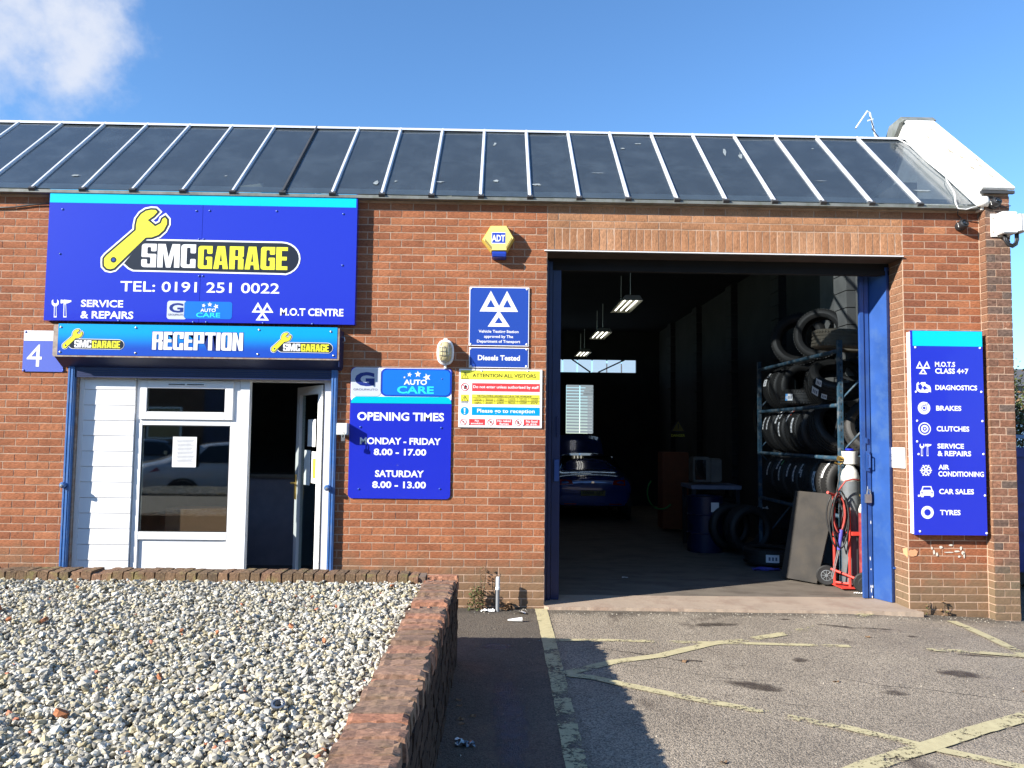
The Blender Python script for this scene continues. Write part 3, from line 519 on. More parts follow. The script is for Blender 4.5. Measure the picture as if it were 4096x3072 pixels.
ART = {'main': [['r',[-4.884,-1.8906,2.7264,4.0302],0.0,'PANEL',0],['r',[-4.9116,-1.907,3.8954,4.0284],0.0,'cy',1],['logo',[-4.3852,3.8559,-2.4533,3.211],2],['t','TEL: 0191 251 0022',[-4.1876,-2.6387,3.0206,3.1248],'w',0.012,1],['t','SERVICE',[-4.5613,-4.1526,2.8619,2.9338],'w',0.025,1],['t','& REPAIRS',[-4.5609,-4.0492,2.7492,2.8242],'w',0.025,1],['t','M.O.T CENTRE',[-2.6228,-2.0047,2.8059,2.8814],'w',0.025,1],['r',[-3.7258,-3.5331,2.7543,2.9367],0.0271,'si',1],['r',[-3.5594,-3.0928,2.7622,2.933],0.0271,'lb2',1.4],['t','G',[-3.7052,-3.5669,2.8194,2.9148],'nv',0.03,2],['t','GROUPAUTO',[-3.7124,-3.556,2.7893,2.8094],'gr',0.01,2],['p',[[-3.3666,2.9152],[-3.3636,2.9001],[-3.3488,2.8966],[-3.362,2.8894],[-3.3604,2.8741],[-3.3715,2.8848],[-3.3853,2.8788],[-3.3789,2.8926],[-3.3891,2.9042],[-3.3741,2.902]],'w',2],['p',[[-3.3119,2.9299],[-3.3052,2.9134],[-3.2878,2.9129],[-3.301,2.9016],[-3.2957,2.8846],[-3.3106,2.8942],[-3.3248,2.8842],[-3.3208,2.9013],[-3.3348,2.9121],[-3.3174,2.9132]],'w',2],['p',[[-3.2585,2.9127],[-3.2458,2.897],[-3.2269,2.9023],[-3.2374,2.8856],[-3.2261,2.8688],[-3.2453,2.8742],[-3.2573,2.8585],[-3.2586,2.8785],[-3.2773,2.8855],[-3.2589,2.8926]],'w',2],['t','AUTO',[-3.3996,-3.2512,2.8308,2.8643],'w',0.02,2],['t','CARE',[-3.4406,-3.2066,2.7773,2.8241],'ly',0.02,2],['p',[[-2.8427,2.9354],[-2.9004,2.8322],[-2.7798,2.8324]],'w',1],['p',[[-2.8417,2.8955],[-2.866,2.8522],[-2.8153,2.8523]],'b',2],['p',[[-2.7532,2.9335],[-2.8095,2.8319],[-2.6888,2.8321]],'w',1.15],['p',[[-2.7517,2.8942],[-2.7753,2.8516],[-2.7246,2.8516]],'b',2],['p',[[-2.7968,2.8472],[-2.8598,2.7541],[-2.7293,2.7544]],'w',1.35],['p',[[-2.7959,2.8112],[-2.8224,2.7721],[-2.7676,2.7723]],'b',2],['p',[[-4.8173,2.7548],[-4.7899,2.7552],[-4.7979,2.8622],[-4.7769,2.884],[-4.7772,2.9161],[-4.7932,2.9338],[-4.7916,2.9016],[-4.8102,2.8888],[-4.8287,2.901],[-4.8317,2.9332],[-4.8459,2.9151],[-4.8423,2.883],[-4.8199,2.8619]],'w',1],['p',[[-4.8112,2.7692],[-4.7974,2.7694],[-4.8049,2.8657],[-4.8132,2.8655]],'b',2],['p',[[-4.7255,2.7562],[-4.6946,2.7566],[-4.7064,2.8932],[-4.6859,2.897],[-4.6556,2.9115],[-4.6563,2.9255],[-4.6873,2.9268],[-4.7289,2.9314],[-4.7307,2.9261],[-4.7547,2.931],[-4.7597,2.9274],[-4.7581,2.8959],[-4.7528,2.8924],[-4.7294,2.8998]],'w',1],['p',[[-4.7189,2.7685],[-4.7024,2.7688],[-4.7122,2.8861],[-4.7205,2.8859]],'b',2],['s',[[-4.7841,3.8284],[-3.4751,3.8347],[-3.3455,3.8387],[-2.6876,3.8469],[-2.0302,3.8296],[-4.787,3.3837],[-2.0268,3.3143],[-3.4394,3.5499],[-3.3946,3.5507],[-3.4256,3.1853],[-3.3892,3.1858],[-4.1895,2.7309],[-3.466,2.7283],[-3.3392,2.7302],[-2.7847,2.7301],[-2.3049,2.7289]],'b']],'recep': [['r',[-4.6973,-2.0332,2.3779,2.679],0.0,'PANEL',0],['t','RECEPTION',[-3.7997,-2.9346,2.4403,2.6136],'IMP',0.06,2],['logo',[-4.6557,2.6288,-4.0687,2.4345],2],['logo',[-2.6674,2.6253,-2.0752,2.4287],2],['s',[[-4.6719,2.6456],[-3.9606,2.649],[-2.7836,2.645],[-2.0949,2.638],[-4.6713,2.4047],[-3.9557,2.405],[-2.7899,2.4101],[-2.0647,2.4061]],'m']],'open': [['r',[-1.929,-0.932,1.0286,2.3129],0.0407,'PANEL',0],['r',[-1.9259,-0.9348,1.964,2.3113],0.0543,'w',1],['p',[[-1.9215,1.9603],[-1.9177,1.9844],[-1.9006,2.0096],[-1.8743,2.0251],[-0.9882,2.0295],[-0.9567,2.0192],[-0.9384,1.9926],[-0.9335,1.9632]],'cy2',2],['r',[-1.9196,-1.6286,2.0291,2.3048],0.0407,'si',3],['r',[-1.6329,-0.9353,2.032,2.3061],0.0543,'lb',3],['r',[-1.6151,-0.9505,2.0445,2.2936],0.0452,'lb2',4],['t','G',[-1.8875,-1.6943,2.1272,2.2669],'nv',0.05,4],['t','GROUPAUTO',[-1.9,-1.6625,2.0844,2.1041],'gr',0.01,4],['p',[[-1.4008,2.2319],[-1.3976,2.2236],[-1.3888,2.2234],[-1.3955,2.2178],[-1.393,2.2093],[-1.4005,2.2141],[-1.4077,2.2091],[-1.4055,2.2176],[-1.4125,2.223],[-1.4037,2.2235]],'w',5],['p',[[-1.3467,2.2716],[-1.3436,2.2541],[-1.3264,2.2501],[-1.3419,2.2418],[-1.3403,2.2242],[-1.353,2.2365],[-1.3692,2.2297],[-1.3616,2.2456],[-1.3732,2.259],[-1.3557,2.2564]],'w',5],['p',[[-1.2698,2.2866],[-1.261,2.2642],[-1.2371,2.2635],[-1.2555,2.2483],[-1.2486,2.2252],[-1.2688,2.2382],[-1.2885,2.2247],[-1.2826,2.2479],[-1.3016,2.2626],[-1.2777,2.264]],'w',5],['p',[[-1.1918,2.2607],[-1.1741,2.2384],[-1.1468,2.246],[-1.1623,2.2223],[-1.1466,2.1986],[-1.1739,2.2062],[-1.1914,2.1839],[-1.1928,2.2124],[-1.2194,2.2223],[-1.1929,2.2323]],'w',5],['t','AUTO',[-1.4058,-1.1783,2.1464,2.1984],'w',0.03,5],['t','CARE',[-1.471,-1.109,2.0587,2.1339],'ly',0.03,5],['t','OPENING TIMES',[-1.856,-1.0044,1.7892,1.8729],'w',0.03,1],['t','MONDAY - FRIDAY',[-1.8235,-1.0312,1.5564,1.6239],'w',0.03,1],['t','8.00 - 17.00',[-1.6863,-1.1722,1.4501,1.5156],'w',0.03,1],['t','SATURDAY',[-1.669,-1.1921,1.238,1.3051],'w',0.03,1],['t','8.00 - 13.00',[-1.6938,-1.1696,1.1305,1.1975],'w',0.03,1],['s',[[-1.8216,1.7256],[-1.0273,1.7265],[-1.8243,1.1192],[-1.0325,1.1287],[-1.0271,2.2082]],'b']],'mot': [['r',[-0.7727,-0.1766,2.5438,3.1347],0.0,'w',0],['r',[-0.7639,-0.1844,2.5516,3.1258],0.0,'PANEL',1],['p',[[-0.5599,3.0959],[-0.6692,2.8872],[-0.4467,2.8876]],'w',2],['p',[[-0.5591,3.0082],[-0.5995,2.9311],[-0.5172,2.9312]],'mb',3],['p',[[-0.3985,3.0964],[-0.5033,2.8868],[-0.2865,2.8881]],'w',2.15],['p',[[-0.397,3.0086],[-0.4358,2.931],[-0.3556,2.9315]],'mb',3],['p',[[-0.4791,2.9029],[-0.587,2.7361],[-0.3667,2.7374]],'w',2.35],['p',[[-0.4782,2.8331],[-0.5181,2.7714],[-0.4366,2.7719]],'mb',3],['t','Vehicle Testing Station',[-0.6759,-0.2793,2.6671,2.7034],'w',0.02,2],['t','approved by The',[-0.6206,-0.3323,2.6162,2.6524],'w',0.02,2],['t','Department of Transport',[-0.6909,-0.2626,2.5672,2.6044],'w',0.02,2],['s',[[-0.7556,3.1175],[-0.1991,3.1164],[-0.197,2.5634],[-0.7547,2.5593]],'w']],'diesel': [['r',[-0.7681,-0.1761,2.326,2.5281],0.0,'w',0],['r',[-0.7604,-0.1829,2.3338,2.5203],0.0,'PANEL',1],['t','Diesels Tested',[-0.6798,-0.2627,2.3991,2.4519],'w',0.03,2],['s',[[-0.753,2.5134],[-0.1964,2.5135],[-0.1985,2.3444],[-0.7503,2.3387]],'w']],'attn': [['r',[-0.8633,-0.0398,1.7354,2.3133],0.0,'PANEL',0],['r',[-0.8458,-0.0634,2.2082,2.2977],0.0,'ye',1],['t','ATTENTION ALL VISITORS',[-0.7294,-0.1033,2.2311,2.2671],'k',0.008,2],['p',[[-0.8046,2.2813],[-0.8404,2.2147],[-0.7668,2.2156]],'k',2],['p',[[-0.8045,2.2716],[-0.8322,2.2199],[-0.7751,2.2207]],'ye',3],['r',[-0.807,-0.8002,2.2375,2.2618],0.0,'k',4],['c',[-0.8038,2.2297],0.0039,'k',4,0.0],['r',[-0.7324,-0.0622,2.0923,2.172],0.0,'rd',1],['t','Do not enter unless authorised by staff',[-0.7208,-0.0729,2.1137,2.1506],'w',0.018,2],['p',[[-0.8146,2.1159],[-0.7932,2.1114],[-0.784,2.1406],[-0.7958,2.1531],[-0.8054,2.1471],[-0.811,2.1354]],'k',2],['r',[-0.8421,-0.7618,1.9891,2.0579],0.0,'ye',1],['p',[[-0.8029,2.052],[-0.8368,1.989],[-0.767,1.9899]],'k',2],['p',[[-0.8027,2.0424],[-0.8286,1.9942],[-0.7753,1.9949]],'ye',3],['r',[-0.8053,-0.7995,2.0113,2.0336],0.0,'k',4],['c',[-0.8021,2.0036],0.0039,'k',4,0.0],['t','DANGER',[-0.8374,-0.7659,1.9707,1.9833],'k',0.01,1],['r',[-0.7335,-0.063,1.9652,2.0612],0.0,'ye',1],['t','THE FOLLOWING HAZARDS OCCUR IN THIS WORKSHOP',[-0.6837,-0.1429,2.0377,2.0552],'k',0.005,2],['r',[-0.7317,-0.0609,1.8558,1.9371],0.0,'bb',1],['t','Please go to reception',[-0.6785,-0.1103,1.8694,1.9188],'w',0.02,2],['c',[-0.8023,1.8952],0.0402,'bb',1,0.0],['p',[[-0.8115,1.9241],[-0.7941,1.9243],[-0.7973,1.8837],[-0.8069,1.8835]],'w',2],['c',[-0.8019,1.872],0.0069,'w',2,0.0],['r',[-0.7571,-0.5997,1.7567,1.8175],0.0,'rd',1],['t','No',[-0.6994,-0.6588,1.7905,1.8117],'w',0.02,2],['t','smoking',[-0.7385,-0.6198,1.7596,1.7847],'w',0.02,2],['r',[-0.4904,-0.3318,1.758,1.8189],0.0,'rd',1],['t','No naked',[-0.4771,-0.3456,1.7899,1.8131],'w',0.02,2],['t','flames',[-0.4574,-0.3646,1.7629,1.7841],'w',0.02,2],['r',[-0.2176,-0.0608,1.7585,1.8194],0.0,'rd',1],['t','No food',[-0.1955,-0.0831,1.7875,1.8126],'w',0.02,2],['t','or drink',[-0.1923,-0.0858,1.7624,1.7836],'w',0.02,2],['r',[-0.8218,-0.8054,1.7811,1.7946],0.0,'k',1],['r',[-0.5523,-0.5349,1.7805,1.7979],0.0,'k',1],['r',[-0.2805,-0.266,1.7742,1.8013],0.0,'k',1],['s',[[-0.639,2.2952],[-0.1815,2.2996],[-0.7607,1.7682],[-0.2251,1.7632]],'w'],['c',[-0.8042,2.1326],0.0392,'rd',2,0.0337],['p',[[-0.8309,2.1536],[-0.8259,2.1587],[-0.7775,2.1116],[-0.7825,2.1064]],'rd',3],['c',[-0.8131,1.7869],0.0313,'rd',2,0.027],['p',[[-0.8344,1.8036],[-0.8304,1.8076],[-0.7918,1.7701],[-0.7958,1.7661]],'rd',3],['c',[-0.5446,1.7883],0.0313,'rd',2,0.027],['p',[[-0.5659,1.805],[-0.5619,1.8091],[-0.5233,1.7715],[-0.5273,1.7675]],'rd',3],['c',[-0.2728,1.7878],0.0313,'rd',2,0.027],['p',[[-0.2941,1.8045],[-0.2901,1.8086],[-0.2515,1.771],[-0.2555,1.767]],'rd',3],['t','COMPRESSED',[-0.7104,-0.6388,2.012,2.0208],'k',0.01,3],['t','AIR & GAS',[-0.7102,-0.6386,1.9994,2.0082],'k',0.01,3],['t','MOVING',[-0.5986,-0.527,2.0135,2.0222],'k',0.01,3],['t','VEHICLES',[-0.5984,-0.5268,2.0009,2.0096],'k',0.01,3],['t','HARMFUL',[-0.4868,-0.4151,2.0149,2.0237],'k',0.01,3],['t','FUMES',[-0.4866,-0.4149,2.0023,2.0111],'k',0.01,3],['t','FLOOR',[-0.3749,-0.3032,2.0164,2.0251],'k',0.01,3],['t','SURFACES',[-0.3747,-0.303,2.0038,2.0125],'k',0.01,3],['t','HOT / GAS',[-0.2629,-0.1911,2.0179,2.0266],'k',0.01,3],['t','WELDING',[-0.2628,-0.191,2.0052,2.014],'k',0.01,3],['t','OVERHEAD',[-0.1509,-0.0791,2.0193,2.0281],'k',0.01,3],['t','HAZARD',[-0.1508,-0.079,2.0067,2.0154],'k',0.01,3],['t','HARMFUL',[-0.7099,-0.6383,1.9791,1.9878],'k',0.01,3],['t','CHEMICALS',[-0.7097,-0.6381,1.9665,1.9752],'k',0.01,3],['t','SHARP',[-0.5981,-0.5265,1.9805,1.9893],'k',0.01,3],['t','EDGES',[-0.598,-0.5263,1.968,1.9767],'k',0.01,3],['t','FLAMMABLE',[-0.4863,-0.4147,1.982,1.9907],'k',0.01,3],['t','MATERIALS',[-0.4862,-0.4145,1.9694,1.9781],'k',0.01,3],['t','METAL',[-0.3745,-0.3028,1.9834,1.9922],'k',0.01,3],['t','GRINDING',[-0.3743,-0.3026,1.9708,1.9796],'k',0.01,3],['t','NOISE',[-0.2625,-0.1908,1.9849,1.9936],'k',0.01,3],['t','HAZARD',[-0.2624,-0.1906,1.9723,1.981],'k',0.01,3],['t','WORK',[-0.1505,-0.0788,1.9863,1.9951],'k',0.01,3],['t','PIT',[-0.1504,-0.0786,1.9737,1.9825],'k',0.01,3],['r',[-0.7338,-0.0632,2.0316,2.0341],0.0,'k',3],['r',[-0.7333,-0.0628,1.9967,1.9991],0.0,'k',3],['r',[-0.622,-0.6201,1.9633,2.0292],0.0,'k',3],['r',[-0.5097,-0.5078,1.9648,2.0307],0.0,'k',3],['r',[-0.3974,-0.3955,1.9662,2.0321],0.0,'k',3],['r',[-0.285,-0.283,1.9677,2.0336],0.0,'k',3],['r',[-0.1725,-0.1706,1.9691,2.0351],0.0,'k',3]],'svc': [['r',[3.6092,4.3298,0.7397,2.7485],0.0,'PANEL',0],['r',[3.6291,4.327,2.5958,2.7464],0.0,'cy',1],['t','M.O.T.S',[3.848,4.0499,2.3891,2.4397],'w',0.03,1],['t','CLASS 4+7',[3.8483,4.1822,2.3207,2.375],'w',0.03,1],['t','DIAGNOSTICS',[3.8464,4.2647,2.1587,2.2091],'w',0.03,1],['t','BRAKES',[3.8492,4.1012,1.9546,2.0049],'w',0.03,1],['t','CLUTCHES',[3.8501,4.1749,1.7509,1.8028],'w',0.03,1],['t','SERVICE',[3.8536,4.1179,1.5822,1.6321],'w',0.03,1],['t','& REPAIRS',[3.8538,4.1873,1.5087,1.5604],'w',0.03,1],['t','AIR',[3.8582,3.9667,1.3766,1.4245],'w',0.03,1],['t','CONDITIONING',[3.8566,4.3094,1.3086,1.3601],'w',0.03,1],['t','CAR SALES',[3.86,4.2056,1.1372,1.1886],'w',0.03,1],['t','TYRES',[3.8645,4.0677,0.9333,0.9845],'w',0.03,1],['p',[[3.6591,2.2188],[3.6783,2.2377],[3.6891,2.2154],[3.7083,2.2344],[3.7498,2.2349],[3.7494,2.22],[3.7718,2.2091],[3.7904,2.2019],[3.8012,2.1796],[3.802,2.1349],[3.7815,2.142],[3.77,2.1307],[3.6873,2.1333],[3.6577,2.1553]],'w',1],['p',[[3.6739,2.2078],[3.7005,2.2193],[3.7222,2.1823],[3.7377,2.2011],[3.7709,2.1717],[3.7781,2.1569],[3.7559,2.1715],[3.7367,2.1564],[3.7148,2.1859],[3.7029,2.1559],[3.6769,2.1705]],'b',2],['c',[3.729,1.9794],0.0622,'w',1,0.0],['c',[3.729,1.9794],0.0283,'b',2,0.0226],['c',[3.729,1.9794],0.0132,'b',2,0.0],['p',[[3.7342,2.0446],[3.7679,2.0375],[3.7596,2.004],[3.7372,2.0111]],'b',3],['p',[[3.736,2.039],[3.764,2.0338],[3.756,2.0095],[3.7411,2.0149]],'w',4],['c',[3.7301,1.7753],0.0622,'w',1,0.0],['c',[3.7301,1.7753],0.0509,'b',2,0.0377],['c',[3.7301,1.7753],0.0207,'b',2,0.0],['c',[3.7301,1.7753],0.0094,'w',3,0.0],['c',[3.7398,0.9584],0.0622,'w',1,0.0],['c',[3.7398,0.9584],0.0471,'b',2,0.0452],['c',[3.7398,0.9584],0.032,'b',2,0.0],['p',[[3.6725,1.1151],[3.6735,1.1609],[3.685,1.1757],[3.697,1.2125],[3.7829,1.2134],[3.7951,1.1769],[3.8059,1.1623],[3.8049,1.1165],[3.7935,1.1072],[3.7767,1.107],[3.777,1.1217],[3.7062,1.1209],[3.7058,1.1062],[3.6835,1.106]],'w',1],['p',[[3.6962,1.1776],[3.7061,1.2034],[3.7733,1.2041],[3.7839,1.1786]],'b',2],['c',[3.69,1.1482],0.0075,'b',2,0.0],['c',[3.7889,1.1493],0.0075,'b',2,0.0],['s',[[3.6556,2.58],[4.3037,2.5817],[3.6536,2.1385],[4.307,2.1452],[3.6587,1.8522],[4.3104,1.8566],[3.6543,1.6485],[3.6665,1.5249],[4.311,1.5324],[3.6614,1.1186],[4.3149,1.1274],[3.6631,0.7734],[4.3216,0.7616]],'w'],['p',[[3.6942,2.4455],[3.6567,2.3701],[3.732,2.3693]],'w',1],['p',[[3.6942,2.4162],[3.6785,2.3845],[3.7102,2.3841]],'b',2],['p',[[3.7677,2.4465],[3.7245,2.3691],[3.7999,2.3702]],'w',1.15],['p',[[3.7656,2.4168],[3.7474,2.3843],[3.7791,2.3847]],'b',2],['p',[[3.7284,2.3767],[3.6856,2.3144],[3.7666,2.3136]],'w',1.35],['p',[[3.7275,2.3524],[3.7096,2.3263],[3.7436,2.3259]],'b',2],['p',[[3.6882,1.5067],[3.7076,1.507],[3.7073,1.5811],[3.7233,1.5962],[3.7247,1.6185],[3.7143,1.6307],[3.7138,1.6084],[3.7,1.5996],[3.6875,1.6081],[3.687,1.6304],[3.676,1.6179],[3.677,1.5956],[3.6918,1.581]],'w',1],['p',[[3.6933,1.5167],[3.703,1.5168],[3.7025,1.5836],[3.6967,1.5835]],'b',2],['p',[[3.7452,1.5074],[3.7637,1.5076],[3.7627,1.6012],[3.7751,1.6037],[3.7939,1.6136],[3.7941,1.6232],[3.7756,1.6242],[3.7509,1.6275],[3.7496,1.6238],[3.7355,1.6273],[3.7324,1.6248],[3.7319,1.6032],[3.7349,1.6009],[3.7492,1.6058]],'w',1],['p',[[3.7497,1.5158],[3.7595,1.5159],[3.7589,1.5963],[3.7539,1.5963]],'b',2],['p',[[3.7342,1.3737],[3.794,1.3744],[3.7937,1.3615],[3.7339,1.3608]],'w',1],['p',[[3.764,1.3676],[3.7714,1.3677],[3.7859,1.3476],[3.7746,1.3438]],'w',4],['p',[[3.764,1.3676],[3.7714,1.3677],[3.7869,1.3881],[3.7757,1.3916]],'w',3],['p',[[3.7398,1.3705],[3.7685,1.3199],[3.7571,1.3133],[3.7283,1.364]],'w',2],['p',[[3.7484,1.3419],[3.752,1.3356],[3.7412,1.3126],[3.7325,1.3202]],'w',4],['p',[[3.7484,1.3419],[3.752,1.3356],[3.7772,1.3332],[3.7751,1.3446]],'w',3],['p',[[3.7397,1.3641],[3.7086,1.3128],[3.6975,1.3191],[3.7285,1.3704]],'w',1],['p',[[3.7185,1.3416],[3.7147,1.3352],[3.6894,1.3323],[3.692,1.3437]],'w',4],['p',[[3.7185,1.3416],[3.7147,1.3352],[3.7245,1.3124],[3.7335,1.3202]],'w',3],['p',[[3.7339,1.3608],[3.6741,1.3601],[3.6744,1.373],[3.7342,1.3737]],'w',2],['p',[[3.7042,1.3669],[3.6967,1.3668],[3.6822,1.3869],[3.6935,1.3907]],'w',4],['p',[[3.7042,1.3669],[3.6967,1.3668],[3.6813,1.3464],[3.6924,1.3429]],'w',3],['p',[[3.7283,1.364],[3.6996,1.4147],[3.711,1.4212],[3.7398,1.3705]],'w',1],['p',[[3.7197,1.3926],[3.7161,1.3989],[3.7269,1.4219],[3.7356,1.4143]],'w',4],['p',[[3.7197,1.3926],[3.7161,1.3989],[3.6909,1.4013],[3.693,1.3899]],'w',3],['p',[[3.7285,1.3704],[3.7595,1.4218],[3.7707,1.4155],[3.7397,1.3641]],'w',2],['p',[[3.7496,1.3929],[3.7535,1.3994],[3.7788,1.4023],[3.7762,1.3908]],'w',4],['p',[[3.7496,1.3929],[3.7535,1.3994],[3.7437,1.4221],[3.7346,1.4143]],'w',3]],'four': [['r',[-5.1359,-4.8477,2.5312,2.6317],0.0,'w',1],['r',[-5.1378,-4.7446,2.2279,2.6306],0.0,'PANEL',0],['t','4',[-5.0978,-4.9531,2.2767,2.4937],'w',0.0,1],['s',[[-5.1181,2.6164],[-5.1231,2.2386],[-4.7419,2.2422]],'b']],'adt': [['p',[[-0.6424,3.5937],[-0.5618,3.7293],[-0.4154,3.7318],[-0.345,3.6131],[-0.4134,3.4891],[-0.5558,3.4867]],'PANEL',0],['r',[-0.5591,-0.4217,3.5524,3.6668],0.0,'w',1],['r',[-0.5549,-0.4254,3.5608,3.6615],0.0,'ab',2],['t','ADT',[-0.557,-0.4264,3.5735,3.6403],'w',0.03,3]],'warn': [],'note': [['r',[-3.6662,-3.4337,1.31,1.6068],0.0,'PANEL',0],['r',[-3.6292,-3.4597,1.5713,1.5759],0.0,'gr',1],['r',[-3.6241,-3.4669,1.5581,1.5627],0.0,'gr',1],['r',[-3.6189,-3.4741,1.5449,1.5495],0.0,'gr',1],['r',[-3.6277,-3.4813,1.5316,1.5363],0.0,'gr',1],['r',[-3.6225,-3.4577,1.5187,1.5233],0.0,'gr',1],['r',[-3.6174,-3.4649,1.5055,1.5101],0.0,'gr',1],['r',[-3.6261,-3.4721,1.4922,1.4969],0.0,'gr',1],['r',[-3.6209,-3.4793,1.4791,1.4837],0.0,'gr',1],['r',[-3.6158,-3.4557,1.4661,1.4707],0.0,'gr',1],['r',[-3.6245,-3.4629,1.4529,1.4575],0.0,'gr',1],['r',[-3.6194,-3.4701,1.4397,1.4443],0.0,'gr',1],['r',[-3.6142,-3.4773,1.4266,1.4312],0.0,'gr',1],['r',[-3.623,-3.4537,1.4135,1.4181],0.0,'gr',1],['r',[-3.6178,-3.4609,1.4004,1.405],0.0,'gr',1],['r',[-3.6127,-3.468,1.3872,1.3919],0.0,'gr',1],['r',[-3.6214,-3.4752,1.374,1.3786],0.0,'gr',1],['r',[-3.6163,-3.4516,1.361,1.3657],0.0,'gr',1],['r',[-3.6111,-3.4588,1.3479,1.3525],0.0,'gr',1]],'LY': [[0.0157,0.15],[0.0174,0.095],[0.0304,0.055],[0.0487,0.0425],[0.0678,0.06],[0.0817,0.105],[0.22,0.54],[0.2504,0.545],[0.2835,0.585],[0.3096,0.66],[0.3243,0.755],[0.3235,0.82],[0.313,0.855],[0.3009,0.83],[0.2939,0.765],[0.2652,0.715],[0.2261,0.81],[0.2548,0.875],[0.273,0.94],[0.2635,0.9675],[0.2417,0.97],[0.2157,0.9525],[0.1913,0.9],[0.1739,0.82],[0.1687,0.73],[0.1687,0.65],[0.0261,0.25],[0.0157,0.205]],'LC': [[0.207,0.495],[0.9113,0.4875],[0.9338,0.4794],[0.9548,0.4557],[0.9728,0.4179],[0.9866,0.3688],[0.9953,0.3115],[0.9983,0.25],[0.9953,0.1885],[0.9866,0.1313],[0.9728,0.0821],[0.9548,0.0443],[0.9338,0.0206],[0.9113,0.025],[0.1635,0.04],[0.1417,0.07],[0.1157,0.1375]],'LT': [[0.2026,0.4765,0.0825,0.445],[0.4887,0.9417,0.0725,0.425]],'LH': [0.0626,0.1875]}
# ---------------------------------------------------------------- ground
def gz(x): t = min(1, max(0, (x - 2.9) / 1.8)); return -.02 - .06 * t * t * (3 - 2 * t)
gx = [-70] + [2.9 + .15 * i for i in range(13)] + [70]
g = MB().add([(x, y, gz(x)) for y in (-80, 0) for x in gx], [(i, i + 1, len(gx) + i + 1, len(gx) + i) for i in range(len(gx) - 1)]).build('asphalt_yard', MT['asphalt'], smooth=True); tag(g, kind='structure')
g = MB().add([(4.64, 0, -.081), (70, 0, -.081), (70, 80, -.081), (4.64, 80, -.081)], [(0, 1, 2, 3)]).build('asphalt_lane', MT['asphalt']); tag(g, kind='structure')
# threshold slab with a ragged front edge, and the workshop floor behind a joint
xs = np.linspace(-.02, 3.66, 60); fr = [(x, -.05 - .09 * x / 3.6 + random.uniform(-.004, .004)) for x in xs]
pts = fr + [(3.599, -.0), (3.599, .52), (.001, .52), (.001, .0)]
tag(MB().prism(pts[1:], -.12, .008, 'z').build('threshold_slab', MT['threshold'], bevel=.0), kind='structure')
def floorz(y): return .004 - .022 * max(0, y - .6)
fl = MB(); ys = [.535, .8, 2, 4, 7, 10, 14.2]
fl.add([(x, y, floorz(y)) for y in ys for x in (-.3, 4.1)], [(2 * i, 2 * i + 1, 2 * i + 3, 2 * i + 2) for i in range(6)])
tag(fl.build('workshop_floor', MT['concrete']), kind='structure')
tag(box('floor_joint', MT['gasket'], .0, 3.6, .519, .536, -.03, -.004), kind='structure')
tag(box('reception_floor', MT['int_panel'], -6, -.45, .1, 4, .05, .14), kind='structure')

LZ = [-.0165]
def strip(name, pts, wd, wear, parent=None):
    """a painted line through (x,y) points; wear per point 0..1"""
    LZ[0] += .0007; zl = LZ[0]; pts = [Vector((*p, 0)) for p in pts]; fine = []; wv = []
    for i in range(len(pts) - 1):
        n = max(2, int((pts[i + 1] - pts[i]).length / .06))
        for k in range(n): fine.append(pts[i].lerp(pts[i + 1], k / n)); wv.append(wear[i] + (wear[i + 1] - wear[i]) * k / n)
    fine.append(pts[-1]); wv.append(wear[-1]); vs = []; ww = []
    for i, p in enumerate(fine):
        t = (fine[min(i + 1, len(fine) - 1)] - fine[max(i - 1, 0)]).normalized(); n = Vector((-t.y, t.x, 0))
        for s_ in (-1, 1): q = p + n * s_ * (wd / 2 + random.uniform(-.003, .003)); vs.append((q.x, q.y, zl + gz(q.x) + .02)); ww.append(wv[i])
    o = MB().add(vs, [(2 * i, 2 * i + 1, 2 * i + 3, 2 * i + 2) for i in range(len(fine) - 1)]).build(name, MT['line'])
    a = o.data.attributes.new('wear', 'FLOAT', 'POINT'); a.data.foreach_set('value', ww)
    return tag(o, kind='structure')
strip('painted_line', [(-.03, -.02), (-.03, -1.1), (-.035, -2.1), (-.05, -3.6), (-.05, -6.5)], .115, [-.15, .0, .1, .08, .1])
LW = .0
for pts, wr, wd in (([(.02, -1.165), (.47, -1.155), (.93, -1.19), (1.62, -1.225), (2.42, -1.29)], [.05, .04, .1, .0, .06], .07),
    ([(.02, -2.06), (.43, -1.757), (.79, -1.6), (1.3, -1.24), (1.62, -1.11)], [.05, 0, .0, -.05, .1], .095),
    ([(1.7, -1.08), (1.98, -.93), (2.42, -.65)], [.0, .05, .3], .1), ([(2.72, -.42), (3.15, -.1)], [.45, .0], .1),
    ([(.04, -2.09), (.21, -2.15), (.41, -2.3), (.78, -2.557), (1.0, -2.69)], [0, 0, 0, .0, .1], .085),
    ([(1.0, -2.69), (1.34, -2.91), (1.58, -3.054), (1.98, -3.39), (2.3, -3.62), (3.0, -4.15)], [.16, .17, .08, -.04, .0, .1], .08),
    ([(1.05, -3.85), (1.46, -3.58), (1.75, -3.42), (2.06, -3.25), (2.32, -3.10), (2.75, -2.88), (3.6, -2.4)], [.1, .0, .05, .0, .0, .1, .2], .115),
    ([(3.85, -.27), (3.86, -.47), (3.83, -.9), (3.79, -1.25), (3.75, -1.46)], [0, 0, .05, .1, .1], .1),
    ([(3.0, -1.38), (3.75, -1.47), (4.4, -1.55)], [.14, .05, .1], .09)):
    strip('painted_line', pts, wd, wr)

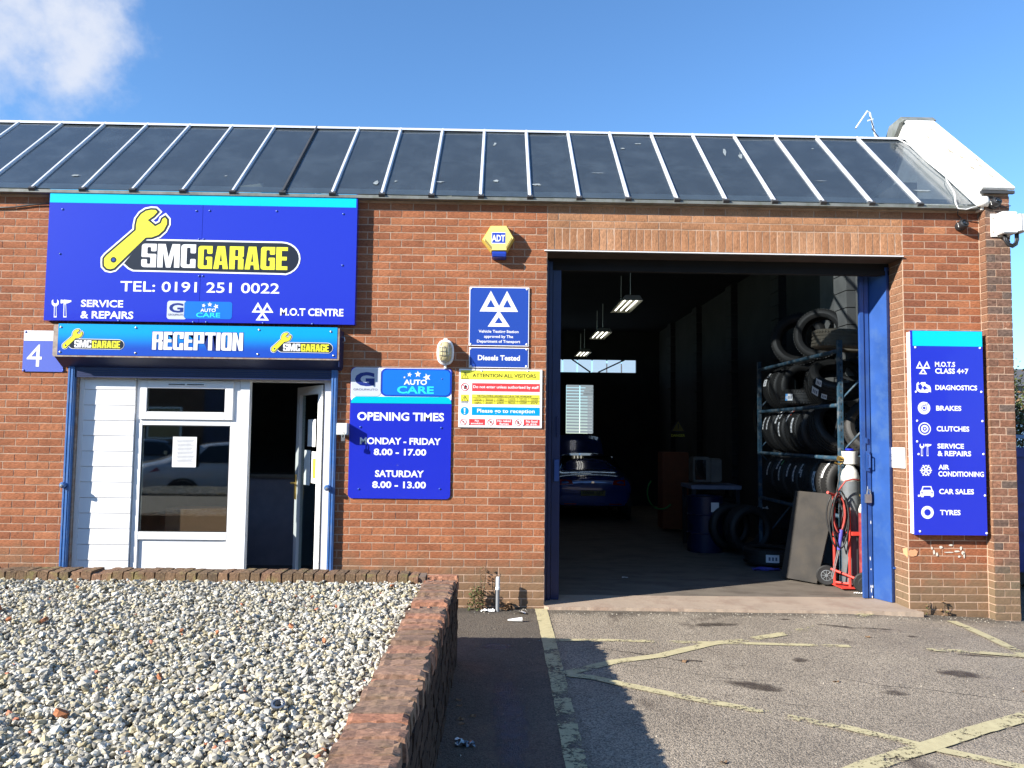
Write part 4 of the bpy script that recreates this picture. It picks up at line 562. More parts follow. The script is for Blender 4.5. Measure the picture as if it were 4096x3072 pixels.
def stain(name, cx, cy, rx, ry, m, seed, rot=0.0, z=.0015):
    r = random.Random(seed); vs = [(cx, cy, gz(cx) + z)]; ww = [0.0]; n = 18
    for ring, wv in ((.45, .12), (1, .75)):
        for k in range(n):
            a = 2 * PI * k / n; u, v = rx * ring * math.cos(a) * r.uniform(.8, 1.15), ry * ring * math.sin(a) * r.uniform(.8, 1.15); x, y = cx + u * math.cos(rot) - v * math.sin(rot), cy + u * math.sin(rot) + v * math.cos(rot)
            vs.append((x, y, gz(x) + z)); ww.append(wv)
    fs = [(0, 1 + k, 1 + (k + 1) % n) for k in range(n)] + [(1 + k, 1 + n + k, 1 + n + (k + 1) % n, 1 + (k + 1) % n) for k in range(n)]
    o = MB().add(vs, fs).build(name, MT[m]); o.data.attributes.new('wear', 'FLOAT', 'POINT').data.foreach_set('value', ww); return tag(o, kind='structure')
def seam(name, pts, wd, m='tar', wv=.1):
    n0 = len(pts); r = random.Random(int(pts[0][0] * 100)); fine = []
    for i in range(n0 - 1):
        for k in range(14): t = k / 14; fine.append((pts[i][0] + (pts[i + 1][0] - pts[i][0]) * t, pts[i][1] + (pts[i + 1][1] - pts[i][1]) * t + r.uniform(-.008, .008)))
    vs = []
    for i, (x, y) in enumerate(fine):
        h = wd * r.uniform(.2, 1); vs += [(x, y - h / 2, gz(x) + .0012), (x, y + h / 2, gz(x) + .0012)]
    o = MB().add(vs, [(2 * i, 2 * i + 1, 2 * i + 3, 2 * i + 2) for i in range(len(fine) - 1)]).build(name, MT[m]); o.data.attributes.new('wear', 'FLOAT', 'POINT').data.foreach_set('value', [wv] * len(vs)); return tag(o, kind='structure')
for i, (a, b, c, d, e_) in enumerate(((1.85, -1.68, .09, .09, 0), (2.62, -.62, .26, .06, -.45), (2.22, -.37, .1, .04, 0), (2.95, -.7, .22, .04, -.2), (3.1, -.95, .07, .05, 0), (2.2, -2.43, .12, .09, 0), (1.0, -1.72, .16, .035, -.1), (3.35, -1.5, .3, .035, -.1), (1.3, -2.3, .3, .12, -.5), (2.9, -2.0, .25, .14, -.3), (1.5, -.6, .3, .1, .1))): stain('oil_stain', a, b, c, d, 'oil', i, e_, .0016 + i * .00012)
for p, wd in (([(.377, -1.39), (.524, -1.482), (.8, -1.6), (.92, -1.715), (1.1, -1.723)], .035), ([(.454, -1.81), (.77, -1.9), (1.1, -2.12), (1.42, -2.2)], .012), ([(1.95, -2.1), (2.16, -2.26), (2.48, -2.36), (2.95, -2.59), (3.6, -2.9)], .018), ([(1.0, -2.47), (1.56, -2.72)], .01), ([(1.27, -1.79), (1.42, -1.85), (1.7, -1.95)], .012)): seam('crack', p, wd)
stain('tarmac_patch', -.38, -2.95, .17, 1.1, 'damp', 50, .04, .0009); stain('tarmac_patch', -.45, -1.35, .22, .13, 'damp', 51, 0, .0010)
# ---------------------------------------------------------------- the garage building
B = empty('garage_building', (0, 0, 0), label='long low red brick workshop with sloping glass roof front and wide open vehicle doorway', cat='garage')
mo = MB()
for x0, x1, z0, z1 in ((-7.6, -4.63, -.2, 3.985), (-4.63, -2.07, 2.3, 3.985), (-2.07, 0, -.2, 3.985), (0, 3.6, 3.53, 3.985), (3.6, 4.46, -.2, 3.985)):
    mo.box(x0, x1, .0034, .34, z0, z1)
mo.box(4.388, 4.63, -.1065, .34, -.2, 4.16)
mo.build('wall', MT['mortar'], B)

def brick_mesh(L, H, D, seed, nx=6, nz=2, rough=.0007, axis='y'):
    """front face is a shallow relief grid facing -y, sides go back by D"""
    r = random.Random(seed); vs = []; fs = []
    for j in range(nz + 1):
        for i in range(nx + 1):
            e = (i in (0, nx)) or (j in (0, nz))
            vs.append((-L / 2 + L * i / nx + (r.uniform(-.001, .001) if i in (0, nx) else 0), (.0012 if e else 0) + r.uniform(-rough, rough), -H / 2 + H * j / nz + (r.uniform(-.0008, .0008) if j in (0, nz) else 0)))
    I = lambda i, j: j * (nx + 1) + i
    fs += [(I(i, j), I(i + 1, j), I(i + 1, j + 1), I(i, j + 1)) for j in range(nz) for i in range(nx)]
    ring = [I(i, 0) for i in range(nx)] + [I(nx, j) for j in range(nz)] + [I(i, nz) for i in range(nx, 0, -1)] + [I(0, j) for j in range(nz, 0, -1)]
    n0 = len(vs); vs += [(vs[k][0], D, vs[k][2]) for k in ring]; n = len(ring)
    fs += [(ring[k], n0 + k, n0 + (k + 1) % n, ring[(k + 1) % n]) for k in range(n)]
    return vs, fs
def make_variants(name, L, H, D, n, mt, **k):
    o = []
    for i in range(n):
        vs, fs = brick_mesh(L, H, D, i * 13 + 5, **k); o.append((vs, fs, MB().add(vs, fs).build(name, mt, mesh_only=True)))
    return o
V_st = make_variants('brick', .215, .065, .02, 8, MT['brick'])
V_so = make_variants('brick', .065, .215, .02, 6, MT['soldier'], nx=2, nz=6)
V_pr = make_variants('brick', .215, .065, .02, 6, MT['pier_brick'], rough=.0008)
V_rv = make_variants('brick', .215, .065, .02, 6, MT['reveal_brick'])
V_li = make_variants('brick', .215, .065, .02, 6, MT['soldier'])
HIDE = [(-4.95, -1.85, 2.65, 4.0), (-4.75, -1.9, 2.3, 2.7), (-1.93, -.93, 1.0, 2.35), (-.8, -.16, 2.3, 3.15), (-.9, -.02, 1.7, 2.34), (3.6, 4.36, .7, 2.78)]
class BrickBatch:
    def __init__(s): s.items = []
    def put(s, var, loc, sx=1, rot=0, sz=1, tone=None, force=None):
        t = tone if tone is not None else min(1, max(0, random.gauss(.45, .2)))
        s.items.append((var, loc, sx, rot, sz, t))
    def build(s, parent, limit, budget_name='brick'):
        def score(it):
            p = Vector(it[1]); hid = any(a < p.x < b and c < p.z < d and p.y < .005 for a, b, c, d in HIDE) or p.z < -.05
            v = p - CAM; u = v.dot(RT) / v.dot(FW); q = v.dot(UP) / v.dot(FW)
            if abs(u) > .655 or abs(q) > .49: hid = True
            return (hid, v.length / max(.3, it[2]))
        it = sorted(s.items, key=score); big = it[:limit]; rest = it[limit:]
        for var, loc, sx, rot, sz, t in big:
            o = bpy.data.objects.new(budget_name, var[2]); COL.objects.link(o); o.parent = parent; o.location = loc; o.scale = (sx, 1, sz); o.rotation_euler = (0, 0, rot); o.color = (t, t, t, 1)
        by = {}
        for r in rest: by.setdefault(r[0][2].materials[0].name, []).append(r)
        V = []; F = []; T = []; mi = []; names = list(by)
        for k, nm in enumerate(names):
            for var, loc, sx, rot, sz, t in by[nm]:
                n = len(V); c, sn = math.cos(rot), math.sin(rot)
                for (x, y, z) in var[0]:
                    x *= sx; z *= sz; V.append((loc[0] + x * c - y * sn, loc[1] + x * sn + y * c, loc[2] + z)); T.append(t)
                F += [tuple(n + i for i in f) for f in var[1]]; mi += [k] * len(var[1])
        if V:
            me = bpy.data.meshes.new('brickwork'); me.from_pydata(V, [], F)
            for nm in names: me.materials.append(bpy.data.materials[nm])
            me.polygons.foreach_set('material_index', mi)
            a = me.attributes.new('tone', 'FLOAT_COLOR', 'POINT'); a.data.foreach_set('color', [q for t in T for q in (t, t, t, 1)])
            me.update(); o = bpy.data.objects.new('brickwork', me); COL.objects.link(o); o.parent = parent; o.color = (0, 0, 0, 1); tag(o, kind='stuff')
bb = BrickBatch()
def course(x0, x1, k, var, y=0.0, off=0.0, rot=0, org=(0, 0), tone=None, base_z=0):
    """stretcher course k between x0 and x1 on the face y"""
    j = off + (.1125 if k % 2 else 0); n = math.floor((x0 + j) / .225) - 1
    z = base_z + k * .075 + .037
    while True:
        a = n * .225 - j; b = a + .225; n += 1
        if a >= x1 - .01: break
        a2, b2 = max(a, x0), min(b, x1)
        if b2 - a2 < .035: continue
        L = b2 - a2 - .0095; cx = (a2 + b2) / 2
        t = tone() if tone else min(1, max(0, random.gauss(.45, .13)))
        jx = random.uniform(-.0015, .0015); jy = random.uniform(-.0007, .0007)
        if rot == 0: bb.put(random.choice(var), (cx + jx, y + jy, z + random.uniform(-.001, .001)), L / .215, 0, 1, t)
        else: bb.put(random.choice(var), (org[0] + jy, org[1] + cx, z), L / .215, rot, 1, t)
for k in range(-2, 53):
    z = k * .075
    course(-7.6, -4.632, k, V_st)
    if z >= 2.25: course(-4.632, -2.068, k, V_st)
    course(-2.068, -.001, k, V_st)
    if k >= 50: course(.0, 3.6, k, V_li, tone=lambda: random.gauss(.4, .18))
    course(3.601, 4.385, k, V_st, off=-.0, tone=lambda: random.gauss(.32, .2))
for k in range(-3, 55):
    # pilaster: two unequal bricks per course on the front, one on the return
    cut = 4.386 + (.152 if k % 2 else .092); z = k * .075 + .037
    tn = (lambda: random.gauss(.38, .22)) if not 38 < k < 50 else (lambda: random.gauss(.12, .12))
    for a, b in ((4.386, cut), (cut, 4.636)): bb.put(random.choice(V_pr), ((a + b) / 2, -.11 + random.uniform(-.002, .002), z), (b - a - .009) / .215, 0, 1, min(1, max(0, tn())))
    bb.put(random.choice(V_rv), (4.386 - .005, -.06, z), .095 / .215, -PI / 2, 1, min(1, max(0, tn())))
    bb.put(random.choice(V_pr), (4.64, .06, z), 1.5, PI / 2, 1)
for i in range(48): bb.put(random.choice(V_so), (.0375 + i * .075, random.uniform(-.002, .002), 3.525 + .1115 + random.uniform(-.001, .001)), 1, 0, 1)
for k in range(-1, 47):   # right-hand reveal
    z = k * .075 + .037
    cuts = [.012, .118, .235, .34] if k % 2 else [.012, .225, .34]
    for a, b in zip(cuts, cuts[1:]): bb.put(random.choice(V_rv), (3.594, (a + b) / 2, z), (b - a - .009) / .215, -PI / 2, 1, random.gauss(.5, .16))
bb.build(B, 296)
# orange patch of brick repair on the pier corner
def blob(cx, cz, rx, rz, y, n=16, seed=1):
    r = random.Random(seed); return [(cx + rx * math.cos(2 * PI * k / n) * r.uniform(.75, 1.1), y, cz + rz * math.sin(2 * PI * k / n) * r.uniform(.75, 1.1)) for k in range(n)]
rp = MB(); p = blob(3.64, .55, .055, .04, -.0045); rp.add(p, [tuple(range(len(p)))])
rp.add([(3.5935, y, z) for y, z in ((.005, .5), (.09, .53), (.1, .58), (.005, .6))], [(0, 1, 2, 3)])
rp.build('brick_patch', mat('repair mortar', (.62, .3, .15), .9, bump=.002, bscale=80), B)
lime = MB()
for q, (cx, cz, rx, rz) in enumerate(((3.92, .61, .018, .014), (4.0, .56, .05, .006), (4.08, .57, .03, .01), (3.88, .54, .012, .02), (3.85, .56, .012, .025), (4.12, .6, .012, .02), (4.14, .555, .018, .02), (4.1, .52, .015, .012), (4.15, .53, .01, .03), (3.83, .6, .01, .015), (4.02, .63, .02, .01))):
    p = blob(cx, cz, rx, rz, -.0052, 12, q); lime.add(p, [tuple(range(12))])
tag(lime.build('lime_splash', mat('lime bloom', (.6, .56, .48), .9, bump=.002, bscale=120), B), kind='stuff')

# eaves: bedding mortar, lead strip, shadow gap
box('eaves_bed', MT['mortar'], -7.6, 4.36, -.012, .1, 3.978, 3.992, B)
gt = MB(); xs = np.linspace(-7.6, 4.36, 90)
gt.prism([(-.09, 3.993), (.12, 3.993), (.12, 4.02), (-.07, 4.03), (-.092, 4.022)], -7.6, 4.36, 'x'); gt.build('eaves_flashing', MT['lead'], B)
# patent glazing
E0 = Vector((0, -.06, 4.036)); E1 = Vector((0, 1.25, 5.215)); dirv = (E1 - E0).normalized(); nrm = Vector((0, -dirv.z, dirv.y)); SL = (E1 - E0).length
def RP(x, t, h=0): p = E0 + dirv * t + nrm * h; return Vector((x, p.y, p.z))
barx = [3.742 - .4905 * i for i in range(24)]
edges = [4.335] + barx
pane_mb = None
for i in range(len(edges) - 1):
    a, b = edges[i + 1] + .012, edges[i] - .012; q = MB(); n = 6; vs = []; tl = [random.uniform(-.006, .006) for _ in range(4)]
    for j in range(n + 1):
        for x in (a, (a + b) / 2, b): vs.append(RP(x, SL * j / n, .010 + tl[0] * j / n + tl[1] * (x - a) + random.uniform(-.0012, .0012)))
    q.add(vs, [(3 * j + k, 3 * j + k + 1, 3 * j + k + 4, 3 * j + k + 3) for j in range(n) for k in range(2)])
    o = q.build('roof_pane', MT['roof_glass'], B, smooth=True)
up = MB()
for x0, x1 in zip(edges[1:], edges): up.add([RP(x0 + .01, .0, .005), RP(x1 - .01, 0, .005), RP(x1 - .01, .12, .006), RP(x0 + .01, .12, .006)], [(0, 1, 2, 3)])
dp = MB(); r = random.Random(31)
for (x, t, a, b) in ((-.52, .35, .05, .03), (-1.75, .25, .03, .05), (-1.55, .3, .02, .015), (-1.1, .3, .09, .012), (-.1, .28, .06, .03), (.9, 1.3, .03, .02), (.55, .6, .12, .006), (2.05, 1.25, .02, .12), (2.2, 1.15, .03, .09), (-.55, 1.35, .02, .05), (2.9, .5, .09, .006), (1.1, 1.45, .05, .015), (-4.8, .3, .06, .02), (-3.3, .35, .02, .01), (3.1, 1.4, .02, .015), (3.9, .3, .1, .02)):
    vs = [RP(x + a * math.cos(2 * PI * k / 13) * r.uniform(.3, 1.1) + .15 * b * math.sin(2 * PI * k / 13), t + b * math.sin(2 * PI * k / 13) * r.uniform(.4, 1.2), .0165) for k in range(13)]; dp.add(vs, [tuple(range(13))])
dpo = dp.build('bird_dropping', mat('thin bird lime', (.22, .25, .26), .8, var=.4, vscale=30), B); tag(dpo, kind='stuff')
up.build('kerb_upstand', mat('grey upstand', (.2, .23, .24), .6, var=.2, vscale=6), B)
bar = MB()
def bxm(x0, x1, t0, t1, h0, h1): return [RP(x, t, h) for t in (t0, t1) for h in (h0, h1) for x in (x0, x1)]
bar.add(bxm(-.019, .019, -.02, SL + .01, .0, .022), [(0, 2, 3, 1), (4, 5, 7, 6), (0, 1, 5, 4), (2, 6, 7, 3), (0, 4, 6, 2), (1, 3, 7, 5)])
bar.add(bxm(-.009, .009, -.02, SL + .01, .022, .034), [(0, 2, 3, 1), (4, 5, 7, 6), (0, 1, 5, 4), (2, 6, 7, 3), (0, 4, 6, 2), (1, 3, 7, 5)])
bme = bar.build('glazing_bar', MT['alu'], mesh_only=True)
cp = MB().add(bxm(-.03, .03, -.045, .0, -.004, .03), [(0, 2, 3, 1), (4, 5, 7, 6), (0, 1, 5, 4), (2, 6, 7, 3), (0, 4, 6, 2), (1, 3, 7, 5)])
cme = cp.build('bar_end_cap', MT['alu_dark'], mesh_only=True)
dk = bme.copy(); dk.materials[0] = MT['alu_dark']
for i, x in enumerate(barx):
    o = child('glazing_bar', dk if i == 13 else bme, B, (x, 0, 0)); child('end_cap', cme, o)
rd = MB(); rd.prism([(E1.y - .05, E1.z - .01), (E1.y + .1, E1.z + .03), (E1.y + .1, E1.z + .045), (E1.y - .02, E1.z + .026), (E1.y - .05, E1.z + .0)], -7.6, 4.335, 'x')
rd.build('ridge_flashing', MT['alu'], B)
box('ridge_capping', MT['lead'], -7.6, 4.335, E1.y + .06, E1.y + .25, E1.z + .03, E1.z + .06, B)
# solid roof behind the ridge, ceiling, interior shell
sh = MB(); sh.prism([(E1.y + .02, E1.z - .02), (E1.y + .1, E1.z + .03), (3.2, 4.75), (14.4, 4.75), (14.4, 4.62), (3.2, 4.62), (1.6, E1.z - .25)], -7.6, 4.34, 'x'); sh.build('roof', MT['int_dark'], B)
shell = MB()
nw = MB(); nw.box(4.10, 4.35, .345, 1.0, -.3, 4.05); nw.box(4.10, 4.35, 1.0, 3.2, -.3, 4.62); nw.build('daylit_wall', MT['int_near'], B)  # near bay wall, paler to carry the daylight reaching it
shell.box(4.1, 4.35, 3.2, 14.4, -.3, 4.62)
gi = MB(); gi.prism([(.0, 3.99), (1.3, 3.99), (1.3, 5.2), (E1.y, E1.z - .03), (E0.y + .04, E0.z - .01)], 4.318, 4.345, 'x'); gi.build('gable_inner_face', MT['white_render'], B)
shell.box(-.55, -.3, .345, 14.4, -.3, 3.5)
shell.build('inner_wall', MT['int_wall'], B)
# blockwork piers on the right-hand inner wall, each with its own courses
for y in (2.1, 4.5, 7.0, 9.6, 12.2):
    q = MB(); zz = -.2
    while zz < 4.5: q.box(3.98, 4.101, y, y + .38, zz, min(zz + .21, 4.6)); zz += .222
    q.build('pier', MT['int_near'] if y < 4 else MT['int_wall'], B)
# rear wall with clerestory and louvred window
yb = 14.2; k = .878; fx = lambda x: -.479 + (x + .479) * k; fz = lambda z: 1.675 + (z - 1.675) * k
rw = MB(); X0, X1 = fx(1.73), fx(2.62); Z0, Z1 = fz(1.72), fz(3.28); C0, C1 = fz(3.69), fz(4.10); CX = fx(4.0)
rw.box(-7, X0, yb, yb + .25, -.5, C0); rw.box(X1, 4.1, yb, yb + .25, -.5, C0); rw.box(X0, X1, yb, yb + .25, -.5, Z0); rw.box(X0, X1, yb, yb + .25, Z1, C0); rw.box(-7, 4.1, yb, yb + .25, C1, 4.7); rw.box(CX, 4.1, yb, yb + .25, C0, C1)
rw.build('rear_wall', MT['int_wall'], B)
lw = box('rear_window', MT['gasket'], X0 - .04, X1 + .04, yb - .02, yb + .06, Z0 - .05, Z0, B)
for i in range(2):
    for j in range(16):
        a = X0 + (X1 - X0) * i / 2; h = (Z1 - Z0) / 16
        o = box('pane', MT['pane_glow'], a + .012, a + (X1 - X0) / 2 - .012, yb + .04, yb + .05, Z0 + h * j + .012, Z0 + h * (j + 1), None); o.parent = lw
cl = box('clerestory', MT['gasket'], 0, CX, yb - .02, yb + .05, C0 - .04, C0, B)
for i in range(9):
    a = CX - .42 * (i + 1)
    if a < -.2: break
    o = box('pane', mat('glowing clerestory pane', (.45, .62, .8), .4, emit=.5), a + .02, a + .4, yb + .04, yb + .05, C0 + .01, C1, None); o.parent = cl  # clerestory panes glow in place of daylight from outside
for p, q in (((fx(1.9), C1), (fx(2.5), C0)), ((fx(2.75), C0), (fx(3.6), C1))):
    o = MB().tube([(p[0], yb - .05, p[1]), (q[0], yb - .05, q[1])], .022, 6).build('brace', MT['gasket'], None); o.parent = cl
# doorway: lintel soffit, head frame, sliding leaves
box('lintel_angle', MT['white_metal'], -.03, 3.6, -.022, .004, 3.508, 3.518, B)
box('soffit_board', mat('soffit timber', (.06, .042, .03), .85, var=.3), .0, 3.6, .006, .27, 3.50, 3.522, B)
box('head_rail', MT['int_dark'], .0, 3.6, .272, .36, 3.38, 3.5, B); box('head_track', MT['int_dark'], .0, 3.6, .262, .271, 3.375, 3.42, B)  # head rail near black, the lintel's shade put into its colour
DR = empty('door_leaf', (3.47, .3, 0)); DR.parent = B
def dl(nm, mt, *a, bevel=0):
    o = box(nm, mt, *a, bevel=bevel); o.data.transform(Matrix.Translation((-3.47, -.3, 0))); o.parent = DR; return o
# folded leaf standing in the right of the doorway: flat sheet, stile, return
q = MB(); q.prism([(3.555, .255), (3.575, .262), (3.49, .50), (3.468, .49)], .012, 3.46, 'z'); o = q.build('leaf_sheet', MT['blue_paint']); o.data.transform(Matrix.Translation((-3.47, -.3, 0))); o.parent = DR
dl('stile', MT['blue_paint'], 3.415, 3.466, .462, .50, .012, 3.46, bevel=.004)
dl('stile', MT['blue_paint'], 3.362, 3.409, .452, .49, .012, 3.46, bevel=.004)
dl('edge_strip', MT['blue_dark'], 3.572, 3.592, .262, .3, .012, 3.46, bevel=.003)
dl('hinge', MT['blue_paint'], 3.575, 3.597, .245, .262, .35, .37); dl('bolt_guide', MT['blue_paint'], 3.40, 3.425, .445, .46, 1.62, 1.68)
h = MB(); h.tube([(3.425, .45, 1.36), (3.425, .40, 1.37), (3.425, .40, 1.5), (3.425, .45, 1.51)], .008, 6); h.box(3.41, 3.44, .44, .462, 1.33, 1.54); o = h.build('pull_handle', MT['blue_paint']); o.data.transform(Matrix.Translation((-3.47, -.3, 0))); o.parent = DR
h = MB(); h.box(3.385, 3.45, .425, .462, 1.0, 1.09); h.tube([(3.40, .43, 1.09), (3.41, .43, 1.14), (3.43, .43, 1.14), (3.44, .43, 1.09)], .008, 8); o = h.build('padlock', MT['steel'], bevel=.003); o.data.transform(Matrix.Translation((-3.47, -.3, 0))); o.parent = DR
ch = MB(); r = random.Random(3)
for q_ in range(9):
    z = r.uniform(.02, .5) if q_ < 6 else r.uniform(.7, 2.2); p = blob(3.44 + r.uniform(-.02, .02), z, .006, r.uniform(.008, .03), .4610, 9, q_); ch.add(p, [tuple(range(9))])
o = ch.build('paint_chips', MT['white_plastic']); o.data.transform(Matrix.Translation((-3.47, -.3, 0))); o.parent = DR
DL = empty('door_leaf', (.1, .3, 0)); DL.parent = B
def dl2(nm, mt, *a, bevel=.003):
    o = box(nm, mt, *a, bevel=bevel); o.data.transform(Matrix.Translation((-.1, -.3, 0))); o.parent = DL; return o
dl2('channel', MT['blue_dark'], .0, .035, .2, .3, .01, 3.46); dl2('channel', MT['blue_dark'], .04, .075, .24, .32, .01, 3.46)  # left leaf's paint darkened to hold the jamb's shade
dl2('stile', MT['blue_dark'], .08, .165, .27, .33, .01, 3.42); dl2('lock_case', MT['blue_paint'], .105, .155, .235, .27, 1.2, 1.42)
h = MB(); h.tube([(.13, .268, 1.66), (.13, .235, 1.67), (.13, .235, 1.84), (.13, .268, 1.85)], .007, 6); o = h.build('pull_handle', MT['blue_dark']); o.data.transform(Matrix.Translation((-.1, -.3, 0))); o.parent = DL

# gable parapet with sloping coping on the right end
pw = MB(); off_ = .13
def PY(t, h): p = E0 + dirv * t + nrm * h; return (p.y, p.z)
pw.prism([(-.10, 3.98), (-.10, 4.155), PY(.06, .153), PY(1.93, .153), (1.75, 5.44), (2.6, 5.0), (3.3, 4.6), (3.3, 3.9)], 4.352, 4.62, 'x'); pw.build('gable_parapet', MT['white_render'], B)
cpg = MB(); a0 = PY(.02, .156); a1 = PY(1.94, .156); b0 = PY(.02, .191); b1 = PY(1.94, .191)
cpg.prism([a0, a1, b1, b0], 4.325, 4.665, 'x'); cpg.build('coping_slab', MT['white_render'], B, bevel=.006)
drip = MB(); drip.prism([(a0[0] - .004, a0[1] - .03), (a0[0] + .03, a0[1] - .03), (a0[0] + .03, a0[1] - .002), (a0[0] - .004, a0[1] - .002)], 4.33, 4.665, 'x'); drip.build('coping_drip', MT['alu_dark'], B)
cs = MB(); t_ = SL * .62
cs.add([RP(4.327, t_, .1922), RP(4.664, t_ + .02, .1922), RP(4.664, t_ + .03, .1922), RP(4.327, t_ + .012, .1922)], [(0, 1, 2, 3)])
r = random.Random(9)
for (x, t, a, b) in ((4.42, .95, .02, .09), (4.47, .78, .025, .05), (4.56, .55, .02, .05), (4.45, .5, .02, .06), (4.6, .72, .018, .05), (4.36, 1.35, .012, .1), (4.5, 1.6, .014, .04), (4.55, .3, .015, .06), (4.4, .25, .012, .04)):
    vs = [RP(x + a * math.cos(2 * PI * k / 11) * r.uniform(.5, 1.2), t + b * math.sin(2 * PI * k / 11) * r.uniform(.4, 1.3), .1925) for k in range(11)]; cs.add(vs, [tuple(range(11))])
tag(cs.build('bare_patches', MT['flake'], B), kind='stuff')
lc = MB(); e0 = PY(1.9, .196); lc.prism([e0, (e0[0] + .07, e0[1] + .065), (e0[0] + .35, e0[1] + .06), (e0[0] + .8, e0[1] - .5), (e0[0] + .75, e0[1] - .55), (e0[0] + .1, e0[1] + .0)], 4.30, 4.69, 'x'); lc.build('ridge_lead', MT['lead'], B)
# flashing between the last pane and the parapet
fl_ = MB(); fl_.add([RP(4.30, -.02, .02), RP(4.353, -.02, .02), RP(4.353, SL, .02), RP(4.30, SL, .02), RP(4.349, .04, .152), RP(4.349, SL, .152)], [(0, 1, 2, 3), (1, 4, 5, 2)]); fl_.build('side_flashing', MT['white_render'], B)
bl = MB(); bl.lathe([(.0, 0), (.05, .0), (.07, .03), (.05, .07), (.0, .08)], 9, Matrix.Translation((4.365, -.11, 4.01)) @ Matrix.Scale(1.3, 4, (0, 0, 1))); bl.build('mastic_lump', MT['white_render'], B, smooth=True)

# ---------------------------------------------------------------- reception front
RY = .07
sc = empty('roller_shutter', (-3.35, -.1, 2.28)); sc.parent = B
def rs(o, e=sc): o.data.transform(Matrix.Translation(-e.location)); o.parent = e; return o
q = MB(); q.prism([(-.192, 2.37), (-.192, 2.665), (.0, 2.665), (.0, 2.285), (-.04, 2.275)], -4.735, -2.018, 'x'); rs(q.build('shutter_box', MT['blue_dark']))
q = MB(); q.box(-4.74, -2.012, -.201, -.19, 2.655, 2.672); q.box(-4.74, -2.012, -.201, -.19, 2.362, 2.375); q.box(-4.745, -4.70, -.201, -.19, 2.375, 2.655); q.box(-2.034, -2.012, -.201, -.19, 2.375, 2.655); rs(q.build('frame', MT['rust_frame']))
rs(box('end_plate', MT['blue_dark'], -2.018, -2.010, -.188, .0, 2.30, 2.66))
q = MB(); q.tube([(-2.01, -.1, 2.60), (-1.985, -.1, 2.595), (-1.98, -.1, 2.56), (-2.0, -.1, 2.55)], .006, 6); rs(q.build('hook', MT['steel']))
for i in range(6): rs(box('slat', MT['blue_dark'], -4.61, -2.115, -.035 + .0, -.022, 2.178 + i * .02, 2.196 + i * .02))
for x0, x1 in ((-4.672, -4.612), (-2.112, -2.055)):
    q = MB(); q.box(x0, x1, -.045, -.0, .05, 2.29); q.box(x0 + .012, x0 + .018, -.05, -.044, .05, 2.29); q.box(x1 - .018, x1 - .012, -.05, -.044, .05, 2.29); rs(q.build('guide_rail', MT['blue_rail']))
for x, in ((-4.66,), (-2.12,)):
    q = MB(); M = Matrix.Translation((x, -.045, 1.13)) @ Matrix.Rotation(PI / 2, 4, 'X'); q.lathe([(.03, 0), (.03, .03), (.022, .045), (.0, .046)], 14, M); o = rs(q.build('bullet_lock', MT['blue_rail'], smooth=False))
    M = Matrix.Translation((x, -.09, 1.125)) @ Matrix.Rotation(PI / 2, 4, 'X'); q2 = MB().lathe([(.014, 0), (.014, .006), (.0, .008)], 12, M).build('lock_barrel', MT['steel']); rs(q2)
box('reveal', MT['rust_frame'], -4.635, -4.60, .0, .3, .05, 2.28, B); box('reveal', MT['rust_frame'], -2.1, -2.068, .005, .3, .05, 2.28, B); box('reveal_head', MT['gasket'], -4.6, -2.1, .01, .3, 2.19, 2.28, B)
# clapboard panel: every board its own
cb = empty('cladding_panel', (-4.32, RY, .1)); cb.parent = B
zb = [2.185, 2.061, 1.908, 1.757, 1.607, 1.456, 1.305, 1.154, 1.002, .852, .701, .549, .397, .245, .1]
for a, b in zip(zb[1:], zb):
    q = MB(); q.prism([(RY - .014, a), (RY + .03, a), (RY + .03, b - .001), (RY - .022, b - .001), (RY - .026, a + .006), (RY - .022, a + .002)][::-1], -4.555, -4.058, 'x'); rs(q.build('board', MT['pvc']), cb)
rs(box('edge_trim', MT['pvc'], -4.598, -4.556, RY - .03, RY + .05, .1, 2.186), cb)
# window and door frames in white upvc
WF = empty('reception_window', (-3.55, RY, .1)); WF.parent = B
def wf(nm, x0, x1, z0, z1, y0=0., y1=.06, m='pvc', bevel=.003): return rs(box(nm, MT[m], x0, x1, RY + y0, RY + y1, z0, z1, bevel=bevel), WF)
wf('frame', -4.052, -3.985, .1, 2.186); wf('frame', -3.122, -3.035, .1, 2.186); wf('frame', -3.985, -3.122, 2.150, 2.186); wf('frame', -3.985, -3.122, 1.719, 1.778); wf('frame', -3.985, -3.122, .60, .675)
wf('panel', -3.982, -3.04, .1, .6, .022, .05)
# top-hung light stands proud of the frame
for a in ((-4.012, -3.944, 1.776, 2.164), (-3.178, -3.096, 1.776, 2.164), (-3.944, -3.178, 2.084, 2.164), (-3.944, -3.178, 1.776, 1.852)): wf('sash', *a, -.02, .03)
for a, b, c, d, y in ((-3.95, -3.17, 1.846, 2.09, .0), (-3.99, -3.118, .67, 1.724, .006)):
    g_ = MB()
    for x0, x1, z0, z1 in ((a, a + .012, c, d), (b - .012, b, c, d), (a + .012, b - .012, c, c + .012), (a + .012, b - .012, d - .012, d)): g_.box(x0, x1, RY + y, RY + y + .006, z0, z1)
    rs(g_.build('gasket', MT['gasket']), WF)
wf('trickle_vent', -3.74, -3.375, 2.108, 2.134, -.032, -.02); wf('vent_slot', -3.73, -3.57, 2.118, 2.128, -.0335, -.0315, 'gasket', 0); wf('vent_slot', -3.55, -3.385, 2.118, 2.128, -.0335, -.0315, 'gasket', 0)
for a in ((-3.944, -3.178, 1.852, 2.084, .003, .0045), (-3.981, -3.126, .678, 1.717, .01, .0112)): wf('glass', *a, 'glass', 0)
DF = empty('reception_door', (-2.55, RY, .1)); DF.parent = B
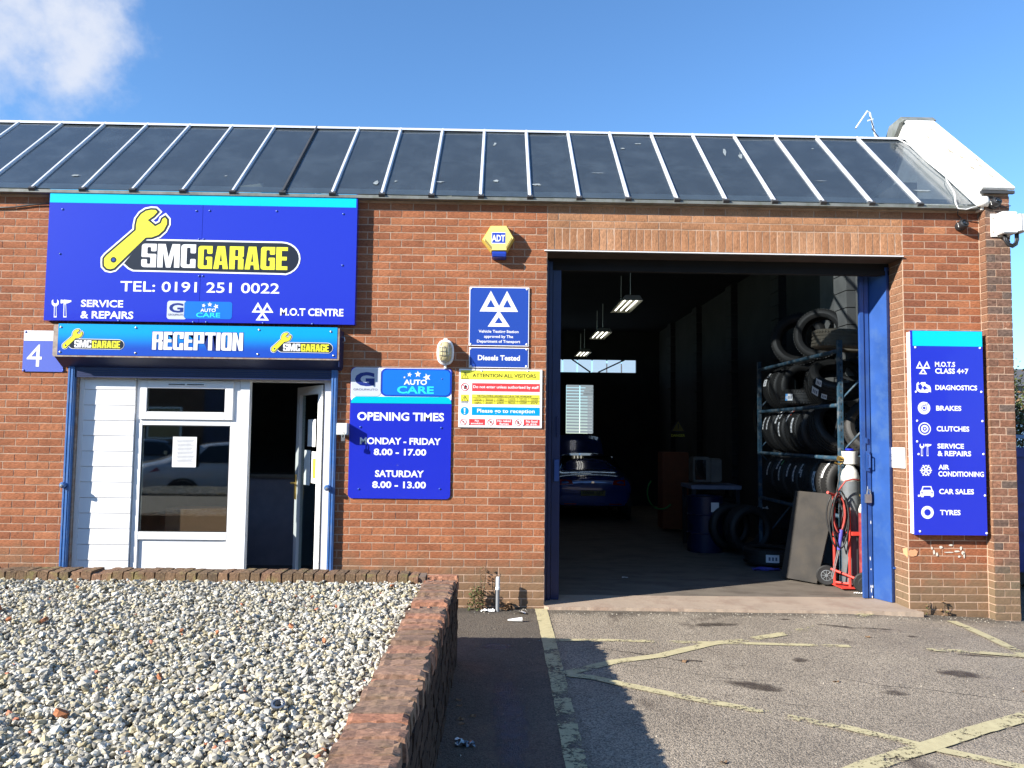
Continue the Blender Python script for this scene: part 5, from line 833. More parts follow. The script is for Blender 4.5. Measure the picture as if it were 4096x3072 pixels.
def df(nm, x0, x1, z0, z1, y0=0., y1=.06, m='pvc', bevel=.003): return rs(box(nm, MT[m], x0, x1, RY + y0, RY + y1, z0, z1, bevel=bevel), DF)
df('frame', -3.03, -2.935, .1, 2.186, -.012, .06); df('frame', -2.207, -2.105, .1, 2.186, -.006, .06); df('frame', -2.935, -2.207, 2.158, 2.186)
df('seal', -2.212, -2.2, .1, 2.15, -.01, -.004, 'gasket', 0)
LF = empty('leaf', (-2.215, RY + .05, .1)); LF.parent = DF; LF.location -= DF.location; LF.rotation_euler = (0, 0, PI - math.atan2(.57, .385))
def lf(nm, x0, x1, z0, z1, y0=-.03, y1=.03, m='pvc', bevel=.004):
    o = box(nm, MT[m], x0, x1, y0, y1, z0 - .1, z1 - .1, bevel=bevel); o.parent = LF; return o
o = MB(); o.box(0, .085, -.03, .03, 0, 2.04); o.box(.6, .685, -.03, .03, 0, 2.04); o.box(.085, .6, -.03, .03, 1.955, 2.04); o.box(.085, .6, -.03, .03, 0, .12); o = o.build('leaf_frame', MT['pvc']); o.parent = LF
lf('leaf_glass', .085, .6, .22, 2.055, -.004, .0, 'door_glass', 0)
h = MB()
for s_ in (-1, 1): h.box(.63, .66, s_ * .03, s_ * .045, .86, 1.12); h.tube([(.645, s_ * .045, 1.03), (.645, s_ * .085, 1.03), (.60, s_ * .09, 1.03), (.53, s_ * .088, 1.035)], .011, 8)
o = h.build('handle', MT['brass']); o.parent = LF
for (x0, x1, z0, z1, m) in ((.2, .42, 1.52, 1.8, 'paper'), (.12, .3, 1.15, 1.47, 'paper'), (.33, .5, 1.12, 1.48, 'paper'), (.17, .25, 1.2, 1.4, 'ye')):
    lf('door_notice', x0, x1, z0, z1, .0012 if m != 'ye' else .003, .0025 if m != 'ye' else .004, m, 0)
# reception room
rr = MB(); rr.box(-6.05, -5.95, .1, 4, .1, 2.9); rr.box(-6, -.6, 3.9, 4, .1, 2.9); rr.box(-6, -.6, .1, 4, 2.9, 3.0); rr.box(-.7, -.6, .34, 4, .1, 2.9); rr.box(-2.06, -.6, .341, .36, .1, 2.9); rr.box(-6, -4.64, .341, .36, .1, 2.9)
rr.build('reception_room', MT['int_panel'], B)
# ---------------------------------------------------------------- signs on the front
build_sign('main', 'garage_sign', 'large blue SMC GARAGE sign with yellow spanner logo above the reception', -.08, .08, MT['b'], panel_name='panel', panels=((-4.915, -3.415), (-3.412, -1.894)))
build_sign('recep', 'reception_sign', 'long light blue RECEPTION sign on the shutter box under the large sign', -.204, .004, MT['recep_print'])
build_sign('open', 'opening_times_sign', 'tall rounded OPENING TIMES sign right of the reception door', -.012, .008, MT['b'])
build_sign('mot', 'testing_station_sign', 'square blue Vehicle Testing Station sign with three white triangles', -.012, .008, MT['mb'])
build_sign('diesel', 'diesels_tested_sign', 'narrow blue Diesels Tested sign under the three triangles', -.012, .008, MT['mb'])
build_sign('attn', 'visitor_notice', 'white ATTENTION ALL VISITORS board with yellow, red and blue bands', -.012, .008, MT['w'])
def svc_case(e, fin):
    fin(box('side_casing', MT['white_metal'], 3.6225, 3.632, -.0985, .002, .745, 2.74)); fin(box('casing', MT['white_metal'], 3.632, 4.335, -.088, .002, .747, 2.738))
build_sign('svc', 'services_sign', 'tall blue services sign listing BRAKES, CLUTCHES and TYRES on the right pier', -.1, .01, MT['b'], extra=svc_case)
build_sign('four', 'number_sign', 'pale blue plate with a large white 4 beside the shutter box', -.012, .008, MT['fourblue'])
AD = build_sign('adt', 'alarm_box', 'yellow hexagonal burglar alarm box on the brick wall', -.1, .004, MT['alarm_yellow'], cat='alarm box', panel_name='cover')
hx = [tuple(p) for p in ART['adt'][0][1]]; c_ = Vector((sum(p[0] for p in hx) / 6, sum(p[1] for p in hx) / 6))
q = MB(); n = 6; out_ = [(c_.x + (x - c_.x) * 1.1, c_.y + (z - c_.y) * 1.1) for x, z in hx]
q.add([(x, -.097, z) for x, z in hx] + [(x, -.06, z) for x, z in out_] + [(x, -.0, z) for x, z in out_], [(i, (i + 1) % 6, 6 + (i + 1) % 6, 6 + i) for i in range(6)] + [(6 + i, 6 + (i + 1) % 6, 12 + (i + 1) % 6, 12 + i) for i in range(6)])
o = q.build('housing', mat('alarm side yellow', (.5, .36, .07), .45)); o.data.transform(Matrix.Translation(-AD.location)); o.parent = AD
q = MB(); q.prism([(-.1, 3.475), (-.112, 3.46), (-.1, 3.42), (0, 3.41), (0, 3.475)], -.552, -.412, 'x'); o = q.build('strobe', MT['ab'], bevel=.006); o.data.transform(Matrix.Translation(-AD.location)); o.parent = AD
for s_, (a, b) in ((0, (hx[0], hx[5])), (1, (hx[3], hx[4]))):
    for i in range(6):
        t = .12 + i * .13; x = a[0] + (b[0] - a[0]) * t; z = a[1] + (b[1] - a[1]) * t; q = MB(); dx = .012 if s_ == 0 else -.012
        o = q.box(x + dx - .004, x + dx + .004, -.1025, -.1, z - .014, z + .014).build('vent_slot', mat('slot ochre', (.35, .25, .06), .6) if i == 0 and s_ == 0 else bpy.data.materials['slot ochre']); o.data.transform(Matrix.Translation(-AD.location)); o.parent = AD
# small white warning plate on the reveal
GW = empty('gas_warning_plate', (3.588, .15, 1.38), label='small white gas bottles warning plate on the brick door reveal', cat='sign')
o = MB().box(-.004, .003, -.14, .15, 0, .205).build('plate', MT['w'], GW)
q = MB()
for s_, z0, z1, y0, y1 in (('Warning', .16, .182, -.06, .07), ('Gas bottles', .11, .132, -.11, .12), ('1 metre inside', .062, .084, -.125, .135), ('doorway', .02, .042, -.07, .08)):
    t = MB(); put_text(t, s_, (-y1, -y0, z0, z1), 0, .01); q.add([(-.0052, -v[0], v[2]) for v in t.v], t.f)
q.build('lettering', MT['gr'], GW)
# ---------------------------------------------------------------- fittings on the wall
BL = empty('bulkhead_lamp', (-1.0, 0, 2.37), label='oval caged bulkhead lamp with amber ribbed glass above the opening times sign', cat='lamp')
q = MB()
def oval(a, b, n=28, ex=2.6): return [(a * math.copysign(abs(math.cos(2 * PI * k / n)) ** (2 / ex), math.cos(2 * PI * k / n)), b * math.copysign(abs(math.sin(2 * PI * k / n)) ** (2 / ex), math.sin(2 * PI * k / n))) for k in range(n)]
def dome(mb, rings, cz, n=28):
    vs = []
    for a, b, y in rings: vs += [(p[0], y, cz + p[1]) for p in oval(a, b, n)]
    mb.add(vs, [(i * n + k, i * n + (k + 1) % n, (i + 1) * n + (k + 1) % n, (i + 1) * n + k) for i in range(len(rings) - 1) for k in range(n)] + [tuple(range((len(rings) - 1) * n, len(rings) * n))])
dome(q, [(.084, .125, 0), (.084, .125, -.05), (.072, .112, -.062)], .1); q.build('body', MT['white_metal'], BL, smooth=False)
q = MB(); dome(q, [(.064, .104, -.06), (.064, .10, -.10), (.054, .088, -.125), (.03, .055, -.138), (.01, .02, -.142)], .1); q.build('lamp_shade', MT['lamp_glass'], BL, smooth=True)
q = MB()
for x in (-.035, 0, .035): q.tube([(x, -.058, .2), (x * 1.1, -.12, .185), (x * 1.1, -.15, .13), (x * 1.1, -.15, .07), (x * 1.1, -.12, .015), (x, -.058, 0)], .0022, 5)
for z in (.06, .1, .14): q.tube([(-.062, -.058, z), (-.058, -.115, z), (-.03, -.148, z), (.03, -.148, z), (.058, -.115, z), (.066, -.058, z)], .0022, 5)
q.build('cage', MT['steel'], BL)
q = MB(); q.box(-.02, .02, -.05, 0, .222, .238); q.box(-.012, .012, -.03, 0, -.06, -.02); q.build('bracket', MT['white_metal'], BL, bevel=.003)
KB = empty('key_box', (-1.985, 0, 1.63), label='small grey metal box with a padlock beside the reception door', cat='box')
box('case', MT['cyl_white'], -.053, .05, -.11, -.02, .015, .13, KB, bevel=.004); box('back_plate', MT['rust_frame'], -.045, .056, -.02, .0, .0, .125, KB)
q = MB(); q.box(.0, .036, -.135, -.118, -.045, -.01); q.tube([(.006, -.127, -.01), (.006, -.127, .03), (.014, -.127, .042), (.024, -.127, .042), (.03, -.127, .03), (.03, -.127, -.01)], .004, 6); q.build('padlock', MT['steel'], KB, bevel=.002)
def sensor(loc, label):
    e = empty('security_camera', loc, label=label, cat='camera', group='black dome cameras at the right corner')
    M = Matrix.Rotation(PI / 2, 4, 'X')
    MB().lathe([(.05, 0), (.05, .03), (.045, .045)], 20, M).build('mount', MT['black_plastic'], e)
    M2 = Matrix.Translation((0, -.045, 0)) @ Matrix.Rotation(math.radians(70), 4, 'X'); MB().lathe([(.046, 0), (.05, .02), (.042, .05), (.03, .058), (.028, .05)], 20, M2).build('housing', MT['black_plastic'], e, smooth=True, auto=.6)
    MB().lathe([(.026, .052), (.018, .062), (.0, .066)], 14, M2).build('lens', MT['car_glass'], e, smooth=True)
    MB().tube([(-.044, -.05, .02), (-.046, -.06, 0), (-.042, -.06, -.02)], .004, 5).build('trim_ring', MT['white_plastic'], e)
    return e
sensor((4.19, 0, 3.83), 'black dome camera on the brick face below the roof edge')
sensor((4.46, -.11, 4.03), 'black dome camera on the pilaster just under the white coping')
FL = empty('floodlight', (4.53, -.11, 3.7), label='white floodlight and junction box with looped black cable on the pilaster', cat='light')
box('mounting_plate', MT['white_plastic'], -.095, .1, -.012, 0, .0, .235, FL, bevel=.003)
box('junction_box', MT['white_plastic'], -.055, .1, -.13, -.012, .012, .228, FL, bevel=.008)
q = MB(); q.box(.1, .19, -.15, -.01, .03, .2); q.box(.118, .126, -.155, -.005, .028, .204); q.build('gear_case', MT['white_plastic'], FL, bevel=.006)
q = MB(); q.tube([(.18, -.08, .12), (.24, -.12, .11), (.3, -.2, .15)], .02, 8); q.box(.28, .46, -.3, -.16, .0, .22); q.build('lamp_head', MT['white_plastic'], FL, bevel=.008)
q = MB()
for k, r_ in ((0, .0), (1, .018)):
    q.tube([(.0 + r_, -.06, .01), (.002 + r_, -.07, -.05), (.03 + r_ * .5, -.075, -.1 + r_), (.075, -.075, -.115 + r_), (.115 - r_ * .5, -.075, -.09 + r_), (.13 - r_, -.075, -.04), (.128 - r_, -.075, .03)], .012, 8)
q.build('cable', MT['black_plastic'], FL, smooth=True)
for z in (.05, .19): 
    M = Matrix.Translation((-.075, -.012, z)) @ Matrix.Rotation(PI / 2, 4, 'X'); MB().lathe([(.008, 0), (.008, .006), (0, .008)], 8, M).build('screw', MT['rust_frame'], FL)
q = MB(); path = [RP(4.2, SL, .03), RP(4.27, SL * .85, .035), RP(4.26, SL * .6, .035), RP(4.29, SL * .35, .035), RP(4.25, SL * .3, .04), RP(4.19, SL * .12, .035), RP(4.1, -.02, .03), Vector((4.12, -.1, 3.99)), Vector((4.2, -.1, 3.98)), Vector((4.33, -.11, 4.02))]
q.tube(path, .007, 6); tag(q.build('white_cable', MT['white_plastic'], smooth=True), 'loose white cable trailing down the last roof pane', 'cable')
q = MB(); q.tube([(4.12, -.1, 3.985), (4.16, -.02, 3.95), (4.2, -.012, 3.92), (4.19, -.02, 3.87)], .005, 5); q.tube([(4.5, -.12, 4.02), (4.56, -.125, 4.0), (4.64, -.12, 4.02)], .005, 5)
tag(q.build('black_cable', MT['black_plastic'], smooth=True), 'short black cable looping between the two dome cameras', 'cable')
q = MB(); q.tube([(-5.7, -.012, 3.84), (-5.3, -.015, 3.86), (-5.1, -.015, 3.89), (-4.93, -.02, 3.9)], .008, 6); tag(q.build('wall_cable', MT['black_plastic'], smooth=True), 'sagging dark cable on bricks left of the large sign', 'cable')
# bent aerial and rubble beyond the ridge
AE = empty('broken_aerial', (4.1, 1.5, 5.35), label='bent broken aerial sticking up behind the roof ridge', cat='aerial')
q = MB(); q.tube([(.06, 0, -.1), (.0, .02, .03), (-.07, 0, .3), (-.1, 0, .32), (-.25, 0, .1)], .012, 6); q.build('mast', MT['alu'], AE); MB().tube([(-.07, 0, .25), (-.03, 0, .12), (-.05, 0, .1), (.05, 0, -.02)], .006, 5).build('loose_wire', MT['black_plastic'], AE); MB().tube([(-.1, 0, .2), (-.03, 0, .22)], .008, 5).build('crossbar', MT['alu'], AE)

# ---------------------------------------------------------------- garden wall with brick-on-edge coping
GWL = empty('garden_wall', (-.87, -3, 0), label='low crumbling brick planter wall with brick on edge coping around the gravel bed', cat='wall')
GL = Vector((-.87, -3, 0))
core = MB(); core.prism([(-1.76, .50), (-1.76, .592), (-7.2, .592 + .0815), (-7.2, .5)], -.975, -.79, 'x'); core.box(-6.5, -.99, -1.905, -1.735, .53, .622); core.prism([(-.99, -1.72), (-1.01, -7.2), (-.795, -7.2), (-.775, -1.72)], -.05, .53, 'z'); core.box(-9, -.985, -1.915, -1.72, -.05, .535)
o = core.build('wall_core', MT['dark_mortar']); o.data.transform(Matrix.Translation(-GL)); o.parent = GWL
def cope_mesh(seed, L=.235, W=.070, H=.105, rough=.0022, mt='garden_brick'):
    """brick on edge: long in x, thin in y, worn top and chipped arrises"""
    r = random.Random(seed); nx, nz = 8, 2; vs = []; fs = []
    for s_ in (-1, 1):
        for j in range(nz + 1):
            for i in range(nx + 1):
                x = -L / 2 + L * i / nx; z = -H + H * j / nz; chip = 0
                if j == nz: z -= abs(r.gauss(0, rough)) + (r.uniform(.004, .014) if i in (0, nx) and r.random() < .55 else 0); chip = r.uniform(0, .006)
                if i in (0, nx): x -= math.copysign(r.uniform(0, .007) + (r.uniform(0, .012) if j == nz else 0), x)
                vs.append((x, s_ * (W / 2 - chip) + r.uniform(-.0015, .0015), z))
    n = (nx + 1) * (nz + 1); I = lambda s_, i, j: s_ * n + j * (nx + 1) + i
    for j in range(nz):
        for i in range(nx): fs += [(I(0, i, j), I(0, i + 1, j), I(0, i + 1, j + 1), I(0, i, j + 1)), (I(1, i + 1, j), I(1, i, j), I(1, i, j + 1), I(1, i + 1, j + 1))]
    # crowned top row
    mid = []
    for i in range(nx + 1): a, b = vs[I(0, i, nz)], vs[I(1, i, nz)]; mid.append(len(vs)); vs.append(((a[0] + b[0]) / 2, 0, max(a[2], b[2]) + r.uniform(-.003, .004)))
    for i in range(nx): fs += [(I(0, i, nz), I(0, i + 1, nz), mid[i + 1], mid[i]), (mid[i], mid[i + 1], I(1, i + 1, nz), I(1, i, nz))]
    for i, sg in ((0, 1), (nx, -1)):
        for j in range(nz): fs.append((I(0, i, j), I(0, i, j + 1), I(1, i, j + 1), I(1, i, j)))
        fs.append((I(0, i, nz), mid[i], I(1, i, nz)))
    return MB().add(vs, fs).build('brick', MT[mt], mesh_only=True)
CM = [cope_mesh(i) for i in range(12)]; CB = [cope_mesh(i + 40) for i in range(3)]
CB = [cope_mesh(50 + i, rough=.016) for i in range(4)]
CMM = [cope_mesh(100 + i, L=.22, W=.071, rough=.0015, mt='mossy_brick') for i in range(10)]
r = random.Random(5); y = -1.76; i = 0
# the bottom of the side wall leans outward slightly towards the camera
while y > -6.9:
    pt = .078 + r.uniform(-.003, .004); y -= pt; x = -.872 - .004 * (-1.8 - y); brk = r.random() < .2
    me = r.choice(CB if brk else CM); o = child('brick', me, GWL, Vector((x + r.uniform(-.007, .007), y, .622 + .015 * (-1.8 - y) + r.uniform(-.008, .006) - (.012 if brk else 0))) - GL, (r.uniform(-.05, .05), r.uniform(-.02, .02), r.uniform(-.03, .03)))
    t = r.gauss(.4, .24) + (.45 if brk else 0); o.color = (t, t, t, 1)
x = -1.0
while x > -5.9:
    pt = .0765 + r.uniform(-.002, .002); x -= pt; t = r.gauss(.45, .22)
    o = child('brick', r.choice(CMM), GWL, Vector((x, -1.817 + r.uniform(-.003, .003), .640 + r.uniform(-.003, .003))) - GL, (r.uniform(-.015, .015), r.uniform(-.015, .015), PI / 2 + r.uniform(-.015, .015)))
    if r.random() < .05: t = 1.6; o.location.z -= .012
    o.color = (t, t, t, 1)
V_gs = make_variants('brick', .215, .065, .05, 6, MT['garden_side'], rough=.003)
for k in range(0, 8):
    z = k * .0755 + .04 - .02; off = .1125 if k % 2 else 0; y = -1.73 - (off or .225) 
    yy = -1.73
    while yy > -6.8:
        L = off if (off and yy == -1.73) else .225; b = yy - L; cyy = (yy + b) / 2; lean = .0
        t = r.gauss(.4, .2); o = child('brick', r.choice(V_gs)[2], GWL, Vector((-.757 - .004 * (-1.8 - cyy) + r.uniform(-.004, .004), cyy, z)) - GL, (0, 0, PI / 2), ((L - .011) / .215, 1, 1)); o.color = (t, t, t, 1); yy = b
# ---------------------------------------------------------------- gravel bed
tag(MB().add([(-9, -7.4, .545), (-.99, -7.4, .545), (-.99, -1.92, .545), (-9, -1.92, .545)], [(0, 1, 2, 3)]).build('gravel_base', MT['soil']), kind='structure')
ico = bmesh.new(); bmesh.ops.create_icosphere(ico, subdivisions=1, radius=1); iv = np.array([v.co[:] for v in ico.verts]); ifc = np.array([[v.index for v in f.verts] for f in ico.faces]); ico.free()
temps = []
for i in range(14):
    rr_ = np.random.default_rng(i + 3); v = iv * rr_.uniform(.62, 1.2, (12, 1)); v *= np.array([1, rr_.uniform(.6, .95), rr_.uniform(.42, .75)]); temps.append(v)
def scatter(n, zlo, zhi):
    Y = rng.uniform(0, 1, n); Yy = -1.925 - 3.75 * Y
    wl = -.479 - .84 * (Yy + 7.9); X = rng.uniform(0, 1, n) * (wl + 1.0) - 1.0 
    return X, Yy, rng.uniform(zlo, zhi, n)
allv = []; allf = []; allc = []; base = 0
pal = np.array([(.54, .51, .44), (.46, .43, .36), (.62, .60, .54), (.42, .37, .26), (.5, .44, .30), (.30, .29, .27), (.56, .55, .52), (.66, .64, .6), (.38, .36, .32)])
for (n, zl, zh, s0, s1) in ((15000, .56, .59, .014, .024), (27000, .548, .57, .009, .016), (30000, .566, .59, .009, .0165), (900, .58, .595, .016, .022)):
    X, Y, Z = scatter(n, zl, zh)
    if n == 15000: Y = rng.uniform(-7.35, -5.65, n); X = rng.uniform(-7, -1.0, n)
    near = np.clip((-Y - 1.9) / 3.6, 0, 1); keep = rng.uniform(0, 1, n) < 1.0
    T = rng.integers(0, 14, n); sc_ = rng.uniform(s0, s1, n) * np.exp(rng.normal(0, .18, n)); a = rng.uniform(0, 2 * PI, n); bx = rng.normal(0, .45, n); by = rng.normal(0, .45, n)
    V = np.array(temps)[T] * sc_[:, None, None] * np.array([1.15, 1.15, 1.0])
    ca, sa = np.cos(bx), np.sin(bx); y_ = V[:, :, 1] * ca[:, None] - V[:, :, 2] * sa[:, None]; z_ = V[:, :, 1] * sa[:, None] + V[:, :, 2] * ca[:, None]; V[:, :, 1] = y_; V[:, :, 2] = z_
    ca, sa = np.cos(by), np.sin(by); x_ = V[:, :, 0] * ca[:, None] + V[:, :, 2] * sa[:, None]; z_ = -V[:, :, 0] * sa[:, None] + V[:, :, 2] * ca[:, None]; V[:, :, 0] = x_; V[:, :, 2] = z_
    ca, sa = np.cos(a), np.sin(a); x_ = V[:, :, 0] * ca[:, None] - V[:, :, 1] * sa[:, None]; y_ = V[:, :, 0] * sa[:, None] + V[:, :, 1] * ca[:, None]; V[:, :, 0] = x_; V[:, :, 1] = y_
    V += np.stack([X, Y, Z], 1)[:, None, :]
    allv.append(V.reshape(-1, 3)); F = ifc[None] + (np.arange(n) * 12)[:, None, None] + base; allf.append(F.reshape(-1, 3)); base += n * 12
    c = pal[rng.integers(0, 9, n)] * rng.uniform(.6, 1.02, (n, 1)) * np.array([1.04, 1.02, .94]); red = rng.uniform(0, 1, n) < .004; c[red] = (.42, .15, .08)
    allc.append(np.repeat(np.concatenate([c, np.ones((n, 1))], 1), 12, 0))
V = np.concatenate(allv); F = np.concatenate(allf); C_ = np.concatenate(allc)
me = bpy.data.meshes.new('gravel'); me.vertices.add(len(V)); me.vertices.foreach_set('co', V.ravel()); me.loops.add(F.size); me.loops.foreach_set('vertex_index', F.ravel()); me.polygons.add(len(F)); me.polygons.foreach_set('loop_start', np.arange(len(F)) * 3); me.update(calc_edges=True); me.attributes.new('sharp_face', 'BOOLEAN', 'FACE').data.foreach_set('value', np.ones(len(F), dtype=bool))
a = me.attributes.new('stone', 'FLOAT_COLOR', 'POINT'); a.data.foreach_set('color', C_.ravel()); me.materials.append(MT['stone'])
go = bpy.data.objects.new('gravel', me); COL.objects.link(go); tag(go, 'pale limestone chippings filling the raised bed', 'gravel', kind='stuff')
# brick fragments in the gravel
CHIP = ['largest orange brick chip lying on the gravel towards the left', 'small red brick chip just left of the large orange one', 'flat red brick chip some way right of the large orange one', 'red brick chip between the large orange one and the flat chip', 'red brick chip out in the gravel right of its middle', 'tiny brick chip just left of the one right of the gravel middle',
 'red brick chip in the gravel a little left of the side wall', 'dark red brick chip near the bottom left edge of the gravel', 'red brick chip at the bottom left, second from the left edge', 'upright red brick chip in the front gravel left of the silvery cap', 'long red brick chip at the very front of the gravel near its middle', 'red brick chip close beside the side wall coping',
 'small brick chip towards the far wall on the right side of the gravel', 'small brick chip in the far gravel below the white cladding panel', 'small brick chip in the far right corner of the gravel bed']
for i, (x, y, s_) in enumerate(((-3.42, -2.95, .04), (-3.75, -3.15, .022), (-3.0, -3.2, .026), (-3.2, -3.2, .018), (-1.95, -3.45, .018), (-2.15, -3.42, .014), (-1.6, -3.3, .02), (-2.9, -4.15, .03), (-2.62, -4.35, .024), (-1.93, -4.2, .02), (-2.1, -4.65, .03), (-1.35, -3.6, .018), (-1.66, -2.55, .016), (-3.3, -2.3, .015), (-1.2, -2.15, .02))):
    q = MB(); rr_ = random.Random(i); vs = []
    for z in (-1, 1):
        for a_ in range(6): vs.append((s_ * rr_.uniform(.7, 1.1) * math.cos(a_ * PI / 3), s_ * .6 * rr_.uniform(.7, 1.1) * math.sin(a_ * PI / 3), z * s_ * .4 * rr_.uniform(.7, 1.1)))
    q.add(vs, [tuple(range(5, -1, -1)), tuple(range(6, 12))] + [(k, (k + 1) % 6, 6 + (k + 1) % 6, 6 + k) for k in range(6)])
    o = q.build('brick_fragment', MT['brick']); o.location = (x, y, .606); o.rotation_euler = (rr_.uniform(-.5, .5), rr_.uniform(-.5, .5), rr_.uniform(0, 6)); o.color = (.75, .75, .75, 1)
    tag(o, CHIP[i], 'brick chip', group='brick chips in the gravel')
BC = empty('bottle_cap', (-1.32, -4.55, .603), label='silvery round cap lying on the gravel near the wall coping', cat='cap')
BC.rotation_euler = (.35, .1, 0); MB().lathe([(.026, 0), (.028, .012), (.02, .014), (.02, .006), (.0, .006)], 18).build('cap_ring', MT['steel'], BC); MB().lathe([(.012, .006), (.012, .016), (0, .018)], 12).build('cap_centre', MT['black_plastic'], BC)

# ---------------------------------------------------------------- small things at the foot of the wall
PV = empty('vent_pipe', (-.452, -.13, -.02), label='short upright pipe, white on top and grey below, in front of the brick wall', cat='pipe')
MB().lathe([(.018, 0), (.018, .215), (.021, .215), (.021, .225)], 16).build('grey_pipe', MT['grey_plastic'], PV, smooth=True, auto=.6)
MB().lathe([(.019, .222), (.019, .31), (.0165, .325), (.013, .326)], 16).build('white_pipe', MT['white_plastic'], PV, smooth=True, auto=.6); MB().lathe([(.023, .205), (.023, .228)], 16).build('collar', MT['white_plastic'], PV)
def leafy(name, loc, n, h, rad, label, cat, mts, seed=1, ls=.03, stems=5):
    e = empty(name, loc, label=label, cat=cat); r = random.Random(seed); q = MB(); lv = MB()
    for i in range(stems):
        a = r.uniform(0, 2 * PI); d = r.uniform(.2, 1) * rad; q.tube([(0, 0, 0), (math.cos(a) * d * .5, math.sin(a) * d * .4, h * .5), (math.cos(a) * d, math.sin(a) * d * .7, h * r.uniform(.6, 1))], .002, 4)
    for i in range(n):
        u = r.random(); a = r.uniform(0, 2 * PI); d = r.uniform(.1, 1) ** .6 * rad * (1 - .5 * u); p = Vector((math.cos(a) * d, math.sin(a) * d * .8, u * h)); L = ls * r.uniform(.6, 1.3)
        M = Matrix.Translation(p) @ Euler((r.uniform(-.9, .9), r.uniform(-.9, .9), r.uniform(0, 6.3))).to_matrix().to_4x4()
        lv.add([M @ Vector(v) for v in ((0, 0, 0), (L * .35, L * .4, .004), (0, L, 0), (-L * .35, L * .4, .004))], [(0, 1, 2), (0, 2, 3)], mi=1 if r.random() < .35 else 0)
    q.build('stem', MT['bark'], e); lv.build('foliage', mts, e); return e
leafy('weed', (-.66, -.09, -.02), 260, .22, .1, 'small bushy green weed growing where the wall meets the asphalt', 'weed', [MT['leaf'], MT['leaf_dry']], 2, .028)
q = MB(); q.tube([(0, 0, 0), (.01, .01, .2), (.005, .02, .38)], .002, 4)
WD = leafy('dry_weed', (-.6, -.06, -.02), 60, .42, .05, 'tall thin dry weed against the brick beside the bushy weed', 'weed', [MT['leaf_dry'], MT['leaf']], 5, .02)
leafy('dead_leaves', (-.355, -.08, -.02), 60, .06, .07, 'heap of brown dead leaves beside the upright pipe', 'leaves', [MT['leaf_dry'], MT['leaf_dry']], 9, .04)
for i, x in enumerate((3.76, 3.93)):
    leafy('grass_tuft', (x, -.03, -.05), 12, .14, .035, ('thin grass tuft at the foot of the pier near its corner', 'thin grass tuft at the foot of the pier under the services sign')[i], 'weed', [MT['leaf_dry'], MT['leaf']], 20 + i, .035)
def crumple(name, loc, sx, sy, h, m, label, cat, seed=0, group=None, nx=7, ny=5, rz=0):
    r = random.Random(seed); q = MB(); q.add([((i / nx - .5) * sx + r.uniform(-.1, .1) * sx / nx, (j / ny - .5) * sy + r.uniform(-.1, .1) * sy, max(.001, r.gauss(.3, .35) * h)) for j in range(ny + 1) for i in range(nx + 1)], [(j * (nx + 1) + i, j * (nx + 1) + i + 1, (j + 1) * (nx + 1) + i + 1, (j + 1) * (nx + 1) + i) for j in range(ny) for i in range(nx)])
    o = q.build(name, m); o.location = loc; o.rotation_euler = (0, 0, rz); return tag(o, label, cat, group)
crumple('paper_scrap', (-.545, -.14, -.018), .13, .07, .03, MT['paper'], 'crumpled white paper scrap lying left of the upright pipe', 'paper', 3)
q = MB(); n = 18; q.add([(.06 * math.cos(2 * PI * k / n), .06 * math.sin(2 * PI * k / n), .012 + .035 * max(0, math.cos(2 * PI * k / n + 2.2))) for k in range(n)], [tuple(range(n))]); o = q.build('paper_plate', MT['paper']); o.location = (-.245, -.24, -.018); tag(o, 'curled round white paper lid lying beside the yellow line', 'paper')
q = MB(); q.tube([(0, 0, .02), (.04, .006, .02), (.13, .012, .024)], .012, 8, rr=[.006, .012, .02]); o = q.build('paper_cone', MT['paper']); o.location = (-.36, -.56, -.02); tag(o, 'flattened white paper cone on the sunlit asphalt', 'paper')
crumple('foil_scrap', (-.63, -3.33, -.018), .11, .06, .03, MT['car_silver'], 'crumpled silvery wrapper in the shade at the foot of the garden wall', 'wrapper', 6)
crumple('foil_scrap', (-.67, -3.25, -.018), .04, .02, .01, MT['paper'], 'small white scrap just behind the silvery wrapper', 'wrapper', 7, nx=3, ny=2)
for i, (x, y) in enumerate(((-.69, -2.72), (-.70, -2.62), (-.6, -2.9), (-.67, -2.95), (-.66, -3.02))): crumple('dead_leaf', (x, y, -.018), .035, .03, .015, MT['leaf_dry'], 'brown dead leaf in the garden wall shade, ' + ('second farthest of five', 'farthest of five', 'third farthest and standing out from the wall', 'second nearest of five', 'nearest of five')[i], 'leaf', 10 + i, 'dead leaves beside the garden wall', 3, 2)
for i, (x, y) in enumerate(((.72, -3.55), (.95, -1.75), (2.7, -1.0), (1.9, -2.2), (.85, -3.9), (3.1, -2.4))): crumple('fallen_leaf', (x, y, -.018), .04, .03, .015, MT['leaf_dry'], ('dry leaf on the asphalt near the tip of the garden wall shadow', 'dry leaf beside the yellow lines in front of the doorway', 'dry leaf close to the doorway step on its right side', 'dry leaf alone in the middle of the sunlit asphalt', 'dry leaf nearest the bottom edge of the asphalt', 'dry leaf farthest right on the sunlit asphalt')[i], 'leaf', 30 + i, 'dry leaves on the open asphalt', 3, 2, rz=i)
r = random.Random(77); q = MB()
for i in range(420):
    x = r.uniform(-.7, 4.6) if i < 300 else r.uniform(-.7, 3.5); y = -abs(r.gauss(.03, .12)) - .02 if i < 300 else r.uniform(-3.8, -.2); G_ = gz(x)
    if 0 < x < 3.65 and y > -.16: y -= .12
    s_ = r.uniform(.003, .009); q.add([(x + s_ * math.cos(k * 2.09 + i), y + s_ * math.sin(k * 2.09 + i), G_) for k in range(3)] + [(x, y, G_ + s_ * 1.1)], [(0, 1, 3), (1, 2, 3), (2, 0, 3)])
tag(q.build('grit', mat('pale grit', (.3, .27, .22), .9)), 'loose grit scattered along the foot of the building', 'grit', kind='stuff')
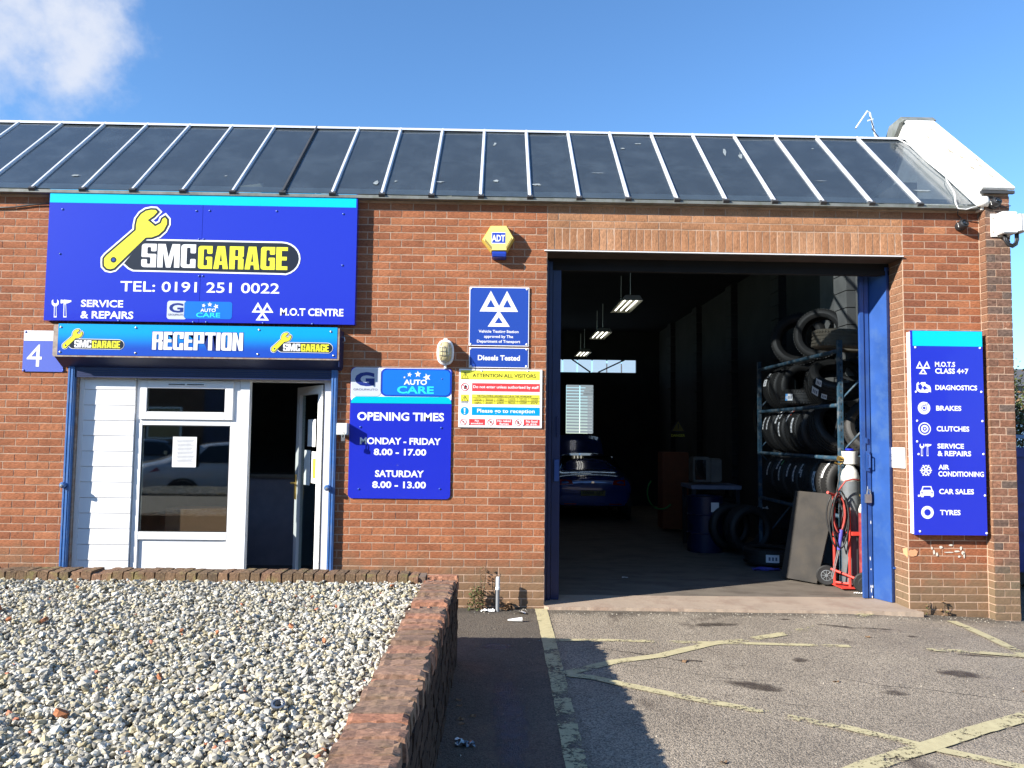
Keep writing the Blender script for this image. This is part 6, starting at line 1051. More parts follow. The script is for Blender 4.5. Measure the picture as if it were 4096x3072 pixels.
# ---------------------------------------------------------------- workshop contents
def tyre_meshes(R=.332, W=.212, name='tyre', m='rubber'):
    hw = W / 2; ri = R * .66
    prof = [(ri, -hw * .82), (ri + .012, -hw * .92), (R * .8, -hw * 1.04), (R * .9, -hw), (R * .965, -hw * .86), (R * .99, -hw * .74)]
    for g_ in (-.5, -.17, .17, .5): prof += [(R, hw * (g_ - .07) * 1.2), (R - .009, hw * (g_ - .06) * 1.2), (R - .009, hw * (g_ + .06) * 1.2), (R, hw * (g_ + .07) * 1.2)]
    prof += [(R * .99, hw * .74), (R * .965, hw * .86), (R * .9, hw), (R * .8, hw * 1.04), (ri + .012, hw * .92), (ri, hw * .82), (ri + .01, hw * .6), (R * .93, hw * .6), (R * .93, -hw * .6), (ri + .01, -hw * .6), (ri, -hw * .82)]
    q = MB().lathe(prof, 56, cap=False)
    # shoulder lugs
    for s_ in (-1, 1):
        for k in range(56):
            a = 2 * PI * (k + .5 * (s_ > 0)) / 56; M = Matrix.Rotation(a, 4, 'Z'); q.box(R * .955, R * 1.002, -.009, .009, s_ * hw * .7 - .012, s_ * hw * .7 + .012, M=M)
    return q.build(name, MT[m], smooth=True, mesh_only=True, auto=.5)
TY = tyre_meshes(); TYB = tyre_meshes(.345, .235); TYD = tyre_meshes(.335, .2, m='dusty_rubber')
def sticker(parent, R, a0, a1, z0, z1, m='sticker', twist=0):
    n = 6; vs = []
    for k in range(n + 1):
        a = a0 + (a1 - a0) * k / n; 
        for z in (z0 + twist * k / n, z1 + twist * k / n): vs.append(((R + .003) * math.cos(a), (R + .003) * math.sin(a), z))
    q = MB().add(vs, [(2 * k, 2 * k + 2, 2 * k + 3, 2 * k + 1) for k in range(n)])
    lines = MB()
    for j in range(3):
        aa = a0 + (a1 - a0) * (.2 + .25 * j); bb_ = aa + (a1 - a0) * .14
        lines.add([((R + .0042) * math.cos(t), (R + .0042) * math.sin(t), z) for t in (aa, bb_) for z in (z0 + (z1 - z0) * .25 + twist * .5, z0 + (z1 - z0) * .7 + twist * .5)], [(0, 2, 3, 1)])
    o = q.build('label_sticker', MT[m]); o.parent = parent
    l = lines.build('print', MT['gr' if m != 'sticker_blue' else 'w']); l.parent = o
def put_tyre(me, loc, rot, label, stickers=(), group='tyres on the blue rack', R=.332):
    e = empty('tyre', loc, label=label, cat='tyre', group=group); e.rotation_euler = rot
    o = bpy.data.objects.new('carcass', me); COL.objects.link(o); o.parent = e
    for s_ in stickers: sticker(e, R, *s_)
    return e
UPR = (PI / 2, 0, 0)    # axis along Y; local x -> world x, local y -> world z ; front-facing tread is at angle pi
RX = 3.45
ord_ = ['farthest', 'second', 'third', 'fourth', 'fifth', 'sixth', 'seventh', 'eighth']
# shelf heights and rows
row4 = [3.72, 3.50, 3.27, 3.05, 2.83, 2.6, 2.37, 2.13]; st4 = {1: [(2.55, 3.15, -.07, -.02)], 2: [(2.35, 2.85, -.02, .03, 'sticker')], 3: [(2.7, 3.3, -.05, 0), (2.42, 2.62, -.05, 0, 'sticker_green')], 4: [(2.55, 3.1, -.03, .02)], 5: [(2.6, 3.25, .0, .045)], 6: [(2.5, 2.9, -.06, -.01), (2.75, 3.05, .0, .05)]}
for i, y in enumerate(row4):
    put_tyre(TY, (3.79 - .02 * (i % 2), y, .80 + .33), (PI / 2 + .02 * (i % 3 - 1), 0, .03 * (i % 3 - 1)), 'black tyre with white label, %s from the far end of the lowest rack shelf' % ord_[i], st4.get(i, ()), 'tyres on the lowest rack shelf')
put_tyre(TY, (3.77, 1.86, 1.13), (PI / 2, 0, .06), 'sunlit black tyre with a long white label beside the leaning board', [(2.75, 3.5, -.09, -.03)], 'tyres on the lowest rack shelf')
put_tyre(TY, (3.77, 1.60, 1.13), (PI / 2, 0, -.05), 'sunlit black tyre with white label nearest the rack post, lowest shelf', [(2.3, 2.95, -.08, -.02)], 'tyres on the lowest rack shelf')
row3 = [3.72, 3.5, 3.27, 3.05, 2.83, 2.62, 2.41]; st3 = {0: [(2.6, 3.15, -.05, -.01)], 1: [(2.55, 3.15, -.06, -.02)], 2: [(2.3, 2.9, -.04, .01)], 3: [(2.85, 3.45, -.03, .02), (2.2, 2.7, -.08, -.03)], 4: [(2.25, 2.55, .0, .04, 'sticker_red'), (2.2, 2.85, -.06, -.02)], 5: [(2.7, 3.3, -.02, .03)]}
for i, y in enumerate(row3):
    put_tyre(TY, (3.79 - .02 * (i % 2), y, 1.46 + .33), (PI / 2, 0, .04 * (i % 3 - 1)), 'black tyre with white label, %s from the far end of the third rack shelf' % ord_[i], st3.get(i, ()), 'tyres on the third rack shelf')
put_tyre(TYB, (3.80, 2.05, 1.80), (math.radians(62), 0, math.radians(10)), 'big dark tyre leaning over on the third shelf behind the rack post', [], 'tyres on the third rack shelf', .345)
put_tyre(TYB, (4.02, 1.5, 1.80), (math.radians(75), 0, math.radians(-20)), 'tyre with deep tread half hidden by the blue door leaf, third shelf', [(2.6, 2.9, -.06, .03)], 'tyres on the third rack shelf', .345)
put_tyre(TY, (3.79, 3.68, 2.07 + .32), (PI / 2, 0, .06), 'dark tyre with two small white labels at the far end of the second shelf', [(2.75, 3.05, -.06, .04), (2.45, 2.65, .0, .06)], 'tyres on the second rack shelf')
put_tyre(TY, (3.79, 3.42, 2.07 + .32), (PI / 2, 0, .02), 'unlabelled dark tyre standing on the second shelf near its far end', [], 'tyres on the second rack shelf')
put_tyre(TY, (3.83, 3.2, 2.07 + .32), (PI / 2, 0, -.04), 'third dark tyre from the far end of the second shelf', [], 'tyres on the second rack shelf')
put_tyre(TY, (3.93, 2.55, 2.07 + .32), (PI / 2, 0, .3), 'dark tyre standing behind the flat one on the second shelf', [], 'tyres on the second rack shelf')
put_tyre(TYB, (3.86, 2.6, 3.05), (math.radians(84), 0, math.radians(-40)), 'second large dark tyre leaning on top of the rack behind the flat one', [], 'tyres on top of the rack', .345)
put_tyre(TY, (3.78, 2.95, 2.07 + .14), (0, .05, 0), 'tyre lying flat with a blue and white label, second shelf', [(3.55, 3.8, -.05, .04), (3.43, 3.56, -.05, .04, 'sticker_blue')], 'tyres on the second rack shelf')
put_tyre(TYB, (3.78, 1.95, 2.40), (math.radians(35), math.radians(-8), 0), 'large tyre tipped back to show its hole, cream label, second shelf', [(3.3, 3.62, -.1, .0), (3.45, 3.7, .05, .14, 'sticker'), (3.75, 3.95, -.1, -.03)], 'tyres on the second rack shelf', .345)
put_tyre(TYB, (3.82, 3.25, 3.05), (math.radians(80), 0, math.radians(-25)), 'very large dark tyre leaning upright on top of the rack', [], 'tyres on top of the rack', .345).scale = (1.12, 1.12, 1.12)
put_tyre(TYD, (3.72, 1.6, 2.85), (math.radians(3), math.radians(4), 0), 'dusty brown tyre lying flat on top of the rack', [], 'tyres on top of the rack', .335).scale = (1.12, 1.12, 1.12)
RK = empty('tyre_rack', (3.75, 2.5, 0), label='blue steel tyre rack along the right-hand workshop wall', cat='rack')
def rk(nm, q, mt='rack_blue'): o = q.build(nm, MT[mt]); o.data.transform(Matrix.Translation((-3.75, -2.5, 0))); o.parent = RK
for x in (RX, 4.02):
    for y in (1.14, 3.88):
        q = MB(); q.box(x - .025, x + .025, y - .02, y - .015, .0, 2.80); q.box(x - .025, x - .02, y - .015, y + .03, .0, 2.8); q.box(x + .02, x + .025, y - .015, y + .03, .0, 2.8); rk('upright', q)
        if y < 2 and x < 4:
            q = MB(); z = .1
            while z < 2.7: q.box(x - .006, x + .006, y - .0215, y - .0195, z, z + .022); z += .075
            rk('slots', q, 'gasket')
    for z in (2.70, 2.07, 1.46, .80):
        q = MB(); q.tube([(x, 1.16, z - .02), (x, 3.86, z - .02)], .024, 10); rk('beam', q)
for y in (1.14, 3.88):
    q = MB()
    for z0, z1 in ((.1, .8), (.8, 1.45), (1.5, 2.1), (2.1, 2.7)): q.tube([(RX if int(z0 * 10) % 2 else 4.02, y, z0), (4.02 if int(z0 * 10) % 2 else RX, y, z1)], .012, 6)
    rk('end_brace', q)
put_tyre(TYB, (3.02, 4.1, .33), (PI / 2, 0, math.radians(18)), 'dark tyre standing on the floor left of the rack', [], 'tyres on the workshop floor', .345)
put_tyre(TYB, (3.22, 3.75, .33), (PI / 2, 0, math.radians(12)), 'dark tyre standing on the floor against the rack foot', [], 'tyres on the workshop floor', .345)
for i in range(3): put_tyre(TYB, (3.1, 5.2, .1 + .24 * i), (0, 0, i), 'dark tyre %s of a flat stack behind the standing tyres' % ('at the bottom', 'in the middle', 'at the top')[i], [(4.3, 4.6, -.06, .02)] if i == 2 else [], 'stacked tyres on the workshop floor', .345)
put_tyre(TY, (3.18, 2.75, .1), (0, 0, 0), 'tyre lying on the floor by the board with a printed label', [(4.25, 4.75, -.05, .05)], 'tyres on the workshop floor')
put_tyre(TYD, (4.02, 5.3, 2.0), (PI / 2, 0, PI / 2), 'dark tyre hung high on the inner wall beyond the rack', [], 'tyres on the wall')
# leaning board
LB = MB(); LB.add([(2.93, 1.66, .01), (3.20, 1.26, .01), (3.46, 1.30, 1.02), (3.14, 1.72, 1.03), (2.955, 1.675, .01), (3.222, 1.28, .01), (3.482, 1.32, 1.02), (3.165, 1.735, 1.03)], [(0, 1, 2, 3), (7, 6, 5, 4), (0, 4, 5, 1), (1, 5, 6, 2), (2, 6, 7, 3), (3, 7, 4, 0)])
tag(LB.build('leaning_board', MT['board'], bevel=.002), 'dark stained board leaning against the rack beside the gas trolley', 'board')
# gas cylinders and trolley
GT = empty('gas_trolley', (3.42, 1.0, 0), rz=0, label='red two wheeled gas bottle trolley with coiled welding hoses by the doorway', cat='trolley')
def gt_(nm, q, mt, **k): o = q.build(nm, MT[mt], **k); o.data.transform(Matrix.Translation((-3.42, -1.0, 0))); o.parent = GT; return o
q = MB()
for (x, y) in ((3.335, 1.09), (3.455, .97)): q.tube([(x, y, .03), (x, y, 1.02 if x < 3.4 else .9)], .016, 8)
q.tube([(3.335, 1.09, 1.0), (3.30, 1.0, 1.04), (3.2, .93, 1.07)], .016, 8); q.tube([(3.335, 1.09, .06), (3.455, .97, .06)], .014, 6); q.tube([(3.335, 1.09, .62), (3.62, .85, .62)], .012, 6)
q.box(3.455, 3.65, .9, .93, .60, .64); q.tube([(3.31, 1.12, .2), (3.52, .78, .12)], .014, 8); q.box(3.33, 3.68, .9, 1.15, .02, .03)
gt_('frame', q, 'red_paint')
for i, (x, y) in enumerate(((3.29, 1.2), (3.505, .74))):
    d = Vector((-.1, -.12, 0)).normalized(); M = Matrix.Translation((x, y, .115)) @ Vector((-.35, -.9, 0)).to_track_quat('Z', 'Y').to_matrix().to_4x4()
    gt_('wheel_tyre', MB().lathe([(.06, -.02), (.1, -.024), (.112, -.012), (.113, .012), (.1, .024), (.06, .02)], 28, M), 'rubber', smooth=True, auto=.6)
    q = MB().lathe([(.0, .012), (.06, .012), (.063, .02), (.055, .022), (.05, .014), (.02, .018), (.018, .03), (0, .031)], 20, M)
    for k in range(8): a = k * PI / 4; q.tube([M @ Vector((.018 * math.cos(a), .018 * math.sin(a), .022)), M @ Vector((.058 * math.cos(a), .058 * math.sin(a), .018))], .004, 5)
    gt_('wheel_rim', q, 'cyl_grey' if i == 0 else 'black_plastic')
def hose(nm, mt, seed, n=3):
    r = random.Random(seed); q = MB()
    for k in range(n):
        cx, cy = 3.30 + r.uniform(-.02, .05), 1.0 + r.uniform(-.05, .0); w_ = .05 + r.uniform(0, .045); top = 1.05 + r.uniform(-.03, .05); bot = .5 + r.uniform(-.05, .2)
        pth = [(cx + w_ * math.sin(t) * (1 if t < PI else .9), cy - .03 * k * .5 + .01 * math.sin(3 * t), (top + bot) / 2 + (top - bot) / 2 * math.cos(t)) for t in [2 * PI * i / 22 for i in range(23)]]
        q.tube(pth, .0085, 6)
    gt_(nm, q, mt, smooth=True)
hose('black_hose', 'hose_black', 1, 4); hose('red_hose', 'hose_red', 2, 3)
gt_('red_hose', MB().tube([(3.32, 1.0, .95), (3.33, .93, 1.1), (3.38, .88, 1.2), (3.46, .88, 1.22), (3.55, .88, 1.21)], .009, 6), 'hose_red', smooth=True)
gt_('torch_handle', MB().tube([(3.35, .93, .66), (3.315, .93, .44)], .02, 10), 'hose_blue'); q = MB(); q.tube([(3.318, .93, .44), (3.25, .95, .12)], .007, 6); q.tube([(3.303, .93, .44), (3.235, .95, .14)], .005, 6); gt_('torch_pipes', q, 'steel')
def cylinder(loc, R, Hh, body, top, label, cap=True):
    e = empty('gas_cylinder', (*loc, .035), label=label, cat='gas cylinder')
    MB().lathe([(R * .9, 0), (R, .03), (R, Hh * .86)], 32).build('body', MT[body], e, smooth=True, auto=.6)
    MB().lathe([(R * 1.003, Hh * .86), (R * .98, Hh * .9), (R * .8, Hh * .95), (R * .45, Hh * .985), (.035, Hh)], 32).build('shoulder', MT[top], e, smooth=True)
    if cap:
        MB().lathe([(.05, Hh), (.078, Hh + .01), (.078, Hh + .03), (.086, Hh + .12), (.09, Hh + .15), (.06, Hh + .15)], 24).build('valve_guard', MT['cyl_white'], e, smooth=True, auto=.5)
    q = MB(); q.lathe([(.018, Hh - .01), (.018, Hh + .07), (.012, Hh + .08)], 12); q.tube([(0, 0, Hh + .05), (-.09, -.01, Hh + .06)], .013, 8); q.build('valve', MT['brass'], e)
    return e
c1 = cylinder((3.53, 1.1), .1, 1.34, 'cyl_grey', 'cyl_white', 'tall grey gas cylinder with white shoulder standing on the trolley')
q = MB(); q.lathe([(.045, 0), (.045, .02)], 12, Matrix.Translation((0, -.0, 1.5))); q.build('hand_wheel', MT['b'], c1)
q = MB(); q.tube([(-.09, -.01, 1.4), (-.14, -.02, 1.41)], .03, 10); q.tube([(-.1, -.02, 1.36), (-.12, -.02, 1.34), (-.18, -.02, 1.36)], .01, 6); q.build('regulator', MT['brass'], c1)
c2 = cylinder((3.63, .9), .095, .95, 'cyl_maroon', 'cyl_white', 'shorter maroon gas cylinder half hidden by the blue door leaf', cap=False)
q = MB()
for i in range(9): q.tube([(3.36 + i * .022, .68 - i * .006, .02), (3.378 + i * .022, .676 - i * .006, .028)], .006, 5)
tag(q.build('safety_chain', MT['white_plastic']), 'white and red plastic chain end on the floor by the trolley wheel', 'chain')
q = MB(); q.tube([(3.335, 1.045, .965), (3.36, 1.05, 1.1), (3.43, 1.08, 1.42), (3.5, 1.1, 1.45)], .006, 6); tag(q.build('gas_hose', MT['hose_black'], smooth=True), 'thin black hose hanging from the tall grey cylinder', 'hose')
# equipment deeper in the hall
OC = empty('orange_cabinet', (2.93, 7.1, floorz(7)), label='orange tool cabinet deep in the dark workshop', cat='cabinet')
box('case', MT['orange'], -.25, .25, 0, .45, .05, 1.5, OC, bevel=.01)
for i in range(5): box('drawer', MT['orange'], -.23, .23, -.02, .0, .15 + .26 * i, .38 + .26 * i, OC, bevel=.005)
TV = empty('monitor', (2.82, 4.75, .92), label='old box monitor on the dark bench right of the orange cabinet', cat='monitor')
box('case', MT['crt'], -.15, .12, -.02, .3, .02, .42, TV, bevel=.02); box('screen', MT['car_glass'], -.125, .05, -.026, -.018, .06, .38, TV, bevel=.004); box('side_panel', MT['crt'], .125, .32, .02, .3, .02, .4, TV, bevel=.02)
BN = empty('workbench', (2.95, 4.9, floorz(4.9)), label='dark steel workbench carrying the old monitor', cat='bench')
box('top', MT['shelf_wood'], -.35, .45, -.3, .4, .93, .99, BN)
for x in (-.3, .4):
    for y in (-.25, .35): box('leg', MT['black_plastic'], x - .03, x + .03, y - .03, y + .03, 0, .93, BN)
DRM = empty('oil_drum', (2.72, 4.25, floorz(4.25)), label='dark blue oil drum standing in front of the workbench', cat='drum')
MB().lathe([(.26, 0), (.27, .01), (.265, .28), (.275, .29), (.265, .3), (.265, .56), (.275, .57), (.265, .58), (.27, .84), (.24, .84), (.24, .82), (0, .82)], 32).build('body', MT['drum_blue'], DRM, smooth=True, auto=.5); box('label', MT['sticker'], .02, .14, -.272, -.266, .62, .76, DRM)
WS = empty('danger_sign', (2.93, 6.9, 1.75), label='yellow warning triangle sign on the dark inner wall', cat='sign')
q = MB(); q.prism([(-.14, 0), (.14, 0), (0, .24)], -.006, 0, 'y'); q.build('plate', MT['k'], WS); MB().prism([(-.11, .017), (.11, .017), (0, .205)], -.009, -.006, 'y').build('face', mat('dimmed yellow', (.2, .16, .03), .7), WS); box('mark', MT['k'], -.008, .008, -.0105, -.009, .06, .15, WS)  # triangle yellow dimmed, the dark hall put into its colour
t = MB(); put_text(t, 'DANGER', (-.13, .13, -.09, -.04), -.004, .02); t.build('lettering', MT['ye'], WS)
q = MB(); q.tube([(2.5 + .25 * math.cos(t), 6.4, .65 + .3 * math.sin(t)) for t in [PI * .75 + i * PI / 10 for i in range(11)]], .014, 6); q2 = q.build('air_hose', MT['green'], smooth=True); tag(q2, 'green air hose hanging in a loop by the orange cabinet', 'hose')
FL2 = crumple('rag', (3.0, 2.35, floorz(2.35) + .004), .35, .12, .03, MT['hose_blue'], 'dark purple rag dropped on the floor near the board', 'rag', 41)
crumple('paper_scrap', (1.05, 1.55, .006), .07, .04, .012, MT['paper'], 'small white scrap on the dark workshop floor', 'paper', 42, nx=3, ny=2)
crumple('white_packet', (3.5, 4.0, .6), .2, .14, .04, MT['sticker'], 'white packet lying on the tyre stack', 'packet', 43)
for i, (x, y) in enumerate(((1.55, 3.95), (1.62, 7.6), (1.68, 11.4))):
    e = empty('ceiling_light', (x, y, 3.72), label=('nearest', 'middle', 'farthest')[i] + ' of the three caged fluorescent lights hung in the workshop', cat='light', group='workshop ceiling lights')
    q = MB(); q.add([(-.16, 0, .0), (.16, 0, .0), (.16, 1.2, .0), (-.16, 1.2, .0), (-.11, .0, .08), (.11, 0, .08), (.11, 1.2, .08), (-.11, 1.2, .08)], [(0, 1, 5, 4), (1, 2, 6, 5), (2, 3, 7, 6), (3, 0, 4, 7), (4, 5, 6, 7)]); q.build('reflector', mat('grimy reflector', (.16, .16, .12), .4) if i == 0 else bpy.data.materials['grimy reflector'], e)
    for k, x_ in enumerate((-.09, 0, .09)): MB().tube([(x_, .06, .025), (x_, 1.14, .025)], .009, 8).build('tube', MT['tube'], e)
    q = MB(); q.tube([(0, .2, .12), (0, .2, .6)], .004, 4); q.tube([(0, 1.1, .12), (0, 1.1, .6)], .004, 4); q.build('hanger', MT['steel'], e)

for i, (x0, x1, z0, z1, lb) in enumerate(((-3.25, -2.98, 4.08, 4.27, 'pale board behind the roof glass above the large sign'), (-2.45, -2.2, 4.08, 4.22, 'folded pale sheet behind the roof glass right of the pale board'), (-1.35, -1.0, 4.08, 4.17, 'crumpled pale bag behind the roof glass near the alarm box'))):
    q = MB(); q.add([(x0, .28, z0), (x1, .3, z0), (x1 + .01, .36, z1), (x0 + .03, .38, z1 - .03), (x0, .30, z0), (x1, .32, z0), (x1 + .01, .38, z1), (x0 + .03, .40, z1 - .03)], [(0, 1, 2, 3), (7, 6, 5, 4), (0, 4, 5, 1), (1, 5, 6, 2), (2, 6, 7, 3), (3, 7, 4, 0)])
    tag(q.build('pale_board', MT['sticker_cream']), lb, 'board')
# ---------------------------------------------------------------- reception contents
CT = empty('reception_counter', (-2.7, 1.4, .14), label='dark blue reception counter behind the open door', cat='counter')
box('front', MT['shelf_wood'], -.7, .55, -.02, .02, 0, 1.0, CT); box('top', MT['crt'], -.75, .6, -.08, .5, 1.0, 1.04, CT)
PO = empty('poster', (-3.15, 3.88, 1.45), label='dim poster on the back wall of the reception', cat='poster'); box('sheet', mat('dim poster', (.12, .12, .12), .7), -.25, .35, -.01, 0, 0, .5, PO)
build_sign('note', 'window_notice', 'white printed notice taped inside the large reception window', .0385, .0006, MT['paper'], cat='notice', panel_name='sheet')
CBX = empty('cardboard_box', (-3.45, .35, .14), label='brown cardboard box behind the lower right of the reception window', cat='box'); box('carton', mat('cardboard', (.3, .15, .08), .8), -.35, .3, -.1, .25, 0, .74, CBX)

# ---------------------------------------------------------------- cars
def car(name, loc, rz, paint, label, plate=None, bonnet_up=False, cat='car', group=None):
    e = empty(name, loc, rz, label=label, cat=cat, group=group)
    # stations: y from rear (0) to nose (4.4); zlo, zbelt, ztop, half widths low/mid/belt/top
    st = [(-.0, .42, .78, .84, .60, .70, .66, .50), (.03, .36, .86, .95, .72, .82, .75, .60), (.15, .30, .93, 1.0, .80, .88, .80, .66), (.55, .26, .96, 1.05, .83, .9, .84, .66), (.95, .26, .96, 1.28, .84, .9, .85, .58), (1.5, .24, .95, 1.43, .84, .9, .86, .56), (2.2, .24, .94, 1.45, .84, .9, .86, .56), (2.75, .25, .93, 1.36, .84, .9, .85, .56), (3.25, .26, .92, 1.0, .84, .9, .82, .68), (3.8, .28, .84, .90, .82, .88, .78, .62), (4.2, .32, .74, .80, .74, .82, .70, .52), (4.36, .38, .62, .68, .58, .66, .60, .42)]
    q = MB(); n = 9; vs = []
    for y, zl, zb, zt, wl, wm, wb, wt in st:
        half = [(0, zl), (wl * .85, zl), (wl, zl + .06), (wm, zl + (zb - zl) * .5), (wm * .985, zl + (zb - zl) * .8), (wb, zb), (wt, zt - .03), (wt * .6, zt), (0, zt + .01)]
        ring = half + [(-x, z) for x, z in half[-2:0:-1]]; vs += [(x, y, z) for x, z in ring]
    m_ = 16; q.add(vs, [(i * m_ + k, i * m_ + (k + 1) % m_, (i + 1) * m_ + (k + 1) % m_, (i + 1) * m_ + k) for i in range(len(st) - 1) for k in range(m_)] + [tuple(range(m_ - 1, -1, -1)), tuple(range((len(st) - 1) * m_, len(st) * m_))])
    b = q.build('body', paint, e, smooth=True); s_ = b.modifiers.new('smooth', 'SUBSURF'); s_.levels = 2; s_.render_levels = 2
    def pane(nm, pts, m='car_glass', th=.01):
        q = MB(); c = Vector((0, 0, 0)); P = [Vector(p) for p in pts]; nn = (P[1] - P[0]).cross(P[-1] - P[0]).normalized(); q.add(P + [p - nn * th for p in P], [tuple(range(len(P))), tuple(range(2 * len(P) - 1, len(P) - 1, -1))] + [(k, (k + 1) % len(P), len(P) + (k + 1) % len(P), len(P) + k) for k in range(len(P))]); return q.build(nm, MT[m], e)
    pane('rear_window', [(-.62, .66, 1.055), (.62, .66, 1.055), (.56, 1.22, 1.385), (-.56, 1.22, 1.385)]); pane('windscreen', [(.66, 3.12, 1.05), (-.66, 3.12, 1.05), (-.55, 2.62, 1.38), (.55, 2.62, 1.38)])
    for s_ in (-1, 1):
        a = [(s_ * .845, 1.0, 1.0), (s_ * .865, 1.85, 1.0), (s_ * .63, 1.85, 1.37), (s_ * .63, 1.4, 1.35)]; c = [(s_ * .865, 1.92, 1.0), (s_ * .855, 2.95, 1.0), (s_ * .62, 2.55, 1.33), (s_ * .63, 1.92, 1.37)]
        pane('side_window', a if s_ > 0 else a[::-1]); pane('side_window', c if s_ > 0 else c[::-1])
        q = MB(); q.add([(s_ * x, y, z) for x, y, z in ((.42, -.005, .80), (.70, .01, .78), (.855, .2, .80), (.87, .42, .84), (.84, .35, .90), (.7, .05, .91), (.45, .01, .89), (.42, .03, .80), (.70, .05, .78), (.82, .24, .80), (.83, .44, .84), (.80, .37, .90), (.68, .08, .91), (.45, .04, .89))], [(0, 1, 5, 6), (1, 2, 4, 5), (2, 3, 4), (7, 13, 12, 8), (8, 12, 11, 9), (9, 11, 10)] + [(k, (k + 1) % 7, 7 + (k + 1) % 7, 7 + k) for k in range(7)]); q.build('tail_light', MT['red_lens'], e, bevel=.004)
        q = MB(); q.add([(s_ * x, y, z) for x, y, z in ((.45, 4.33, .62), (.7, 4.22, .66), (.84, 3.95, .76), (.8, 3.9, .82), (.62, 4.16, .74), (.45, 4.28, .68))], [(0, 1, 4, 5), (1, 2, 3, 4)]); q.build('headlight', MT['clear_lens'], e)
        q = MB(); q.box(*sorted((s_ * .88, s_ * 1.0)), 2.62, 2.72, 1.0, 1.12); q.build('mirror', paint, e, bevel=.02)
        q = MB(); q.box(*sorted((s_ * .35, s_ * .62)), -.03, -.01, .38, .40); q.build('reflector', MT['red_lens'], e)
        for y in (.85, 3.45):
            M = Matrix.Translation((s_ * .80, y, .31)) @ Matrix.Rotation(s_ * PI / 2, 4, 'Y')
            MB().lathe([(.2, -.1), (.29, -.1), (.315, -.06), (.315, .08), (.295, .105), (.22, .105)], 32, M).build('wheel', MT['rubber'], e, smooth=True, auto=.6)
            q = MB().lathe([(.22, .06), (.22, .1), (.19, .09), (.05, .075), (0, .08)], 24, M)
            q.build('rim', MT['cyl_grey'], e, smooth=True)
            q = MB().lathe([(.32, .02), (.37, .02), (.37, .107), (.32, .107)], 32, M, cap=False); q.build('wheel_arch', MT['black_plastic'], e)
    box('rear_bumper', paint, -.74, .74, -.06, .1, .36, .56, e, bevel=.05); box('number_plate', mat('plate yellow', (.22, .2, .06), .5) if plate else MT['ye'], -.26, .26, -.066, -.058, .57, .68, e)
    if plate:
        t = MB(); put_text(t, plate, (-.235, .235, .59, .665), -.0685, .02); t.build('plate_lettering', MT['k'], e)
    box('badge', MT['chrome'], -.03, .03, -.02, -.0, .83, .87, e, bevel=.008)
    if bonnet_up:
        q = MB(); vs = []
        for j in range(5):
            for i in range(9): x = -.72 + 1.44 * i / 8; t_ = j / 4; vs.append((x * (1 - .12 * t_ * t_), 3.15 + .55 * t_, 1.02 + .78 * t_ + .05 * math.cos(x * 1.8) - (.1 * abs(x) ** 3)))
        q.add(vs, [(j * 9 + i, j * 9 + i + 1, j * 9 + i + 10, j * 9 + i + 9) for j in range(4) for i in range(8)]); o = q.build('bonnet', paint, e, smooth=True); sm = o.modifiers.new('thickness', 'SOLIDIFY'); sm.thickness = .03
    return e
car('blue_car', (1.585, 9.0, floorz(9.3)), 0, MT['car_blue'], 'dark blue car with raised bonnet and yellow rear plate deep in the workshop', 'S888 SJT', True)
# across the yard, behind the viewpoint: what the glass and the glossy signs mirror
car('white_car', (-8.3, -9.2, -.02), math.radians(-118), MT['car_white'], 'white saloon car parked across the yard behind the gravel bed')
car('grey_car', (-2.9, -13.5, -.02), math.radians(-70), MT['car_silver'], 'grey car parked across the yard in front of the far building')
car('grey_car', (-12.5, -14.5, -.02), math.radians(-100), MT['car_silver'], 'grey car parked at the far left of the yard')
OB = empty('opposite_building', (-8, -24, 0), label='long brown brick workshop on the far side of the yard', cat='building')
q = MB(); q.box(-26, 26, -6, 0, -.1, 5.2); o = q.build('wall', MT['far_brick'], OB); q = MB(); q.prism([(.4, 5.2), (-6.4, 5.2), (-3, 6.8)], -26.3, 26.3, 'x'); q.build('roof', MT['roofing'], OB)
for i in range(8):
    x = -23 + i * 6.2
    o = box('shutter', MT['blue_dark'] if i % 2 else MT['cyl_grey'], x, x + 3.2, .0, .06, -.02, 3.4, OB); p_ = box('window', MT['white_metal'], x + 3.9, x + 5.3, 0, .05, 1.3, 2.6, OB); g_ = box('pane', MT['car_glass'], x + 3.97, x + 5.23, .05, .06, 1.37, 2.53, None); g_.parent = p_
# ---------------------------------------------------------------- beyond the right end of the building
PF = empty('palisade_fence', (5.6, 3.0, 0), label='faded blue steel palisade fence past the right corner', cat='fence')
for i in range(14):
    x = -1.0 + i * .155; q = MB(); q.prism([(x, 0), (x + .07, 0), (x + .07, 2.1), (x + .035, 2.2), (x, 2.1)], -.03, -.02, 'y'); q.build('pale', MT['pale_blue'], PF)
for z in (.4, 1.7): box('rail', MT['pale_blue'], -1.1, 1.3, -.018, .02, z, z + .05, PF)
SK = empty('blue_skip', (5.7, 1.9, -.02), label='dark blue steel skip beside the right corner of the building', cat='skip')
q = MB(); q.prism([(-.62, .15), (1.0, .15), (1.25, 1.55), (-.8, 1.55)], -.5, .7, 'y'); q.build('tub', MT['b'] if False else mat('skip blue', (.01, .03, .2), .5, var=.3), SK, bevel=.01)
q = MB(); q.box(-.86, 1.3, -.54, -.48, 1.5, 1.6); q.box(-.86, 1.3, .68, .74, 1.5, 1.6); q.build('rim_rail', bpy.data.materials['skip blue'], SK); box('foot', MT['black_plastic'], -.5, .9, -.4, .6, 0, .15, SK)
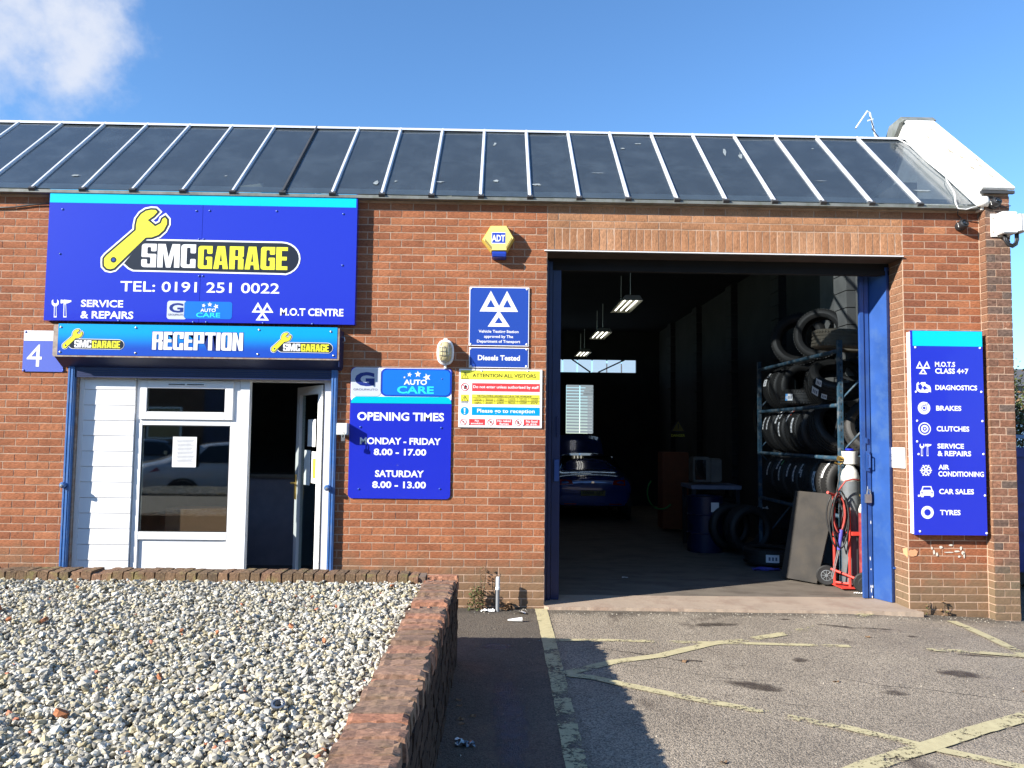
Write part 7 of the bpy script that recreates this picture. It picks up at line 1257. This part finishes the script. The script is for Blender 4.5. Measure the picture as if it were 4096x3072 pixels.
def tree(name, loc, h, rad, label, seed, n=5200):
    e = empty(name, loc, label=label, cat='tree'); r = random.Random(seed); q = MB()
    q.tube([(0, 0, 0), (.03, .02, h * .4), (-.04, .05, h * .75)], .1, 8, rr=[.12, .09, .04])
    cl = []
    for i in range(14):
        a = r.uniform(0, 2 * PI); z = h * r.uniform(.35, .95); d = rad * r.uniform(.3, .9) * math.sin(min(1, (z / h) * 1.1) * PI * .9 + .25); p = (math.cos(a) * d, math.sin(a) * d, z); q.tube([(0, .02, z * .6), (p[0] * .5, p[1] * .5, z * .85), p], .03, 5, rr=[.04, .02, .008]); cl.append((Vector(p), rad * r.uniform(.25, .5)))
    q.build('trunk', MT['bark'], e); lv = MB()
    for i in range(n):
        c, R_ = r.choice(cl); d = Vector((r.gauss(0, 1), r.gauss(0, 1), r.gauss(0, 1))).normalized() * R_ * r.random() ** .4; p = c + d; L = r.uniform(.04, .085)
        M = Matrix.Translation(p) @ Euler((r.uniform(-1.2, 1.2), r.uniform(-1.2, 1.2), r.uniform(0, 6.3))).to_matrix().to_4x4()
        lv.add([M @ Vector(v) for v in ((0, 0, 0), (L * .4, L * .5, .01), (0, L, 0), (-L * .4, L * .5, .01))], [(0, 1, 2, 3)], mi=1 if r.random() < .2 else 0)
    lv.build('crown', [MT['leaf'], MT['leaf_dry']], e); return e
tree('bush_tree', (6.5, 5.0, 0), 3.3, 1.1, 'leafy bush rising behind the palisade fence at the right edge', 4)
tree('bush_tree', (8.6, 6.2, 0), 3.0, 1.3, 'second leafy bush farther right behind the palisade fence', 8, 4000)
for i, (x, y, h_, r_) in enumerate(((12.5, 9, 4.2, 1.7), (16, 12, 5, 2), (20, 15, 4.6, 2), (25, 14, 5.2, 2.2))):
    tree('roadside_tree', (x, y, 0), h_, r_, 'loose leafy tree past the right end of the yard, %s from the palisade fence' % ('first', 'second', 'third', 'fourth')[i], 60 + i, 2600)
FB = empty('far_warehouse', (22, 34, 0), label='low grey warehouse far beyond the trees past the right corner', cat='building')
box('wall', MT['car_silver'] if False else mat('warehouse cladding', (.22, .23, .24), .6, var=.1), -16, 16, 0, 14, -.1, 4.6, FB); MB().prism([(-.4, 4.6), (14.4, 4.6), (7, 6.2)], -16.3, 16.3, 'x').build('roof', MT['roofing'], FB)
for i in range(5): box('shutter', MT['pale_blue'], -13 + i * 5.6, -9.8 + i * 5.6, -.06, 0, -.1, 3.2, FB)
LP = empty('lamp_globe', (5.35, 2.9, 2.2), label='white round lamp on a fence post by the right corner', cat='lamp'); MB().lathe([(.01, -.12), (.07, -.08), (.095, 0), (.07, .08), (.0, .11)], 18).build('globe', MT['white_plastic'], LP, smooth=True); box('post', MT['pale_blue'], -.02, .02, -.02, .02, -2.2, -.11, LP)
